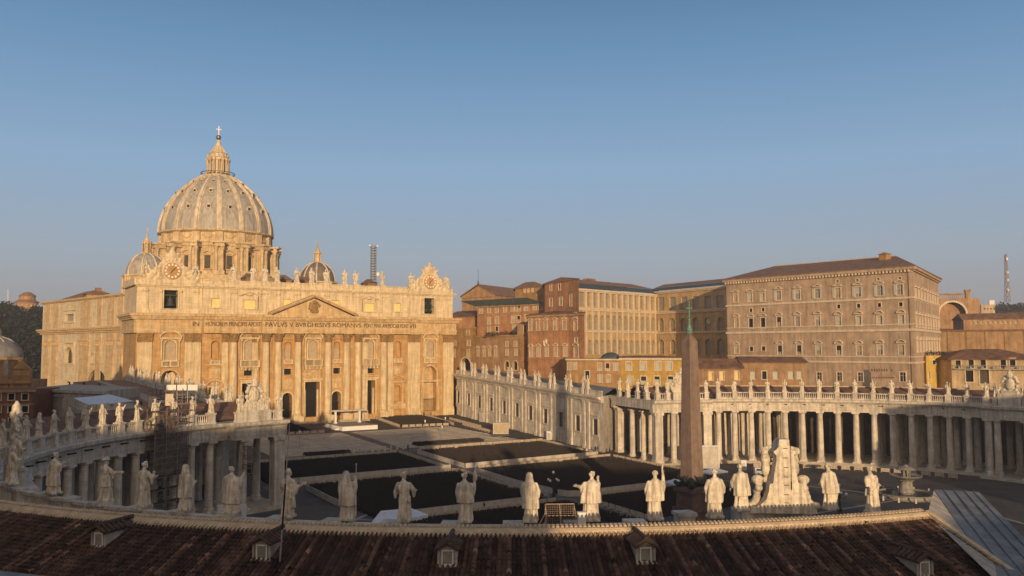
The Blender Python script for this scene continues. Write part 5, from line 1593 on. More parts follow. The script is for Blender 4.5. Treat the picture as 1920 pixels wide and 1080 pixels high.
for sx, rb, a, lab in ((1, 67.5, 70.4, 'carved stone coat of arms on the far colonnade, left of the obelisk'), (1, 66.7, 0, 'carved stone coat of arms near the right edge over the far colonnade'),
                       (-1, 64.7, 71.6, 'carved stone coat of arms on the corner block of the left colonnade'), (-1, 63.9, 0, 'weathered stone coat of arms at the far left edge of the near row')):
    p = pos(sx, rb, a, 20.3); crest(p, math.atan2(-p.y, sx*36-p.x), lab, 1.12)
# the tall crest in the foreground is seen from behind: a stepped stone slab with the carving on its far side
a = -74.9; p0 = pos(-1, 66.6, a, 19.9)
er = Vector((-math.cos(R(a)), math.sin(R(a)), 0)); et = Vector((er.y, -er.x, 0))
vw = (p0-CAM); vw.z = 0; vw.normalize(); rgt_ = Vector((vw.y, -vw.x, 0))
if et.dot(rgt_) < 0: et = -et
ang = R(14)
et = (rgt_*math.cos(ang)+vw*math.sin(ang)).normalized(); inn = Vector((-et.y, et.x, 0))
if inn.dot(vw) < 0: inn = -inn
CR = thing('coat_of_arms', 'tall stepped stone crest seen from behind, between the paired saints in the foreground', 'coat of arms', p0, 0, 'carved coats of arms on the colonnades')
f = MB()
h = [(-2.9, 0), (2.6, 0), (2.55, .35), (2.05, .75), (1.7, 1.3), (1.55, 1.9), (1.5, 2.35), (1.38, 2.5), (1.1, 2.6), (.98, 3.6), (.82, 4.6), (.78, 4.95), (1.02, 5.1), (.95, 5.25), (.62, 5.35), (.5, 5.6), (.45, 6.25), (-.35, 6.25), (-.42, 5.6), (-.6, 5.4), (-.85, 5.2), (-.62, 4.9), (-.6, 4.5), (-.8, 3.4), (-.92, 2.55), (-1.2, 2.45), (-1.3, 1.8), (-1.5, 1.2), (-2.0, .7), (-2.7, .4)]
h = [(x*.9, z*.87) for x, z in h]
f.prism(h, p0+Vector((0, 0, .15)), et, (0, 0, 1), inn, 1.1)
f.build('slab', M['statue'], CR)
f = MB()
for z in (.9, 1.5, 2.2, 2.8, 3.5, 4.2, 4.9): f.obox(p0+et*(-.05)+Vector((0, 0, z))-inn*.03, et*.35, inn*.05, (0, 0, .06))
f.build('iron_cramps', M['path'], CR)
mb = MB(); rn = random.Random(8)
for q in (-1, 1):
    for k in range(9): t = k/8; mb.ball((q*(2.6-1.0*t**.6), .9+.5*rn.random(), .5+2.0*t*t), .32, .4, .32, 8, 6)
    mb.ball((q*1.7, 1.3, 2.7), .5, .5, .42, 10, 8); mb.ball((q*1.05, 1.3, 3.6), .4, .4, .6); mb.ball((q*1.05, 1.4, 4.4), .42, .4, .45); mb.ball((q*1.15, 1.4, 5.1), .42, .45, .35)
    mb.tube((q*.3, 1.4, 5.6), (q*1.5, 1.4, 5.3), .16, .12, 7); mb.tube((q*.5, 1.5, 4.2), (q*1.4, 1.5, 4.9), .14, .14, 7)
mb.ball((0, 1.4, 2.6), 1.2, .4, 1.6, 14, 10); mb.ball((0, 1.4, 5.0), .8, .6, .6, 12, 8); mb.ball((0, 1.4, 5.8), .5, .5, .5)
me = remesh(mb, 'c', .09, 1)
f = MB(); mesh_into(f, me, Matrix((( et.x, inn.x, 0, p0.x), (et.y, inn.y, 0, p0.y), (0, 0, .87, p0.z+.1), (0, 0, 0, 1))))
f.build('carving', M['statue'], CR, smooth=True)
# ------------------------------------------------------------------ surrounding buildings
class Bld:
    def __init__(s, name, label, cat, pts, z1, mat_, depth=20.0, z0=2.0, group=None, back=None):
        """pts: visible corners from left to right as (u, distance); walls between them, closed at the back"""
        s.pts = [Vector((p.x, p.y)) for p in (GD(u, 640, d) for u, d in pts)]
        s.z0, s.z1 = z0, z1
        c = s.pts[len(s.pts)//2]
        s.T = thing(name, label, cat, (c.x, c.y, z0), 0, group)
        s.mat = mat_
        s.W = [Wall(a, b, z0, z1) for a, b in zip(s.pts[:-1], s.pts[1:])]
        s.wins = []
        if back is None:
            n = Vector((0, 0))
            for W in s.W: n += Vector((W.n.x, W.n.y))*W.L
            n.normalize(); back = -n*depth
        fw = Vector((VD.x, VD.y)).normalized()
        if name in ('palace', 'exedra'): s.bk = [s.pts[0]+(s.pts[-1]-s.pts[-2])]
        else: s.bk = [s.pts[0]+fw*depth, s.pts[-1]+fw*depth]
    def win(s, i, a, z, w, h, style='plain', pane='pane', dp=.35, arch=False, ring=None):
        s.W[i].hole(a-w/2, a+w/2, z-h/2, z+h/2, dp, arch)
        s.wins.append((i, a, z, w, h, style, pane, dp, arch, ring))
    def px(s, i, lst, w, h, style='plain', pane='pane', **k):
        for u, v in lst:
            a, z = s.W[i].uv(u, v)
            if a-w/2 < .1 or a+w/2 > s.W[i].L-.1: continue
            s.win(i, a, z, w, h, style, pane, **k)
    def line(s, i, n, u0, v0, u1, v1, w, h, style='plain', pane='pane', **k):
        a0, z0 = s.W[i].uv(u0, v0); a1, z1 = s.W[i].uv(u1, v1)
        for q in range(n):
            t = q/max(1, n-1); s.win(i, a0+(a1-a0)*t, (z0+z1)/2, w, h, style, pane, **k)
    def finish(s, trim=None, top=True):
        f = MB()
        for W in s.W: W.mesh(f)
        P = [(p.x, p.y) for p in s.pts]+[(p.x, p.y) for p in reversed(s.bk)]
        m_ = len(s.pts)
        for i in range(m_-1, len(P)):
            a, b = P[i], P[(i+1) % len(P)]
            f.quad((a[0], a[1], s.z0), (b[0], b[1], s.z0), (b[0], b[1], s.z1), (a[0], a[1], s.z1))
        if top: f.add([(x, y, s.z1) for x, y in P], [tuple(range(len(P)))])
        s.P = P
        s.wall = f.build('wall', s.mat, s.T)
        trim = trim or M['frame_white']
        for i, a, z, w, h, style, pane, dp, arch, ring in s.wins:
            W = s.W[i]; f = MB(); rw = ring or min(.32, w*.17)
            b = (a-w/2, a+w/2, z-h/2, z+h/2)
            if style != 'bare': W.ring(f, *b, rw, .14, arch)
            else: W.box(f, b[0]-.1, b[1]+.1, b[2]-.15, b[2], 0, .15)
            if style == 'ped' or style == 'tri' or style == 'seg':
                z2 = b[3]+rw+.25
                W.box(f, b[0]-rw*1.8, b[1]+rw*1.8, z2, z2+.22, 0, .55)
                if style == 'tri':
                    for sg in (-1, 1): f.prism([(a+sg*(w/2+rw*1.8), z2+.2), (a+sg*(w/2+rw*1.8), z2+.4), (a, z2+.95), (a, z2+.7)], W.P(0, 0, 0), W.e, (0, 0, 1), W.n, .5)
                elif style == 'seg':
                    rr = (w/2+rw*1.8)
                    for q in range(6):
                        x0, x1 = -rr+2*rr*q/6, -rr+2*rr*(q+1)/6
                        y0, y1 = .7*(1-(x0/rr)**2), .7*(1-(x1/rr)**2)
                        f.prism([(a+x0, z2+.2+y0), (a+x1, z2+.2+y1), (a+x1, z2+.42+y1), (a+x0, z2+.42+y0)], W.P(0, 0, 0), W.e, (0, 0, 1), W.n, .5)
            o = f.build('window', trim, s.T)
            p = MB(); W.panel(p, *b, -dp+.02, arch); p.build('pane', M[pane], o)
            rv = random.Random(int(a*37+z*11))
            if pane in ('pane_pale', 'shutter', 'blind') and h > 2 and style != 'bare' and not arch and rv.random() < .45:
                p = MB(); hh = h*rv.choice((.35, .5, .7)); W.box(p, b[0]+.05, b[1]-.05, b[3]-hh, b[3], -dp+.12, -dp+.16); p.build('roller_blind', M[rv.choice(('blind', 'shutter', 'pane'))], o)
            if style == 'tri' and pane == 'pane_pale' and s.T.name.startswith('palace'):
                p = MB(); W.box(p, b[0]-.95, b[0]-.1, b[2], b[3], .16, .22)
                if rv.random() < .6: W.box(p, b[1]+.1, b[1]+.8, b[2], b[3], .16, .22)
                p.build('open_shutter', M['shutter'], o)
            if pane in ('pane', 'pane_pale') and w > 1 and style != 'bare':
                p = MB(); W.box(p, a-.06, a+.06, b[2], b[3]-(w/2 if arch else 0)*.1, -dp+.03, -dp+.1); W.box(p, b[0], b[1], z+h*.12, z+h*.12+.1, -dp+.03, -dp+.1); p.build('glazing_bar', trim, o)
        return s
    def band(s, i, zs, name='string_course', mat_=None):
        f = MB(); W = s.W[i]
        for z0, z1, d in zs: W.box(f, -(d if i == 0 else 0), W.L+d, z0, z1, 0, d)
        f.build(name, mat_ or M['frame_white'], s.T)
    def hiproof(s, rise, over=.8, inset=None, mat_=None, name='roof', th=.3):
        c = sum((Vector(p) for p in s.P), Vector((0, 0)))/len(s.P)
        Q = []
        for p in s.P:
            d = (Vector(p)-c); Q.append(Vector(p)+d.normalized()*over)
        if len(Q) != 4:
            f = MB(); z = s.z1+.02; n = len(Q); a = c+(c-Vector(s.P[0]))*.25; b = c-(c-Vector(s.P[0]))*.25
            V = [(q.x, q.y, z) for q in Q]+[(q.x, q.y, z+th) for q in Q]+[(c.x, c.y, z+rise)]
            f.add(V, [(n+i, n+(i+1) % n, 2*n) for i in range(n)]+[tuple(range(n-1, -1, -1))]+[(i, (i+1) % n, n+(i+1) % n, n+i) for i in range(n)])
            return f.build(name, mat_ or M['rooftile_far'], s.T), (c, c)
        e01 = (Q[1]-Q[0]).length; e12 = (Q[2]-Q[1]).length
        z = s.z1+.02
        if e01 >= e12:
            k = .5*e12/e01 if inset is None else inset
            r0 = (Q[0]+Q[3])/2; r1 = (Q[1]+Q[2])/2
        else:
            k = .5*e01/e12 if inset is None else inset
            r0 = (Q[0]+Q[1])/2; r1 = (Q[3]+Q[2])/2
        a = r0.lerp(r1, k); b = r1.lerp(r0, k)
        f = MB()
        V = [(q.x, q.y, z) for q in Q]+[(q.x, q.y, z+th) for q in Q]+[(a.x, a.y, z+rise), (b.x, b.y, z+rise)]
        if e01 >= e12: fs = [(4, 5, 9, 8), (5, 6, 9), (6, 7, 8, 9), (7, 4, 8)]
        else: fs = [(4, 5, 8), (5, 6, 9, 8), (6, 7, 9), (7, 4, 8, 9)]
        f.add(V, fs+[(3, 2, 1, 0)]+[(i, (i+1) % 4, 4+(i+1) % 4, 4+i) for i in range(4)])
        return f.build(name, mat_ or M['rooftile_far'], s.T), (a, b)

def c6(*p): return [(820+x*.28125, 490+y*.28125) for x, y in p]
def c7(*p): return [(1340+x*.302, 450+y*.302) for x, y in p]
def c5(*p): return [(1260+x*.25, 660+y*.25) for x, y in p]

# palace
B = Bld('palace', 'large square brown palace with rows of pale framed windows under a hipped roof', 'palace', [(1364, 306), (1716, 255), (1763, 306)], 56.0, M['palace'])
sh = 'shutter'
B.px(0, c7((130, 360)), 1.7, 2.9, 'tri', 'blind'); B.px(0, c7((220, 357), (297, 354)), 1.7, 2.9, 'tri', sh)
B.px(0, c7((397, 344), (515, 339), (638, 332), (765, 328), (890, 322), (1025, 314), (1150, 308)), 1.8, 3.1, 'tri', 'pane_pale')
B.px(0, c7((137, 515)), 1.7, 3.2, 'seg', 'blind'); B.px(0, c7((225, 518), (300, 515)), 1.8, 3.4, 'seg', 'dark')
B.px(0, c7((400, 508), (515, 505), (640, 502)), 1.7, 3.2, 'seg', 'pane_pale'); B.px(0, c7((770, 505), (895, 502), (1025, 500), (1160, 496)), 1.7, 3.0, 'seg', 'shutter')
B.px(0, c7((225, 437), (300, 432), (770, 413), (893, 409), (1022, 404), (1155, 400)), 1.2, 1.2, 'plain', 'dark')
B.px(0, c7((762, 256), (885, 250), (1015, 243), (1148, 236)), 1.0, .7, 'plain', 'pane_pale')
B.px(0, c7((137, 682)), 1.7, 2.4, 'seg', 'blind'); B.px(0, c7((228, 676), (303, 674)), 1.5, 1.5, 'plain', 'dark')
B.px(0, c7((405, 682), (525, 682), (645, 684), (772, 684), (897, 685), (1027, 682), (1160, 682)), 1.7, 3.0, 'seg', 'pane_pale')
B.px(0, c7((650, 848), (775, 848), (905, 850)), 1.7, 2.7, 'plain', 'pane'); B.px(0, c7((1168, 850)), 1.8, 2.7, 'plain', 'pane')
for z, k, n in ((47.9, sh, 9), (39.7, 'dark', 9), (32.2, sh, 9)):
    L = B.W[1].L
    for q in range(n): B.win(1, L*(.07+.88*q/(n-1)), z, 1.8, 3.1, 'tri' if z > 45 else 'seg', k)
B.finish()
lv = []
for u, v in ((1364, 574), (1364, 624.6), (1510, 678)): lv.append(B.W[0].uv(u, v)[1])
for i in (0, 1): B.band(i, [(lv[0]-.25, lv[0]+.35, .3), (lv[1]-.3, lv[1]+.4, .35), (lv[1]+1.6, lv[1]+1.9, .2), (lv[2]-.25, lv[2]+.3, .3), (lv[2]+1.6, lv[2]+1.9, .18)])
B.band(0, [(54.7, 55.2, .5), (55.2, 55.98, 1.0)], 'cornice', M['palace']); B.band(1, [(54.7, 55.2, .5), (55.2, 55.98, 1.0)], 'cornice', M['palace'])
f = MB(); W = B.W[0]
W.box(f, 0, W.L, 54.45, 54.7, 0, .3)
for k in range(60): W.box(f, W.L*k/60, W.L*k/60+.35, 54.5, 55.2, .1, .9)
f.build('corbels', M['frame_white'], B.T)
f = MB(); a0, _ = W.uv(1706, 600); f.tube(W.P(a0, 3, .12), W.P(a0, 55, .12), .09, n=5); f.build('drainpipe', M['black'], B.T)
rf, (ra, rb_) = B.hiproof(6.6, 1.6, inset=.16)
f = MB(); f.tube((ra.x, ra.y, 62.65), (rb_.x, rb_.y, 62.65), .25, n=6); f.build('ridge', M['mortar'], B.T)
c = GD(1659, 482, 285); f = MB(); f.box(c.x-1.3, c.x+1.3, c.y-1.3, c.y+1.3, 56.2, 62.6); hip(f, [(c.x-1.7, c.y-1.7), (c.x+1.7, c.y-1.7), (c.x+1.7, c.y+1.7), (c.x-1.7, c.y+1.7)], 62.61, [(c.x-.3, c.y, 63.4), (c.x+.3, c.y, 63.4)]); f.build('roof_turret', M['ochre'], B.T)
# faded painted wall inscription: two worn rows of letters, no longer legible
f = MB()
rn = random.Random(4)
for (u0, v0), (u1, v1), n, h, w in (((1635, 694), (1672, 694), 9, .9, .42), ((1637, 708), (1675, 708), 13, .5, .3)):
    for k in range(n):
        if n == 9 and k == 7: continue
        a, z = W.uv(u0+(u1-u0)*k/(n-1), v0)
        W.box(f, a-w/2, a-w/2+.14, z-h/2, z+h/2, 0, .01); W.box(f, a+w/2-.14, a+w/2, z-h/2, z+h/2*rn.uniform(.3, 1), 0, .01); W.box(f, a-w/2+.15, a+w/2-.15, z+h*rn.uniform(-.3, .3), z+h*.42, 0, .01)
f.build('faded_inscription', M['letter'], B.T)
f = MB(); a0, z1 = W.uv(1617, 693); a1, z0 = W.uv(1634, 725); W.box(f, a0, a1, z0, z1-.6, 0, .06)
W.box(f, a0+.5, a1-.5, z1-.6, z1, 0, .06); f.build('patch', M['path'], B.T)

# long loggia wing and cross wing
B = Bld('loggia_wing', 'long ochre wing with three tiers of glazed arcades receding to the right', 'palace wing', [(1083, 335), (1231, 375)], 55.3, M['loggia'], depth=9)
B.line(0, 13, *c6((962, 243), (1427, 287))[0], *c6((1427, 287))[0], 2.9, 5.4, 'bare', 'pane_pale', dp=.5)
W = B.W[0]
aL, _ = W.uv(*c6((1013, 400))[0]); aR, _ = W.uv(*c6((1436, 430))[0])
zt_, zb_ = W.uv(*c6((1013, 357))[0])[1], W.uv(*c6((1013, 462))[0])[1]
zt2, zb2 = W.uv(*c6((1017, 525))[0])[1], W.uv(*c6((1017, 622))[0])[1]
for k in range(12):
    a = aL+(aR-aL)*k/11
    B.win(0, a, (zt_+zb_)/2, 2.7, zt_-zb_, 'plain', 'pane_pale', dp=.6, arch=True, ring=.3); B.win(0, a, (zt2+zb2)/2, 2.7, zt2-zb2, 'plain', 'pane_pale', dp=.6, arch=True, ring=.3)
B.finish(M['loggia'])
lv = [W.uv(1094, 581.4)[1], W.uv(1094, 622)[1]]
B.band(0, [(lv[0]-.2, lv[0]+.5, .5), (lv[0]+.5, lv[0]+.9, .8), (lv[1]-.2, lv[1]+.5, .5), (lv[1]+.5, lv[1]+.8, .8), (54.1, 54.6, .5), (54.6, 55.3, .9)])
f = MB()
for k in range(13):
    a = aL-(aR-aL)/22+(aR-aL)*k/11
    W.box(f, a-.35, a+.35, zb_, lv[0]-.2, 0, .3); W.box(f, a-.35, a+.35, zb2, lv[1]-.2, 0, .3); W.box(f, a-.3, a+.3, lv[0]+.9, 54.1, 0, .35)
f.build('pilaster', M['frame_white'], B.T)
f = MB(); P0, P1 = W.P(-1, 55.4, 1.2), W.P(W.L+6, 55.4, 1.2); up1 = -W.n*5+Vector((0, 0, 2.3)); up2 = -W.n*11+Vector((0, 0, 4.6))
f.quad(P0, P1, P1+up1, P0+up1); f.build('lean_to_roof', M['slate'], B.T)
f = MB(); f.quad(P0+up1+Vector((0, 0, .05)), P1+up1+Vector((0, 0, .05)), P1+up2-W.e*10, P0+up2+W.e*5)
f.quad(P1+up2-W.e*10, P0+up2+W.e*5, P0+up2+W.e*5-W.n*8-Vector((0, 0, 4)), P1+up2-W.e*10-W.n*8-Vector((0, 0, 4)))
f.add([P0+up1, P0+up2+W.e*5, P0-W.n*19+Vector((0, 0, .5))], [(0, 1, 2)])
f.obox(P0+up2+W.e*22-W.n*1-Vector((0, 0, .6)), W.e*5, -W.n*3, (0, 0, 1.6)); f.build('roof', M['rooftile_far'], B.T)

B = Bld('loggia_cross_wing', 'arcaded wing with a round clock closing the court behind the obelisk', 'palace wing', [(1231, 375.3), (1366, 338)], 56.5, M['loggia'], depth=9)
B.px(0, c6((1493, 283), (1568, 283), (1645, 281), (1723, 279), (1803, 276), (1885, 274)), 3.9, 5.6, 'bare', 'pane_pale', dp=.5)
B.px(0, c6((1492, 423), (1567, 423), (1642, 422), (1723, 421), (1803, 420), (1888, 419)), 3.45, 5.6, 'plain', 'pane_pale', dp=.6, arch=True, ring=.3)
B.px(0, c6((1495, 570), (1570, 571), (1650, 571), (1735, 570), (1808, 569), (1888, 568)), 3.45, 6.2, 'plain', 'pane_pale', dp=.6, arch=True, ring=.3)
B.finish(M['loggia']); W = B.W[0]
lv = [W.uv(1240, 588)[1], W.uv(1240, 625)[1]]
B.band(0, [(lv[0]-.2, lv[0]+.5, .5), (lv[0]+.5, lv[0]+.9, .8), (lv[1]-.2, lv[1]+.5, .5), (55.3, 55.8, .5), (55.8, 56.5, .9)])
a, z = W.uv(*c6((1803, 397))[0]); f = MB()
n = 24; f.prism([(a+1.25*math.cos(6.2832*k/n), z+1.25*math.sin(6.2832*k/n)) for k in range(n)], W.P(0, 0, -.5), W.e, (0, 0, 1), W.n, .2); co = f.build('clock', M['frame_white'], B.T)
f = MB(); f.prism([(a-.06, z), (a+.06, z), (a+.06, z+.95), (a-.06, z+.95)], W.P(0, 0, -.28), W.e, (0, 0, 1), W.n, .05); f.prism([(a, z-.06), (a+.7, z-.06), (a+.7, z+.06), (a, z+.06)], W.P(0, 0, -.27), W.e, (0, 0, 1), W.n, .05); f.build('clock_hand', M['black'], co)
f = MB(); P0, P1 = W.P(-5, 56.6, 1.2), W.P(W.L+3, 56.6, 1.2); up1 = -W.n*4.5+Vector((0, 0, 1.7)); up2 = -W.n*10+Vector((0, 0, 3.6))
f.quad(P0, P1, P1+up1, P0+up1); f.build('lean_to_roof', M['slate'], B.T)
f = MB(); f.quad(P0+up1+Vector((0, 0, .05)), P1+up1+Vector((0, 0, .05)), P1+up2, P0+up2); f.build('roof', M['rooftile_far'], B.T)

# red brick block: lower part and the taller part behind it
B = Bld('brick_block', 'tall red brick block with pedimented windows left of the arcaded wing', 'palace block', [(990, 324), (1066, 309), (1096, 300.5)], 44.3, M['brick_red'])
B.px(0, c6((620, 432), (672, 430), (722, 428), (785, 427), (848, 425)), 1.5, 3.2, 'tri', 'pane_pale'); B.px(0, c6((625, 607), (675, 606), (730, 605), (790, 604), (852, 603)), 1.5, 3.2, 'seg', 'shutter')
B.px(1, c6((922, 430)), 2.0, 3.4, 'tri', 'blind'); B.px(1, c6((925, 524), (922, 356)), 1.6, 1.4, 'plain', 'blind'); B.px(1, c6((925, 608)), 2.4, 3.6, 'seg', 'blind')
B.finish(); z_ = B.W[0].uv(1000, 622)[1]; z3 = B.W[0].uv(1000, 673)[1]
for i in (0, 1): B.band(i, [(z_-.2, z_+.2, .2), (z3-.2, z3+.2, .2), (43.5, 44.25, .6)], 'string_course', M['brick_brown'])
f = MB(); W = B.W[0]; a, z = W.uv(*c6((722, 548))[0])
for q in range(9): f.ball(W.P(a+random.uniform(-.9, .9), z+random.uniform(-1.2, 1.2), .3), .45, .4, .55, 7, 5)
f.build('carved_arms', M['frame_white'], B.T)
B.hiproof(1.6, .9, mat_=M['rooftile'])
B = Bld('brick_tower_block', 'red brick upper storeys under a low tiled roof, left of the arcaded wing', 'palace block', [(1022, 337), (1066, 321), (1086, 312)], 57.0, M['brick_red'])
B.px(0, c6((757, 175), (815, 172)), 1.4, 2.4, 'plain', 'pane_pale'); B.px(0, c6((757, 274), (823, 268)), 2.0, 3.0, 'plain', 'blind'); B.px(1, c6((890, 260)), 1.8, 4.2, 'plain', 'blind')
B.finish(); B.hiproof(2.4, 1.0)
B = Bld('ochre_attic_block', 'small ochre storey with three white windows left of the brick tower block', 'palace block', [(966, 366), (1023, 352)], 57.2, M['ochre'], depth=14)
B.px(0, c6((583, 193), (607, 191), (635, 189)), 1.0, 2.0, 'plain', 'blind_yellow'); B.finish(); B.hiproof(3.0, .8)
# chapel with a gable, lower left
P0, P1 = GD(866, 552, 425), GD(928, 552, 412)
CH = thing('chapel', 'big brown gabled chapel rising just right of the church front', 'chapel', (P0.x, P0.y, 5))
W = Wall((P0.x, P0.y), (P1.x, P1.y), 5, 57.5); f = MB(); bk = -W.n*60-W.e*9
f.add([W.P(0, 5), W.P(W.L, 5), W.P(W.L, 57.5), W.P(W.L/2, 62.3), W.P(0, 57.5)]+[p+bk for p in (W.P(0, 5), W.P(W.L, 5), W.P(W.L, 57.5), W.P(W.L/2, 62.3), W.P(0, 57.5))], [(0, 1, 2, 3, 4), (5, 0, 4, 9), (1, 6, 7, 2), (6, 5, 9, 8, 7)])
f.build('wall', M['brick_brown'], CH); f = MB()
for p, q in ((W.P(-.8, 57.2, .6), W.P(W.L/2, 62.7, .6)), (W.P(W.L+.8, 57.2, .6), W.P(W.L/2, 62.7, .6))): f.add([p, q, q+bk, p+bk, p+Vector((0, 0, .4)), q+Vector((0, 0, .4)), q+bk+Vector((0, 0, .4)), p+bk+Vector((0, 0, .4))], [(4, 5, 6, 7), (0, 1, 5, 4), (3, 0, 4, 7), (0, 1, 2, 3)])
f.build('roof', M['rooftile_far'], CH)
f = MB(); W.box(f, -.3, W.L+.3, 56.6, 57.2, 0, .5); W.box(f, -.3, W.L+.3, 50.5, 51, 0, .4); W.box(f, W.L*.42, W.L*.62, 53.2, 54.6, 0, .15); f.build('string_course', M['ochre'], CH)
f = MB(); f.tube(W.P(W.L/2, 62.6, 0), W.P(W.L/2, 70.2, 0), .09, n=5); f.lathe(W.P(W.L/2, 62.5), [(.6, 0), (.5, .8), (.15, 1.6), (.3, 1.9), (.05, 2.4)], n=8); f.build('lightning_rod', M['bronze'], CH)
B = Bld('brick_annex', 'low brick annex with a dark flat roof between the church front and the chapel', 'annex', [(838, 398), (897, 388)], 46.6, M['brick_red'], depth=16); B.finish()
f = MB(); W = B.W[0]; f.add([W.P(-1, 46.6, .6), W.P(W.L+1, 46.6, .6), W.P(W.L+.5, 49.4, -9), W.P(-1, 49.4, -9), W.P(-1, 46.3, .6), W.P(W.L+1, 46.3, .6)], [(0, 1, 2, 3), (4, 5, 1, 0), (1, 5, 2)]); f.build('roof', M['rooftile'], B.T)
B = Bld('brick_residence', 'red brown residence with many pale shuttered windows and a slate roof', 'residence', [(895, 376), (942, 366), (1023, 350)], 50.2, M['brick_red'], back=Vector((0, 30)))
B.px(0, c6((292, 325), (345, 322), (397, 318)), 1.7, 2.8, 'plain', 'blind'); B.px(1, c6((452, 316), (503, 310), (523, 310), (545, 308), (592, 306), (650, 300), (688, 298)), 1.7, 2.8, 'plain', 'blind')
B.px(0, c6((345, 397), (397, 393)), 1.7, 2.8, 'plain', 'blind'); B.px(1, c6((505, 388), (543, 386), (597, 380)), 1.7, 2.8, 'plain', 'blind'); B.px(0, c6((345, 458), (397, 455)), 1.7, 2.6, 'plain', 'blind'); B.px(1, c6((512, 452)), 1.7, 3.2, 'plain', 'shutter')
B.finish(); zz = B.W[0].uv(900, 610)[1]; B.band(0, [(zz-.15, zz+.2, .2), (49.6, 50.15, .6)], 'string_course', M['brick_brown']); B.band(1, [(49.6, 50.15, .6)], 'cornice', M['brick_brown'])
f = MB(); Q = [B.W[0].P(-.6, 50.3, .8), B.W[0].P(B.W[0].L, 50.3, .8), B.W[1].P(B.W[1].L, 50.3, .8)]; up = Vector((-3, 8, 2.6))
f.quad(Q[0], Q[1], Q[1]+up, Q[0]+up); f.quad(Q[1], Q[2], Q[2]+up, Q[1]+up); f.build('roof', M['slate'], B.T)
B = Bld('ochre_range', 'ochre range with small windows and a large arch behind the right wing of statues', 'palace range', [(840, 362), (892, 349)], 40.6, M['ochre'], depth=16)
B.px(0, c6((115, 545), (210, 545), (205, 475)), 1.8, 1.8, 'plain', 'blind'); B.px(0, c6((110, 614), (207, 614)), 1.5, 3.0, 'plain', 'shutter'); W = B.W[0]; a, z = W.uv(873, 683); B.win(0, a, z-1.0, 6.4, 7.0, 'plain', 'dark', 1.5, True, ring=.6)
B.finish(); B.band(0, [(40.0, 40.55, .4), (W.uv(850, 627)[1]-.15, W.uv(850, 627)[1]+.2, .2)], 'string_course', M['ochre_light'])
B = Bld('ochre_terrace_range', 'lower ochre and brown range with a planted roof terrace and two small dark arches', 'palace range', [(892, 348.6), (972, 330)], 37.2, M['brick_brown'], depth=12)
B.px(0, c6((272, 610), (312, 609), (350, 608), (390, 607)), 1.1, 3.0, 'tri', 'blind'); B.px(0, c6((465, 552), (521, 551)), 1.4, 1.8, 'plain', 'blind'); B.px(0, c6((465, 607), (524, 606)), 1.3, 2.4, 'plain', 'shutter')
for x in (465, 521): a, z = B.W[0].uv(*c6((x, 694))[0]); B.win(0, a, z, 2.4, 3.4, 'plain', 'dark', .8, True, ring=.3)
B.finish(); B.band(0, [(36.6, 37.15, .35)], 'cornice', M['ochre'])
B = Bld('shaded_stair_block', 'narrow grey brown block in shade left of the tall brick block', 'palace block', [(970, 337), (992, 333)], 41.5, M['brick_brown'], depth=10); B.px(0, c6((585, 450)), 1.2, 3, 'plain', 'dark'); B.finish()
# yellow houses below the arcades
B = Bld('ochre_house', 'plain ochre house with shuttered windows and a small lead dome below the arcades', 'house', [(1062, 287), (1094, 283.5), (1163, 277)], 28.6, M['ochre'], back=Vector((4, 12)))
B.px(0, c6((880, 700), (918, 698)), 1.2, 2.2, 'plain', 'blind'); B.px(1, c6((1082, 703), (1135, 703), (1190, 703)), 1.3, 2.3, 'plain', 'shutter'); B.px(1, c6((1085, 782), (1140, 782)), 1.3, 2.3, 'plain', 'shutter'); B.px(1, c6((1000, 757)), 1.5, 2.6, 'plain', 'dark')
B.finish(); B.band(0, [(28.1, 28.55, .3)], 'cornice'); B.band(1, [(28.1, 28.55, .3)], 'cornice')
c = GD(1145, 668, 283); f = MB(); f.lathe((c.x, c.y, 28.5), [(3.4, 0), (3.3, .5), (2.6, 1.3), (1.3, 2.0), (.2, 2.2)], n=8); f.build('lead_dome', M['slate'], B.T)
B = Bld('yellow_house', 'bright ochre yellow house with white framed windows left of the obelisk', 'house', [(1163, 277.4), (1279, 268)], 28.9, M['ochre_light'], depth=12)
B.px(0, c6((1277, 698), (1372, 698), (1470, 697), (1545, 697)), 1.7, 2.6, 'plain', 'shutter'); B.px(0, c6((1285, 795), (1375, 795), (1465, 795), (1555, 795)), 1.7, 2.6, 'plain', 'shutter')
B.finish(); B.band(0, [(28.3, 28.85, .4)], 'cornice'); B.hiproof(.7, .6, mat_=M['rooftile'])
B = Bld('ochre_corner_house', 'ochre house end behind the obelisk with a parapet of warm stone', 'house', [(1279, 276), (1392, 270)], 28.5, M['brick_brown'], depth=12); B.finish()
B = Bld('brown_house', 'low brown house with a dark tiled roof and white shutters right of the obelisk', 'house', [(1308, 268), (1392, 262)], 25.6, M['brown_plaster'], depth=10)
B.px(0, c5((290, 180), (373, 180), (485, 176)), 1.25, 2.6, 'plain', 'blind_yellow'); B.finish(); B.hiproof(2.9, .7, mat_=M['rooftile'], inset=.02)
B = Bld('brown_long_house', 'long brown house with a projecting dark roof in front of the palace', 'house', [(1391, 264), (1510, 257)], 27.4, M['brown_plaster'], depth=10)
B.px(0, c5((605, 174), (775, 174), (890, 172), (955, 172)), 1.6, 2.3, 'bare', 'shutter'); B.px(0, c5((693, 174)), 1.3, 2.4, 'plain', 'dark'); B.finish(); B.hiproof(1.9, .9, mat_=M['rooftile'], inset=.02)
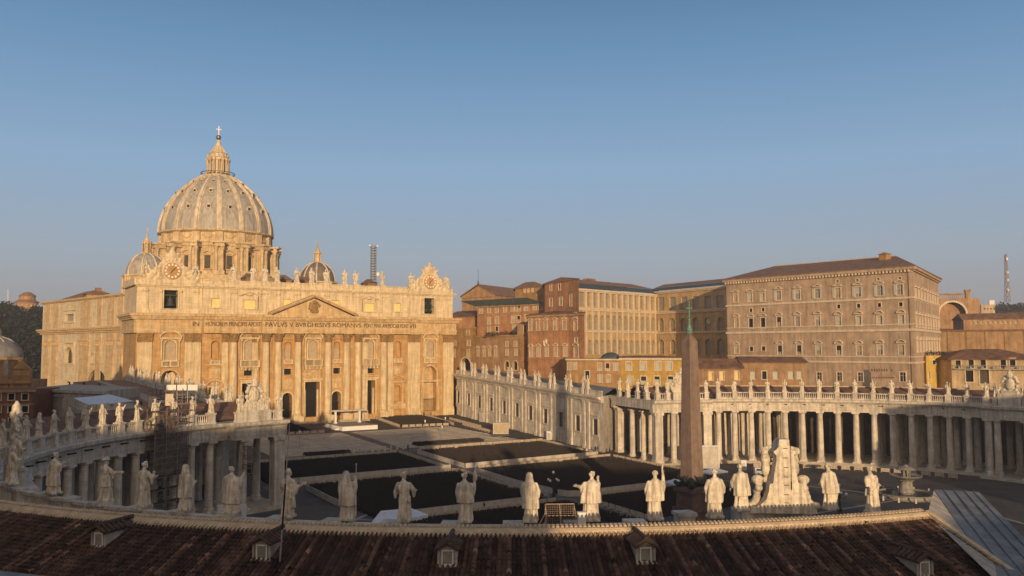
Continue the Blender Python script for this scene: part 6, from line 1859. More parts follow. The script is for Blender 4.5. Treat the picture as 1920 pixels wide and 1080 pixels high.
# right hand side
B = Bld('yellow_annex', 'small bright yellow house with plants on its flat roof beside the palace', 'house', [(1735, 268), (1772, 271)], 29.4, M['yellow'], depth=9)
B.px(0, c7((1362, 760)), 1.3, 1.3, 'plain', 'dark'); B.px(0, c7((1330, 840), (1398, 840)), 1.0, 2.4, 'bare', 'shutter'); B.finish()
B = Bld('balcony_house', 'pale house with a dark hipped roof and a long balcony at the right edge', 'house', [(1782, 262), (1960, 248)], 28.2, M['house'], depth=16)
B.px(0, c7((1512, 772), (1592, 770), (1667, 770), (1792, 768), (1850, 762)), 1.4, 2.4, 'plain', 'dark'); B.px(0, c7((1583, 845)), 2.0, 3.4, 'plain', 'dark'); B.px(0, c7((1675, 850)), 2.4, 4.0, 'plain', 'shade'); B.finish()
z_ = B.W[0].uv(1800, 691)[1]; f = MB(); W = B.W[0]; W.box(f, 1, W.L, z_-.25, z_, 0, 1.4); W.box(f, 1, W.L, z_+1.0, z_+1.1, 1.3, 1.38)
for k in range(40): f.tube(W.P(1+(W.L-1.2)*k/39, z_, 1.34), W.P(1+(W.L-1.2)*k/39, z_+1.0, 1.34), .04, n=4)
for k in range(9): W.box(f, 2+3.1*k, 2.5+3.1*k, z_, z_+.7, .8, 1.25)
f.build('balcony', M['plaster'], B.T); B.hiproof(3.2, 1.0, mat_=M['rooftile'])
B = Bld('garden_wall', 'long bare ochre brown wall with buttress strips at the right edge', 'wall', [(1755, 336), (1980, 322)], 38.6, M['brown_plaster'], depth=5)
B.finish(); B.band(0, [(37.9, 38.6, .5)], 'coping', M['rooftile']); f = MB(); W = B.W[0]
for k in range(8): W.box(f, 4+6.5*k, 4.5+6.5*k, 5, 37.9, 0, .25)
W.box(f, 0, W.L, 30.2, 30.6, 0, .3); f.build('buttress', M['brown_plaster'], B.T)
B = Bld('exedra', 'distant brown building with a giant rounded niche and an open loggia on top', 'palace', [(1740, 470), (1822, 462), (1840, 464)], 58.0, M['brick_brown'])
a0, z_ = B.W[0].uv(1786, 577); B.win(0, a0, z_-8, 12.8, 22, 'plain', 'shade', 5.0, True, ring=1.0); B.finish()
f = MB(); W = B.W[0]
for k in range(12): a, z = W.uv(1765+3.6*k, 566); W.box(f, a-.2, a+.2, 57.9, 60.2, -.5, 0)
W.box(f, W.uv(1762, 560)[0], W.uv(1808, 560)[0], 60.2, 60.9, -4, .3); a1, _ = W.uv(1811, 560); W.box(f, a1, W.L+.02, 57.95, 62.0, -6, 0); W.box(f, a1-.4, W.L+.6, 62.0, 62.6, -6, .5); f.build('loggia', M['ochre'], B.T)
B = Bld('low_range', 'distant low brown range with a sloping tiled roof at the right edge', 'range', [(1808, 420), (1990, 405)], 45.0, M['brick_brown'], depth=10)
B.line(0, 10, 1822, 604, 1905, 604, 1.0, 1.4, 'bare', 'blind'); B.finish(); B.hiproof(3.2, .8, mat_=M['rooftile'], inset=.02)
B = Bld('white_villa', 'tiny white villa on the far hill below the radio mast', 'villa', [(1842, 905), (1868, 900)], 75.5, M['house'], depth=10); B.line(0, 4, 1846, 579, 1864, 579, 1.2, 1.8, 'bare', 'dark'); B.finish()
f = MB(); W = B.W[0]; W.box(f, W.L*.62, W.L, 75.52, 80.0, -6, -.1); f.build('roof_turret', M['white'], B.T)

# ------------------------------------------------------------------ masts
def lattice(name, label, u, v0, v1, dep, wid, n, m_, taper_=0.5, drums=False):
    b = GD(u, v1, dep); t = GD(u, v0, dep); h = t.z-b.z
    T = thing(name, label, 'mast', b)
    f = MB()
    for k in range(n):
        z0, z1 = b.z+h*k/n, b.z+h*(k+1)/n; w0 = wid*(1-(1-taper_)*k/n); w1 = wid*(1-(1-taper_)*(k+1)/n)
        C0 = [(b.x+s*w0/2, b.y+q*w0/2, z0) for s, q in ((-1, -1), (1, -1), (1, 1), (-1, 1))]; C1 = [(b.x+s*w1/2, b.y+q*w1/2, z1) for s, q in ((-1, -1), (1, -1), (1, 1), (-1, 1))]
        for i in range(4):
            f.tube(C0[i], C1[i], wid*.06, n=4); f.tube(C0[i], C1[(i+1) % 4], wid*.04, n=4); f.tube(C0[i], C0[(i+1) % 4], wid*.04, n=4)
    f.build('lattice', m_, T)
    g = MB()
    if drums:
        for k in range(1, n): g.lathe((b.x, b.y, b.z+h*k/n), [(wid*.5, -h/n*.22), (wid*.72, -.1), (wid*.72, .1), (wid*.5, h/n*.22)], n=10)
        g.build('antenna_elements', M['steel'], T)
        g = MB(); 
        for s in (-1, 1): g.ball((b.x+s*wid*.9, b.y, t.z-.3), .5, .5, .4)
        g.ball((b.x+wid, b.y-.5, b.z+h*.2), .9, .5, .9); g.build('dish', M['white'], T)
    else:
        for k in (.25, .45, .62, .9): g.ball((b.x+wid*.3, b.y, b.z+h*k), wid*.4, wid*.4, wid*.5, 8, 6)
        g.build('dish', M['white'], T)
    return T
lattice('lattice_mast', 'slim lattice antenna mast behind the church parapet', 700, 459, 528, 330, 1.7, 14, M['steel'], .9, True)
lattice('radio_mast', 'tall red and white radio mast on the far hill at the right', 1889, 476, 566, 1000, 4.6, 9, M['rust'], .35)
f = MB(); b = GD(15, 585, 640); t = GD(15, 543, 640); f.tube(b, t, .35, .2, 6); tag(f.build('pole', M['white'], None), 'thin pale pole on the wooded hill at the far left', 'pole')
# ------------------------------------------------------------------ hills and far trees
def hill(name, pts, dep, thick, base=2):
    mb = MB(); n = len(pts); vs = []
    for u, v in pts:
        p = GD(u, v, dep); q = p+Vector((VD.x, VD.y, 0))*thick
        r = GD(u, v, dep-thick*.5)
        vs += [(r.x, r.y, base), (p.x, p.y, p.z), (q.x, q.y, base)]
    fs = []
    for i in range(n-1):
        fs += [(3*i, 3*i+3, 3*i+4, 3*i+1), (3*i+1, 3*i+4, 3*i+5, 3*i+2)]
    mb.add(vs, fs); return struct(name, mb, M['soil'], True)
hill('hill', [(-500, 640), (-200, 610), (-60, 598), (0, 596), (30, 600), (60, 602), (90, 606), (150, 640), (230, 660)], 560, 160)
hill('far_hill', [(1780, 622), (1840, 592), (1868, 578), (1885, 573), (1905, 572), (1935, 575), (2000, 590), (2150, 620)], 1000, 300)
def leaves(mb, c, rx, ry, rz, n, s, rn):
    for _ in range(n):
        d = Vector((rn.gauss(0, 1), rn.gauss(0, 1), rn.gauss(0, 1))); d.normalize()
        q = rn.random()**.45
        p = Vector((c[0]+d.x*rx*q, c[1]+d.y*ry*q, c[2]+d.z*rz*q))
        a = Vector((rn.gauss(0, 1), rn.gauss(0, 1), rn.gauss(0, 1))).normalized(); b = a.orthogonal().normalized(); k = s*rn.uniform(.6, 1.4)
        mb.add([p-a*k, p+b*k*.7, p+a*k, p-b*k*.7], [(0, 1, 2, 3)])
rn = random.Random(21)
wood = MB()
for u in np.arange(-140, 120, 5.5):
    for v in (598, 618, 642, 668, 700):
        p = GD(float(u)+rn.uniform(-3, 3), v+rn.uniform(-6, 6), 545-(v-598)*.8+rn.uniform(-15, 15))
        leaves(wood, (p.x, p.y, p.z-1), 5.5*rn.uniform(.8, 1.3), 5.5, 6.5*rn.uniform(.8, 1.3), 110, 1.0, rn)
o = wood.build('wood', M['leaf_far'], None, fix=False); tag(o, 'dark wooded hillside behind the left flank of the church', 'wood', None, 'stuff')
def tree(u, v0, dep, h, r, label, grp='dark trees on the left skyline'):
    p = GD(u, v0, dep); T = thing('tree', label, 'tree', (p.x, p.y, p.z-h), 0, grp)
    f = MB(); f.tube((p.x, p.y, p.z-h), (p.x, p.y, p.z-h*.3), r*.12, r*.05, 6)
    for k in range(5): a = k*1.3; f.tube((p.x, p.y, p.z-h*.55), (p.x+r*.6*math.cos(a), p.y+r*.6*math.sin(a), p.z-h*.3), r*.05, r*.02, 5)
    f.build('trunk', M['trunk'], T); f = MB()
    for k in range(7): leaves(f, (p.x+rn.uniform(-.5, .5)*r, p.y+rn.uniform(-.5, .5)*r, p.z-h*.3+rn.uniform(-.5, .5)*r*.5), r*.55, r*.55, r*.4, 120, r*.1, rn)
    f.build('crown', M['leaf_far'], T)
tree(6, 566, 600, 14, 9, 'broad dark pine left of the pale pole on the skyline'); tree(28, 571, 590, 13, 8, 'dark pine right of the pale pole on the skyline'); tree(76, 571, 560, 14, 7, 'dark tree on the skyline touching the left flank of the church')
fh = MB()
for u in np.arange(1842, 2010, 5):
    p = GD(float(u), 576+rn.uniform(-2, 3) if u > 1868 else 582, 985); leaves(fh, (p.x, p.y, p.z), 7, 7, 5.5, 70, 1.4, rn)
tag(fh.build('hilltop_wood', M['leaf_far'], None, fix=False), 'dark scrub along the far hill under the radio mast', 'wood', None, 'stuff')
# round tower on the left hill
p = GD(50, 575, 640); TW = thing('round_tower', 'round brick tower with a stepped tiled roof on the left hill', 'tower', (p.x, p.y, 40))
f = MB(); f.lathe((p.x, p.y, 0), [(6.4, 40), (6.2, 59), (7.6, 61), (7.6, 66.6), (7.9, 66.7)], n=24); f.build('wall', M['brick_brown'], TW)
f = MB(); f.lathe((p.x, p.y, 0), [(8.3, 66.6), (8.2, 67.1), (5.6, 68.6)], n=24); f.lathe((p.x+.3, p.y, 0), [(6.0, 71.3), (5.2, 72.3), (2, 74.4), (.3, 74.6)], n=24); f.build('roof', M['rooftile_far'], TW)
f = MB(); f.lathe((p.x+.3, p.y, 0), [(5.4, 68), (5.4, 71.4)], n=24); f.build('upper_storey', M['ochre'], TW)
f = MB()
for k in range(9): a = math.pi*1.0+k*.38; f.obox((p.x+7.62*math.cos(a)-.5, p.y+7.62*math.sin(a)-.5, 63.2), (1, 0, 0), (0, 1, 0), (0, 0, 1.8))
f.build('window', M['blind'], TW)
# plants on the roof terraces
def shrubs(label, u0, u1, v, dep, r, n, s):
    f = MB()
    for k in range(n):
        p = GD(u0+(u1-u0)*k/(n-1), v, dep); leaves(f, (p.x, p.y, p.z+r*.3*rn.random()), r, r, r*rn.uniform(.6, 1.1), 60, s, rn)
    tag(f.build('roof_plants', M['leaf'], None, fix=False), label, 'plants', None, 'stuff')
shrubs('row of green plants on the yellow house roof terrace', 1740, 1792, 663, 270, .9, 14, .16)
shrubs('green hedge along the brick residence roof terrace', 912, 966, 626, 338, 1.0, 16, .2)
# old church and houses at the left edge
c = GD(-4, 650, 236); CC = thing('old_church', 'small old domed church in shade at the left edge', 'church', (c.x, c.y, 2))
f = MB(); f.lathe((c.x, c.y, 0), [(6.3*math.cos(math.pi/2*i/10), 30.2+5.4*math.sin(math.pi/2*i/10)) for i in range(10)]+[(.9, 35.7), (.8, 37.4), (.2, 38.4)], n=24); f.build('dome', M['lead'], CC, smooth=True)
f = MB(); f.lathe((c.x, c.y, 0), [(6.0, 18), (6.0, 29.2), (6.7, 29.4), (6.7, 30.1), (6.2, 30.2)], n=8, a0=.3, a1=.3+2*math.pi); f.build('drum', M['brick_brown'], CC)
f = MB()
for k in range(8):
    a = .3+k*math.pi/4; f.tube((c.x+5.9*math.cos(a), c.y+5.9*math.sin(a), 30.3), (c.x+3.6*math.cos(a), c.y+3.6*math.sin(a), 34.6), .3, n=6); f.tube((c.x+3.6*math.cos(a), c.y+3.6*math.sin(a), 34.6), (c.x+.9*math.cos(a), c.y+.9*math.sin(a), 35.7), .3, n=6)
    f.box(c.x+6.1*math.cos(a)-.5, c.x+6.1*math.cos(a)+.5, c.y+6.1*math.sin(a)-.5, c.y+6.1*math.sin(a)+.5, 20, 29.3)
f.build('ribs', M['plaster'], CC)
A_, B_ = GD(-40, 680, 224), GD(58, 680, 226); W = Wall((A_.x, A_.y), (B_.x, B_.y), 3, 24.2); W.hole(W.L*.30, W.L*.46, 16.5, 21.8, .8, True); W.hole(W.L*.66, W.L*.72, 18.0, 21.0, .5); W.hole(W.L*.76, W.L*.82, 18.0, 21.0, .5)
f = MB(); W.mesh(f); b2 = -W.n*12; f.quad(W.P(W.L, 3), W.P(W.L, 3)+b2, W.P(W.L, 24.2)+b2, W.P(W.L, 24.2)); f.quad(W.P(0, 24.2), W.P(W.L, 24.2), W.P(W.L, 24.2)+b2, W.P(0, 24.2)+b2)
f.quad(W.P(0, 3, -.9), W.P(W.L, 3, -.9), W.P(W.L, 24, -.9), W.P(0, 24, -.9)); f.build('wall', M['brick_brown'], CC)
f = MB()
for z0, z1, d in ((23.4, 24.3, .8), (21.9, 22.3, .4), (15.6, 16.0, .4)): W.box(f, 0, W.L+d, z0, z1, 0, d)
for q in (.06, .24, .52, .62, .9): W.box(f, W.L*q, W.L*q+.9, 16, 23.4, 0, .35)
a0 = W.L*.78
f.prism([(a0-2.2, 27.2), (a0+2.2, 27.2), (a0, 29.6)], W.P(0, 0, -2), W.e, (0, 0, 1), W.n, .8); W.box(f, a0-2, a0+2, 24.3, 27.2, -3.5, -1.6)
for k in range(14): f.tube(W.P(W.L*.5+k*.45, 24.3, .3), W.P(W.L*.5+k*.45, 25.3, .3), .1, n=5)
W.box(f, W.L*.48, W.L*.98, 25.3, 25.5, .1, .5); f.build('trim', M['ochre'], CC)
B = Bld('red_house', 'dull red plastered house with small white framed windows at the left edge', 'house', [(-60, 205), (66, 209)], 22.6, M['dull_red'], depth=12)
B.px(0, [(21.6, 744), (47, 744), (-4, 744), (21.4, 767), (47, 767), (-4, 767), (22, 790), (47, 790)], 1.25, 1.5, 'plain', 'dark'); B.finish(); B.band(0, [(22.0, 22.58, .6), (18.9, 19.3, .2)], 'cornice', M['ochre'])
B = Bld('grey_annex', 'grey plastered annex with a pilaster at its corner, right of the red house', 'annex', [(66, 226), (122, 214), (200, 206)], 22.3, M['plaster'], back=Vector((5, 15)))
B.px(0, [(100, 790)], 1.5, 3.2, 'plain', 'shade'); B.px(1, [(160, 790)], 2.5, 4, 'plain', 'shade'); B.finish(); B.band(0, [(21.6, 22.25, .6), (20.4, 20.8, .3)], 'cornice', M['plaster']); B.band(1, [(21.6, 22.25, .6)], 'cornice', M['plaster'])
# ------------------------------------------------------------------ unseen blocks added and shaped to cast shade into the view
B = None
def plainblock(name, label, x0, x1, y0, y1, z, roof=3):
    T = thing(name, label, 'house', ((x0+x1)/2, (y0+y1)/2, 1), 0)
    f = MB(); f.box(x0, x1, y0, y1, .5, z); f.build('wall', M['ochre'], T)
    f = MB(); hip(f, [(x0-.8, y0-.8), (x1+.8, y0-.8), (x1+.8, y1+.8), (x0-.8, y1+.8)], z+.02, [(x0+.2*(x1-x0), (y0+y1)/2, z+roof), (x1-.2*(x1-x0), (y0+y1)/2, z+roof)]); f.build('roof', M['rooftile'], T)
    f = MB()
    for zz in range(6, int(z)-3, 5):
        for k in range(int((x1-x0)/5)): f.box(x0+2+5*k, x0+3.4+5*k, y1, y1+.06, zz, zz+2.4)
    f.build('window', M['shutter'], T)
def shade_block(name, label, x0, x1, y0, y1, zl, zr):
    """unseen block added for its shadow: walls with windows, a flat roof that falls from zl to zr"""
    T = thing(name, label, 'house', ((x0+x1)/2, (y0+y1)/2, 1), 0)
    f = MB(); V = [(x0, y0, .5), (x1, y0, .5), (x1, y1, .5), (x0, y1, .5), (x0, y0, zl), (x1, y0, zr), (x1, y1, zr), (x0, y1, zl)]
    f.add(V, [(0, 1, 5, 4), (1, 2, 6, 5), (2, 3, 7, 6), (3, 0, 4, 7)]); f.build('wall', M['ochre'], T)
    f = MB(); f.add([(x0-.4, y0-.4, zl-.3), (x1+.4, y0-.4, zr-.3), (x1+.4, y1+.4, zr-.3), (x0-.4, y1+.4, zl-.3), (x0-.4, y0-.4, zl+.02), (x1+.4, y0-.4, zr+.02), (x1+.4, y1+.4, zr+.02), (x0-.4, y1+.4, zl+.02)], [(3, 2, 1, 0), (4, 5, 6, 7), (0, 1, 5, 4), (1, 2, 6, 5), (2, 3, 7, 6), (3, 0, 4, 7)])
    f.build('roof', M['rooftile'], T)
    for zz in range(6, int(min(zl, zr))-4, 5):
        for k in range(min(12, int((x1-x0)/6))):
            f = MB(); f.box(x0+2+6*k, x0+3.4+6*k, y1, y1+.06, zz, zz+2.4); f.build('window', M['shutter'], T)
shade_block('tall_shade_block', 'unseen block behind the viewer, placed to shade the left end of the near roof', -330, -116.3, -151, -142, 44, 44)  # unseen, height set for the shade it throws
shade_block('sloping_shade_block', 'unseen block behind the viewer, shaped so its shadow ends along the near ridge', -116, -30, -156, -142, 31.6, 26.6)  # unseen, roof slope shaped so the ridge still catches the sun
shade_block('south_shade_block', 'large ochre palace out of view on the left that shades the left colonnade', -260, -124, -34, 66, 42, 42)  # added out of view to darken the left-edge houses

shade_block('east_shade_block', 'unseen block on the right, added to shade the far colonnade', 38, 120, -112, -96, 33, 33)  # added out of view to put the right-hand columns in shadow
# ------------------------------------------------------------------ seating blocks
def chairs(name, label, x0, x1, y0, y1, cut=None, px_=.52, py_=.92):
    V = []; F = []
    nx, ny = int((x1-x0)/px_), int((y1-y0)/py_)
    n = 0
    for j in range(ny):
        for i in range(nx):
            x = x0+px_*(i+.5); y = y0+py_*(j+.5)
            if cut and not cut(x, y): continue
            if i % 24 == 23 or j % 14 == 13 or random.random() < .03: continue
            z = ground_z(x, y); a = random.uniform(-.3, .3); y += random.uniform(-.08, .08); w = .22
            pts = [(-w, -.22, .45), (w, -.22, .45), (w, .22, .45), (-w, .22, .45), (-w, -.22, .5), (w, -.22, .5), (w, -.27, .92), (-w, -.27, .92), (-w, -.22, 0), (-w+.05, -.22, 0), (w-.05, -.22, 0), (w, -.22, 0), (-w+.05, -.22, .45), (w-.05, -.22, .45), (-w, .22, 0), (w, .22, 0)]
            V += [(x+p[0]+a*.2, y+p[1], z+p[2]) for p in pts]
            F += [(n, n+1, n+2, n+3), (n+4, n+5, n+6, n+7), (n+8, n+9, n+12, n), (n+10, n+11, n+1, n+13), (n+14, n+3, n+2, n+15)]
            n += 16
    me = bpy.data.meshes.new(name); me.from_pydata(V, [], F); me.materials.append(M['chair'])
    o = bpy.data.objects.new(name, me); COL.objects.link(o); tag(o, label, 'seating', 'blocks of dark chairs', 'stuff')
chairs('chair_block', 'block of dark chairs in the far left of the square', -46, -2.4, 85.5, 111.6)
chairs('chair_block', 'block of dark chairs left of the middle aisle, nearer block', -39.5, -1.2, 41.5, 78.8)
chairs('chair_block', 'block of dark chairs right of the middle aisle below the straight wing', 4.2, 46.2, 85.2, 112.8)
chairs('chair_block', 'block of dark chairs right of the middle aisle left of the obelisk', 4.0, 48.2, 42, 79.2, lambda x, y: x < 46.8+(79-y)*.06)
chairs('chair_block', 'block of dark chairs behind the near saints on the left', -38, -1.4, 4, 35)
chairs('chair_block', 'block of dark chairs close to the obelisk', 4.4, 38, 13, 35.4, lambda x, y: math.hypot(x, y) > 13)
chairs('chair_block', 'block of dark chairs at the top of the stairs before the church', 24.5, 44, 164, 193, lambda x, y: x > 23+(y-163)*.1+1)
chairs('chair_block', 'block of dark chairs at the top of the stairs on the left', -34, -8, 162, 188)
chairs('chair_block', 'small block of dark chairs at the foot of the stairs on the left', -26, -13, 118.2, 121)
chairs('chair_block', 'small block of dark chairs at the foot of the stairs on the right', 9, 32, 121.5, 126.5)
for k in range(9):
    x = -12+k*1.9; tag(MB().lathe((x, 119.2, ground_z(0, 119.2)), [(.3, 0), (.26, .9), (.3, 1.0), (.1, 1.3)], n=8).build('bollard', M['travertine_grey']), 'stone bollard in the row at the foot of the stairs', 'bollard', 'bollards at the foot of the stairs')
# ------------------------------------------------------------------ barriers
bm_ = MB()
bl = 2.1
bm_.box(-bl/2, -bl/2+.08, -.04, .04, 0, 1.1); bm_.box(bl/2-.08, bl/2, -.04, .04, 0, 1.1); bm_.box(-bl/2, bl/2, -.035, .035, .98, 1.1); bm_.box(-bl/2, bl/2, -.03, .03, .25, .34)
for k in range(5): bm_.box(-bl/2+.16+k*.37, -bl/2+.44+k*.37, -.025, .025, .34, .98)
for s in (-1, 1): bm_.box(s*.9-.04, s*.9+.04, -.3, .3, 0, .06)
bar0 = None
def barrier_row(x0, y0, x1, y1, where, step=2.22):
    global bar0
    d = Vector((x1-x0, y1-y0)); n = max(1, int(d.length/step)); rz = math.atan2(d.y, d.x)
    for k in range(n):
        x, y = x0+d.x*(k+.5)/n, y0+d.y*(k+.5)/n
        if bar0 is None:
            bar0 = bm_.build('crowd_barrier', M['barrier'], None); o = bar0
        else:
            o = bar0.copy(); COL.objects.link(o)
        o.location = (x, y+random.uniform(-.06, .06), ground_z(x, y)); o.rotation_euler = (0, 0, rz+random.uniform(-.03, .03))
        tag(o, 'crowd barrier '+where, 'barrier', 'wooden crowd barriers '+where)
barrier_row(-40, 112.6, -2.0, 112.4, 'along the far side of the far left chair block')
barrier_row(-1.5, 112, -1.4, 85, 'along the middle aisle beside the far left chairs')
barrier_row(-39, 79.7, -.4, 79.7, 'along the far side of the nearer left chairs')
barrier_row(-.5, 79, -.5, 41.5, 'along the middle aisle beside the nearer left chairs')
barrier_row(5.5, 113.7, 48.2, 114, 'along the far side of the chairs below the straight wing')
barrier_row(47.7, 113.5, 46.8, 87, 'between the straight wing and the chairs below it')
barrier_row(5, 80.1, 47.8, 80.4, 'along the far side of the chairs left of the obelisk')
barrier_row(48.0, 79.5, 50.3, 42, 'between the far colonnade and the chairs')
barrier_row(-37, 36.0, -2.5, 36.0, 'behind the left saints nearest the viewer')
barrier_row(4.5, 36.4, 37, 36.4, 'beside the obelisk')
barrier_row(3.4, 35, .8, 11, 'leading down the aisle to the obelisk')
barrier_row(23, 161.8, 40.5, 160.4, 'at the top of the stairs before the right chairs')
barrier_row(22.8, 163, 26, 195, 'on the left of the upper right chairs')
barrier_row(42.5, 160.5, 47, 196, 'on the right of the upper right chairs')
barrier_row(-22, 160.2, -5, 160.2, 'at the top of the stairs on the left')
barrier_row(49, 176, 47.4, 150, 'beside the straight wing near the church')
barrier_row(45.6, 160, 43.6, 133, 'down the right side of the stairs')
barrier_row(-7, 184, 21, 184, 'in front of the church doors')
a_ = [R(56-3*k) for k in range(17)]
for p, q in zip(a_[:-1], a_[1:]):
    barrier_row(36+59*math.cos(p), 59*math.sin(p), 36+59*math.cos(q), 59*math.sin(q), 'along the foot of the far colonnade')
# pale solid panels
pm_ = MB(); pl = 4.4
pm_.box(-pl/2, pl/2, -.05, .05, .03, 1.22); pm_.box(-pl/2, pl/2, -.08, .08, 1.2, 1.28)
for s in (-1, 0, 1): pm_.box(s*(pl/2-.1)-.06, s*(pl/2-.1)+.06, .05, .5, 0, .08); pm_.box(s*(pl/2-.1)-.05, s*(pl/2-.1)+.05, .05, .12, .08, 1.1)
pan0 = None
def panel_row(pts, where):
    global pan0
    for (x0, y0), (x1, y1) in zip(pts[:-1], pts[1:]):
        d = Vector((x1-x0, y1-y0)); n = max(1, round(d.length/4.45)); rz = math.atan2(d.y, d.x)
        for k in range(n):
            x, y = x0+d.x*(k+.5)/n, y0+d.y*(k+.5)/n
            if pan0 is None:
                pan0 = pm_.build('barrier_panel', M['panel'], None); o = pan0
            else: o = pan0.copy(); COL.objects.link(o)
            sl = (ground_z(x0+d.x*(k+1)/n, y0+d.y*(k+1)/n)-ground_z(x0+d.x*k/n, y0+d.y*k/n))/(d.length/n)
            o.location = (x, y, ground_z(x, y)); o.rotation_euler = (random.uniform(-.02, .02), -math.atan(sl), rz+random.uniform(-.012, .012)); o.scale = (d.length/n/4.43, 1, 1)
            tag(o, 'pale solid barrier panel '+where, 'barrier', 'pale barrier panels '+where)
panel_row([(-44, 83.9), (-.6, 83.9)], 'in front of the far left chairs')
panel_row([(3.1, 110), (3.3, 84)], 'on the middle aisle beside the upper right chairs')
panel_row([(3.6, 83.8), (46.7, 84.6)], 'in front of the chairs below the straight wing')
panel_row([(2.9, 77.5), (2.9, 45)], 'on the middle aisle left of the obelisk block')
panel_row([(2.9, 43), (3.8, 40.4), (6, 39.2), (37, 39.2)], 'curving in front of the obelisk block')
panel_row([(-40, 39.4), (-4.6, 39.2)], 'in front of the nearer left chairs')
panel_row([(56.4, 75), (56.6, 61)], 'at the end block of the far colonnade')
panel_row([(-40.8, 76), (-40.6, 54)], 'beside the left colonnade')
# ------------------------------------------------------------------ altar platform with its two posts
ax, ay = 8.5, 171
z0 = ground_z(0, 165)
AL = thing('altar_platform', 'pale open altar platform with two posts and a top beam before the church', 'platform', (ax, ay, z0))
f = MB(); f.box(2.0, 14.6, 163.0, 179, z0-.2, z0+1.3); f.box(.8, 2.0, 166, 178, z0-.2, z0+.6); f.build('platform', M['white'], AL)
f = MB(); f.box(2.0, 14.6, 163.2, 179, z0+1.3, z0+1.36); f.build('carpet', M['line'], AL)
for x in (4.6, 13.4):
    f = MB(); f.box(x-.32, x+.32, 175.6, 176.3, z0+1.3, z0+5.4); f.box(x-.5, x+.5, 175.4, 176.5, z0+1.3, z0+1.8); f.build('post', M['white'], AL)
f = MB(); f.box(2.6, 15.4, 175.2, 176.7, z0+5.4, z0+5.9); f.build('beam', M['panel'], AL)
# ------------------------------------------------------------------ screens, kiosk, trailer, tents, van
def big_screen(name, label, u, v, dep, wid, hgt, zbase, yaw, m_):
    p = GD(u, v, dep); T = thing(name, label, 'screen', (0, 0, 0)); T.location = (p.x, p.y, ground_z(p.x, p.y)); T.rotation_euler = (0, 0, yaw); ORG[T.name] = Vector((0, 0, 0))
    f = MB(); f.box(-wid/2, wid/2, -.25, .35, zbase, zbase+hgt); f.build('cabinet', M['white'], T)
    f = MB(); f.box(-wid/2+.18, wid/2-.18, -.3, -.252, zbase+.18, zbase+hgt-.18); f.build('display', m_, T)
    f = MB()
    for s in (-1, 1): f.box(s*wid*.36-.15, s*wid*.36+.15, -.1, .25, 0, zbase)
    f.box(-wid*.5, wid*.5, -.9, 1.1, -.1, .15); f.build('stand', M['steel'], T)
    return T
big_screen('video_screen', 'large pale grey screen on legs just right of the obelisk', 1331, 860, 214, 4.6, 5.6, 1.3, R(-35), M['panel'])
p = GD(935, 812, 246)
T = thing('screen_trailer', 'big grey boxed screen trailer standing beside the stairs near the straight wing', 'trailer', (0, 0, 0)); T.location = (42.3, 129, ground_z(42, 129)); T.rotation_euler = (0, 0, R(-33)); ORG[T.name] = Vector((0, 0, 0))
f = MB(); f.box(-2.5, 2.5, -.8, 1.1, 1.0, 4.6); f.build('body', M['panel'], T); f = MB(); f.box(-2.2, 2.2, -.86, -.802, 1.3, 4.3); f.build('display', M['blind'], T)
f = MB(); f.box(-3.0, 2.7, -1.0, 1.3, .45, 1.0); f.build('chassis', M['black'], T)
for x in (-1.2, .9): f = MB(); f.tube((x, -1.05, .45), (x, -.75, .45), .45, n=14); f.tube((x, 1.0, .45), (x, 1.3, .45), .45, n=14); f.build('wheel', M['black'], T)
def cabinet(name, label, cat, x, y, w, d, h, m_, rz=0.0):
    z = ground_z(x, y); T = thing(name, label, cat, (0, 0, 0)); T.location = (x, y, z); T.rotation_euler = (0, 0, rz); ORG[T.name] = Vector((0, 0, 0))
    f = MB(); f.box(-w/2, w/2, -d/2, d/2, 0, h); f.build('body', m_, T); f = MB(); f.box(-w/2-.12, w/2+.12, -d/2-.12, d/2+.12, h, h+.12); f.build('roof', M['white'], T)
    f = MB(); f.box(-w*.3, w*.3, -d/2-.03, -d/2, .1, h*.8); f.build('door', M['panel'], T); return T
cabinet('kiosk', 'narrow white box standing against the middle of the straight wing', 'kiosk', 53.0, 117, 1.6, 1.2, 2.6, M['white'], R(-60))
cabinet('sign_box', 'small white upright box at the foot of the far colonnade', 'box', 64.2, 47.2, 1.3, .7, 2.4, M['white'], R(-40))
cabinet('ticket_hut', 'grey box hut close to the church end of the straight wing', 'hut', 57.6, 166, 2.4, 1.6, 3.0, M['panel'], R(-80))
def tent(label, x, y, w, d, h):
    z = ground_z(x, y); T = thing('gazebo', label, 'tent', (x, y, z), 0, 'white gazebos beside the obelisk')
    f = MB(); f.add([(x-w/2, y-d/2, z+h), (x+w/2, y-d/2, z+h), (x+w/2, y+d/2, z+h), (x-w/2, y+d/2, z+h), (x-w*.1, y, z+h+.7), (x+w*.1, y, z+h+.7), (x-w/2, y-d/2, z+h-.35), (x+w/2, y-d/2, z+h-.35), (x+w/2, y+d/2, z+h-.35), (x-w/2, y+d/2, z+h-.35)],
        [(0, 1, 5, 4), (1, 2, 5), (2, 3, 4, 5), (3, 0, 4), (6, 7, 1, 0), (7, 8, 2, 1), (8, 9, 3, 2), (9, 6, 0, 3)]); f.build('roof', M['tarp'], T)
    for sx in (-1, 1):
        for sy in (-1, 1): f = MB(); f.tube((x+sx*(w/2-.1), y+sy*(d/2-.1), z), (x+sx*(w/2-.1), y+sy*(d/2-.1), z+h), .05, n=5); f.build('leg', M['steel'], T)
tent('white gazebo just right of the obelisk', 44.5, 38.5, 6.0, 3.5, 2.3); tent('small white gazebo left of the obelisk foot', 27, 33, 3.0, 2.5, 2.0)
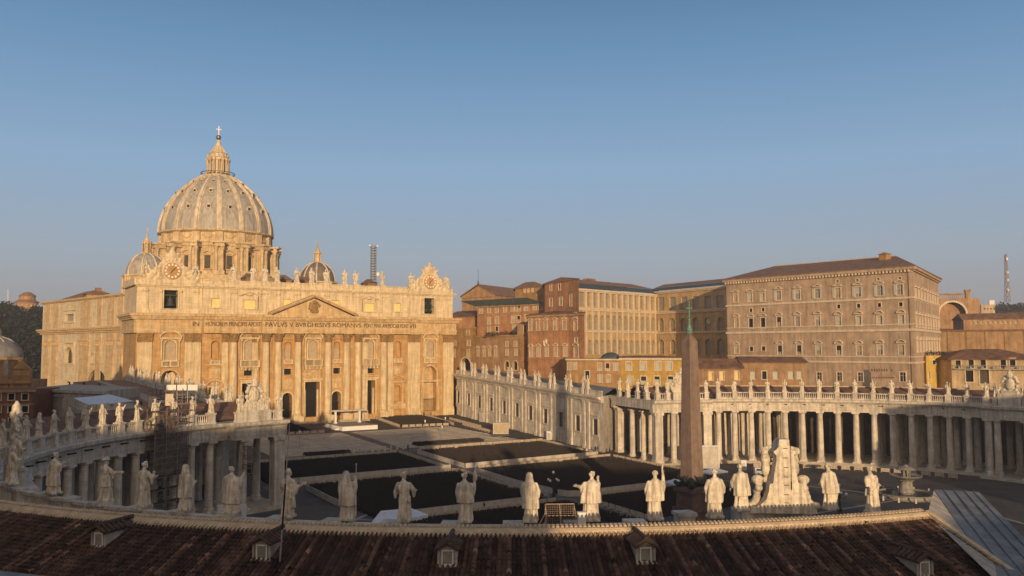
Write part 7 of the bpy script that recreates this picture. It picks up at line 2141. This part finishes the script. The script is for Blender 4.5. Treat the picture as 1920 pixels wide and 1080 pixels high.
# the van
vx, vy = 61.0, 38.0; T = thing('van', 'small white van parked behind the tall crest by the far colonnade', 'van', (0, 0, 0)); T.location = (vx, vy, 1.0); T.rotation_euler = (0, 0, R(-35)); ORG[T.name] = Vector((0, 0, 0))
f = MB(); f.prism([(-2.2, .45), (2.3, .45), (2.35, 1.0), (1.6, 1.2), (1.0, 1.95), (-2.2, 2.0)], (0, -.9, 0), (1, 0, 0), (0, 0, 1), (0, 1, 0), 1.8); f.build('body', M['white'], T)
f = MB(); f.prism([(.1, 1.25), (1.4, 1.25), (.95, 1.8), (.1, 1.8)], (0, -.92, 0), (1, 0, 0), (0, 0, 1), (0, 1, 0), 1.84); f.prism([(-1.9, 1.25), (-.1, 1.25), (-.1, 1.8), (-1.9, 1.8)], (0, -.915, 0), (1, 0, 0), (0, 0, 1), (0, 1, 0), 1.83); f.build('window', M['pane'], T)
for x in (-1.4, 1.5):
    for y in (-.92, .74): f = MB(); f.tube((x, y, .36), (x, y+.2, .36), .36, n=14); f.build('wheel', M['black'], T)
# white sheeted stage behind the saints on the left
f = MB(); q = [GD(838+0, 965, 125)]
x0, x1, y0, y1 = -46, -33, 30, 37
f.add([(x0, y0, 2.2), (x1, y0+3, 2.4), (x1-2, y1-1, 3.3), (x0+6, y1+1, 3.0), (x0+.2, y0, 1.0), (x1-.2, y0+3, 1.0), (x1-2, y1-1, 1.0), (x0+6, y1+1, 1.0)], [(0, 1, 2, 3), (4, 5, 1, 0), (5, 6, 2, 1), (6, 7, 3, 2), (7, 4, 0, 3)])
tag(f.build('covered_stage', M['tarp'], None), 'low stage under a white tarpaulin behind the near saints', 'stage')
# ------------------------------------------------------------------ fountain
fx, fy = 62.4, 1.2
FT = thing('fountain', 'two tiered stone fountain in front of the far colonnade', 'fountain', (fx, fy, 1.0))
f = MB(); f.lathe((fx, fy, 1.0), [(6.6, 0), (6.6, .15), (6.1, .2), (6.0, .9), (6.4, 1.05), (6.35, 1.2), (5.8, 1.2), (5.7, .7), (1.5, .7), (1.45, 1.1), (1.75, 1.3), (1.5, 1.7), (1.3, 4.3), (1.7, 4.6), (1.6, 4.8)], n=40); f.build('basin', M['fountain'], FT, smooth=True)
f = MB(); f.lathe((fx, fy, 1.0), [(5.75, .95), (0.1, .95)], n=40, cap=False); f.build('water', M['water'], FT)
f = MB(); f.lathe((fx, fy, 5.8), [(.9, 0), (2.0, .35), (3.1, .8), (3.4, 1.15), (3.3, 1.25), (3.0, 1.05), (1.0, .8), (.5, .85)], n=32); f.build('upper_basin', M['fountain'], FT, smooth=True)
f = MB()
for k in range(6): a = k*math.pi/3; f.lathe((fx+.75*math.cos(a), fy+.75*math.sin(a), 6.6), [(.28, 0), (.14, .4), (.24, 1.2), (.3, 1.9)], n=8)
f.lathe((fx, fy, 6.5), [(.45, 0), (.35, 2.0)], n=10); f.build('pillar', M['fountain'], FT)
f = MB(); f.lathe((fx, fy, 8.4), [(.9, 0), (1.9, .1), (2.1, .3), (1.9, .5), (1.2, .9), (.5, 1.15), (.35, 1.5), (.1, 1.6)], n=28); f.build('cap', M['fountain'], FT, smooth=True)
f = MB()
for k in range(16): a = k*math.pi/8; tag(MB().lathe((fx+8.0*math.cos(a), fy+8.0*math.sin(a), 1.0), [(.22, 0), (.2, .8), (.1, 1.0)], n=6).build('bollard', M['travertine_grey']), 'short stone bollard in the ring round the fountain', 'bollard', 'bollards round the fountain')
FT.scale = (.95, .95, .74)
# ------------------------------------------------------------------ lamp posts
def candelabrum(x, y, label, h=5.6):
    T = thing('street_lamp', label, 'street lamp', (0, 0, 0), 0, 'branched street lamps in the square'); T.location = (x, y, ground_z(x, y)); ORG[T.name] = Vector((0, 0, 0))
    f = MB(); f.lathe((0, 0, 0), [(.7, 0), (.7, .3), (.4, .5), (.45, 1.1), (.2, 1.3), (.14, 3.2), (.2, 3.4), (.1, 3.6), (.08, h-.5)], n=10)
    for k in range(4):
        a = k*math.pi/2+.4; e = Vector((math.cos(a), math.sin(a), 0)); P = [Vector((0, 0, 3.2)), e*.5+Vector((0, 0, 2.9)), e*1.1+Vector((0, 0, 3.1)), e*1.25+Vector((0, 0, 3.6))]
        for p, q in zip(P[:-1], P[1:]): f.tube(p, q, .07, n=5)
        f.tube(e*.3+Vector((0, 0, 3.8)), e*.7+Vector((0, 0, 3.3)), .05, n=5)
    f.build('post', M['bronze'], T)
    for k in range(4): a = k*math.pi/2+.4; f = MB(); f.ball((1.25*math.cos(a), 1.25*math.sin(a), 3.85), .24, .24, .28, 10, 8); f.build('globe', M['white'], T, smooth=True)
    f = MB(); f.ball((0, 0, h-.2), .27, .27, .3, 10, 8); f.build('globe', M['white'], T, smooth=True)
candelabrum(-.2, 40.2, 'branched lamp on the middle aisle left of the steel cage'); candelabrum(34.6, -3.2, 'branched lamp with pale globes between the last two near saints'); candelabrum(-18, 22, 'branched lamp behind the left saints')
def thin_lamp(u, v, dep, label, h=4.2):
    p = GD(u, v, dep); z = ground_z(p.x, p.y); T = thing('street_lamp', label, 'street lamp', (p.x, p.y, z), 0, 'slim lamps on the stairs')
    f = MB(); f.lathe((p.x, p.y, z), [(.16, 0), (.08, .4), (.06, h)], n=6); f.build('post', M['steel'], T); f = MB(); f.lathe((p.x, p.y, z+h), [(.1, 0), (.26, .5), (.2, .75), (.05, .9)], n=8); f.build('lantern', M['white'], T)
thin_lamp(562, 813, 246, 'slim lamp at the top of the stairs on the left'); thin_lamp(797, 803, 276, 'slim lamp before the upper right chairs')
thin_lamp(829, 815, 262, 'slim lamp halfway down the right of the stairs'); thin_lamp(835, 790, 285, 'slim lamp beside the straight wing near the church')
# ------------------------------------------------------------------ people (small in the picture, still whole figures)
def person_mesh(seed, stride=.18, top='cloth_dark'):
    rn = random.Random(seed); mb = MB()
    for s in (-1, 1):
        hip_ = Vector((s*.09, 0, .9)); kn = Vector((s*.1, s*stride*.6+.03, .5)); ft = Vector((s*.1, s*stride-.05, .08))
        chain(mb, [hip_, kn, ft], [.105, .075, .055], 8); mb.ball(ft+Vector((0, .08, -.03)), .05, .13, .05, 8, 5)
        sh = Vector((s*.2, 0, 1.42)); el = Vector((s*.25, -s*stride*.5, 1.14)); hd = Vector((s*.24, -s*stride*.6+.08, .88)); chain(mb, [sh, el, hd], [.065, .052, .04], 8)
        mb.ball(hd+Vector((0, .02, -.06)), .035, .045, .07, 6, 5)
    loft(mb, [(.82, 0, 0, .17, .12, 0, 4, 0), (1.0, 0, 0, .16, .115, 0, 4, 0), (1.25, 0, 0, .19, .125, 0, 4, 0), (1.45, 0, 0, .2, .11, 0, 4, 0), (1.53, 0, 0, .07, .07, 0, 4, 0), (1.6, 0, 0, .06, .06, 0, 4, 0)], 20)
    mb.ball((0, .02, 1.68), .085, .1, .12, 12, 8); mb.ball((0, .12, 1.67), .02, .02, .03, 5, 4)
    me = remesh(mb, 'person', .03, 1); return me
def head_hair(T, rn):
    f = MB(); f.ball((0, -.01, 1.72), .095, .11, .1, 10, 7); return f.build('hair', M['black'], T)
PMS = [(person_mesh(1, .22), 'cloth_dark'), (person_mesh(2, .05), 'cloth_dark'), (person_mesh(3, .15), 'cloth_pale')]
for me, m_ in PMS: me.materials.append(M[m_])
def person(u, v, dep, k, label, rz=None):
    p = GD(u, v, dep); me, m_ = PMS[k]
    o = bpy.data.objects.new('person', me); COL.objects.link(o); o.location = (p.x, p.y, ground_z(p.x, p.y)); o.rotation_euler = (0, 0, random.uniform(0, 6.28) if rz is None else rz)
    ORG[o.name] = Vector((0, 0, 0)); tag(o, label, 'person', 'people in the square'); h = head_hair(o, None)
def dep_ground(u, v):
    k = ray(u, v); z = 1.0
    for _ in range(40):
        t = (z-CAM.z)/k.z; q = CAM+k*t; z = .5*z+.5*ground_z(q.x, q.y)
    return t
for u, v, k, lab in ((765, 845, 1, 'dark clothed person standing at the foot of the stair ramp'), (908, 959, 0, 'dark clothed person walking on the cross path behind the near saints'), (1600, 909, 0, 'dark clothed person walking left of the fountain'), (1768, 936, 1, 'dark clothed person standing right of the fountain'),
                     (1809, 934, 0, 'dark clothed person walking far right of the fountain'), (1823, 936, 1, 'person at the right end of the group by the fountain'), (1786, 937, 2, 'pale clothed person in the group right of the fountain'), (1100, 851, 2, 'pale clothed person at the end of the straight wing'),
                     (1116, 848, 1, 'dark clothed person by the first columns, left of two'), (1121, 848, 0, 'dark clothed person by the first columns, right of two'), (1143, 851, 1, 'dark clothed person at the foot of the end column'), (1261, 906, 0, 'dark clothed person on the path left of the obelisk'),
                     (795, 781, 1, 'dark clothed person left in the group by the church corner'), (808, 781, 0, 'dark clothed person right in the group by the church corner'), (818, 780, 2, 'pale clothed person in the group by the church corner'), (731, 788, 1, 'person standing before the church near the chair block')):
    person(u, v, dep_ground(u, v), k, lab)
# ------------------------------------------------------------------ scaffolding and tarpaulin on the left
def scaff(name, label, P0, ex, ey, nx, ny, nz, lx, ly, lz, nets, wood=True, whites=()):
    T = thing(name, label, 'scaffolding', P0)
    ex = ex.normalized(); ey = ey.normalized(); f = MB()
    for i in range(nx+1):
        for j in range(ny+1):
            b = P0+ex*lx*i+ey*ly*j; f.tube(b, b+Vector((0, 0, lz*nz+.5)), .07, n=5)
    for k in range(nz+1):
        for j in range(ny+1):
            for h in ((0, 1.0) if k < nz else (0,)): b = P0+ey*ly*j+Vector((0, 0, lz*k+h)); f.tube(b, b+ex*lx*nx, .055, n=4)
        for i in range(nx+1): b = P0+ex*lx*i+Vector((0, 0, lz*k)); f.tube(b, b+ey*ly*ny, .035, n=4)
    for i in range(nx):
        for k in range(nz): b = P0+ex*lx*i+Vector((0, 0, lz*k)); f.tube(b, b+ex*lx+Vector((0, 0, lz)), .03, n=4)
    f.build('tubes', M['rust'], T)
    if wood:
        f = MB()
        for k in range(1, nz+1): f.obox(P0+Vector((0, 0, lz*k))-ex*.2, ex*(lx*nx+.4), ey*ly*ny, (0, 0, .06))
        f.build('planks', M['trunk'], T)
    for a, b, c, d, off in nets:
        f = MB(); n = 14; m_ = 8; vs = []
        for j in range(m_+1):
            for i in range(n+1):
                t = a+(b-a)*i/n; z = c+(d-c)*j/m_
                vs.append(P0+ex*t+Vector((0, 0, z))+ey*(.22-off+.10*math.sin(i*2.1+j*.7)+.07*math.sin(i*.9+j*1.9)))
        f.add(vs, [(j*(n+1)+i, j*(n+1)+i+1, (j+1)*(n+1)+i+1, (j+1)*(n+1)+i) for j in range(m_) for i in range(n)])
        f.build('netting', M['net'], T)
    for a, b, c, d in whites:
        f = MB(); f.obox(P0+ex*a+Vector((0, 0, c))-ey*.15, ex*(b-a), ey*.04, (0, 0, d-c)); f.build('sheet', M['sheet'], T)
    return T
vr = Vector((RT.x, RT.y, 0)); vf = Vector((VD.x, VD.y, 0)).normalized()
b = pos(-1, 64.2, 50.8, 1.3); c_ = pos(-1, 64.2, 58.0, 1.3); ex = (c_-b); ex.z = 0; L = ex.length
scaff('scaffold_tower', 'brown netted scaffold tower standing against the left colonnade', b, ex, Vector((-ex.y, ex.x, 0)) if Vector((-ex.y, ex.x, 0)).dot(pos(-1, 70, 60)-pos(-1, 60, 60)) > 0 else Vector((ex.y, -ex.x, 0)), 3, 1, 9, L/3, 1.8, 2.25, [(0, L, 9.2, 16.4, 0), (0, L*.62, 16.4, 19.6, .02)])
b = GD(277, 768, 176); scaff('roof_scaffold', 'scaffold box with pale hanging sheets on the left wing roof', b, vr, vf, 4, 2, 2, 1.75, 2.0, 1.9, [], True, [(.1, 1.9, .2, 2.6), (3.6, 5.2, .3, 3.2)])
f = MB()
T = thing('site_screens', 'three white site panels on a frame above the left scaffolding', 'panels', GD(310, 745, 178))
for k in range(3): p = GD(312+20*k, 732, 178-k*1.0); f = MB(); f.obox(p, vr*1.95, vf*.1, (0, 0, 1.15)); f.tube(p-Vector((0, 0, 2.6)), p+Vector((0, 0, 0)), .04, n=4); f.build('panel', M['white'], T)
f = MB(); p = GD(312, 745, 178); f.tube(p, p+vr*6.4, .04, n=4); f.tube(p-Vector((0, 0, 1.2)), p+vr*6.4-Vector((0, 0, 1.2)), .04, n=4); f.build('frame', M['steel'], T)
q = [GD(137, 746, 172), GD(205, 739, 176), GD(252, 752, 168), GD(166, 759, 164)]
T = thing('tarpaulin_canopy', 'white tarpaulin canopy with hanging sheets on the roof at the left', 'tarpaulin', q[0])
f = MB(); n = 10; vs = []
for j in range(n+1):
    for i in range(n+1):
        a, b2 = i/n, j/n; p = (q[0].lerp(q[1], a)).lerp(q[3].lerp(q[2], a), b2); vs.append(p+Vector((0, 0, .18*math.sin(a*9.4)*math.sin(b2*3)-.1*math.sin(a*3.14))))
f.add(vs, [(j*(n+1)+i, j*(n+1)+i+1, (j+1)*(n+1)+i+1, (j+1)*(n+1)+i) for j in range(n) for i in range(n)]); f.build('canopy', M['tarp'], T)
f = MB()
for a, b2, dz in ((0, .2, 2.0), (.22, .62, 1.9), (.7, 1, 1.6)):
    p0 = q[3].lerp(q[2], a*.75+.02); p1 = q[3].lerp(q[2], b2*.75)
    vs = []
    for j in range(5):
        for i in range(9): p = p0.lerp(p1, i/8); vs.append(p-Vector((0, 0, dz*j/4))+vf*.1*math.sin(i*1.9+j*.5))
    f.add(vs, [(j*9+i, j*9+i+1, (j+1)*9+i+1, (j+1)*9+i) for j in range(4) for i in range(8)])
f.build('hanging_sheet', M['sheet'], T)
f = MB()
for p in q: f.tube(p-Vector((0, 0, 5)), p, .06, n=5)
f.build('poles', M['steel'], T)
tag(MB().obox(pos(-1, 62.0, 62.5, 1.0), (vr*5.2), vf*.3, (0, 0, 3.0)).build('site_hoarding', M['tarp'], None), 'pale blue grey site hoarding at the foot of the left colonnade', 'hoarding')
b = pos(-1, 63.6, 68.8, 8.6); scaff('lift_cage', 'narrow metal platform cage hung on the left colonnade end block', b, vr, vf, 1, 1, 3, 1.7, .8, 1.7, [], True)
# ------------------------------------------------------------------ near roof: cage, mast
p = pos(-1, 68.9, -60.0, 19.5); er = Vector((-math.cos(R(60)), -math.sin(R(60)), 0)); et = Vector((er.y, -er.x, 0))
if et.dot(vr) < 0: et = -et
CG = thing('steel_cage', 'rusty orange steel cage with a mesh grille on the near roof walkway', 'cage', p)
f = MB(); w, d, h = 2.0, 1.2, 2.05; c = p-et*w/2
for a in (0, w):
    for e_ in (0, d): f.tube(c+et*a-er*e_, c+et*a-er*e_+Vector((0, 0, h if e_ else h*.72)), .024, n=5)
for a in (0, w): f.tube(c+et*a+Vector((0, 0, h*.72)), c+et*a-er*d+Vector((0, 0, h)), .024, n=5)
for e_, z in ((0, h*.72), (d, h), (0, .3), (d, h*.3)): f.tube(c-er*e_+Vector((0, 0, z)), c-er*e_+et*w+Vector((0, 0, z)), .024, n=5)
f.tube(c+et*w/2+Vector((0, 0, .3)), c+et*w/2-er*d+Vector((0, 0, h)), .03, n=4); f.tube(c-et*.9+Vector((0, 0, .0)), c+Vector((0, 0, h*.6)), .03, n=4); f.tube(c-et*.9-er*.5, c-er*d+Vector((0, 0, h*.7)), .03, n=4)
fo = f.build('frame', mat('orange_steel', (.46, .33, .22), rough=.6, var=.2, scale=4), CG)
f = MB()
for k in range(17): a = w*k/16; f.tube(c+et*a-er*d+Vector((0, 0, .3)), c+et*a-er*d+Vector((0, 0, h)), .012, n=4)
for k in range(12): f.tube(c-er*d+Vector((0, 0, .3+1.7*k/11)), c-er*d+et*w+Vector((0, 0, .3+1.7*k/11)), .012, n=4)
f.build('mesh_grille', M['rust'], CG)
tag(MB().obox(c+et*(w+.15)-er*.5+Vector((0, 0, .55)), et*.55, er*.35, (0, 0, 1.05)).obox(c+et*(w+.1)-er*.55+Vector((0, 0, 1.6)), et*.65, er*.45, (0, 0, .05)).tube(c+et*(w+.4)-er*.3, c+et*(w+.4)-er*.3+Vector((0, 0, .6)), .05, n=6).build('junction_box', M['white'], None), 'pale junction box on a short post right of the steel cage', 'box')
b = GD(522, 1092, 48.5); t = GD(543, 796, 49.5); MS = thing('antenna_pole', 'thin tapering antenna pole rising from the near roof left of centre', 'pole', b)
f = MB(); f.tube(b.lerp(t, -.15), b.lerp(t, .33), .055, .05, 8); f.build('lower_tube', M['steel'], MS); f = MB(); f.tube(b.lerp(t, .33), b.lerp(t, .62), .06, .05, 8); f.build('dark_sleeve', M['black'], MS); f = MB(); f.tube(b.lerp(t, .62), t, .035, .02, 7); f.build('upper_tube', M['steel'], MS)
b = GD(1482, 838, 60.5); t = GD(1481, 775, 60.5); tag(MB().tube(b-Vector((0, 0, 3)), t, .03, .015, 6).tube(b-Vector((0, 0, 2.9)), b-Vector((0, 0, 2.4)), .05, n=6).build('lightning_rod', M['black'], None), 'thin black lightning rod behind the tall carved crest', 'rod')
f = MB(); p0, p1 = GD(-40, 1066, 47.5), GD(116, 1083, 46.8); dn = Vector((0, 0, -.25)); o2 = -vf*1.2
f.add([p0, p1, p1+o2, p0+o2, p0+dn, p1+dn, p1+o2+dn, p0+o2+dn], [(0, 1, 2, 3), (4, 5, 1, 0), (5, 6, 2, 1), (6, 7, 3, 2), (7, 4, 0, 3), (7, 6, 5, 4)]); tag(f.build('lead_gutter', M['lead'], CS), None)
HAZE = 0.0002
# ------------------------------------------------------------------ morning haze: one closed box of even air
hm = bpy.data.materials.new('haze'); hm.use_nodes = True
t_ = hm.node_tree
for n_ in list(t_.nodes):
    if n_.type != 'OUTPUT_MATERIAL': t_.nodes.remove(n_)
pv = t_.nodes.new('ShaderNodeVolumePrincipled')
pv.inputs['Color'].default_value = (.80, .82, .90, 1)
pv.inputs['Density'].default_value = HAZE
pv.inputs['Anisotropy'].default_value = 0.0
t_.links.new(pv.outputs[0], [n_ for n_ in t_.nodes if n_.type == 'OUTPUT_MATERIAL'][0].inputs['Volume'])
hz_ = MB(); hz_.box(-1500, 1500, -700, 1600, -3, 152)
ho = hz_.build('haze', hm, None); ho['kind'] = 'stuff'; ho['label'] = 'thin morning haze over the whole square'
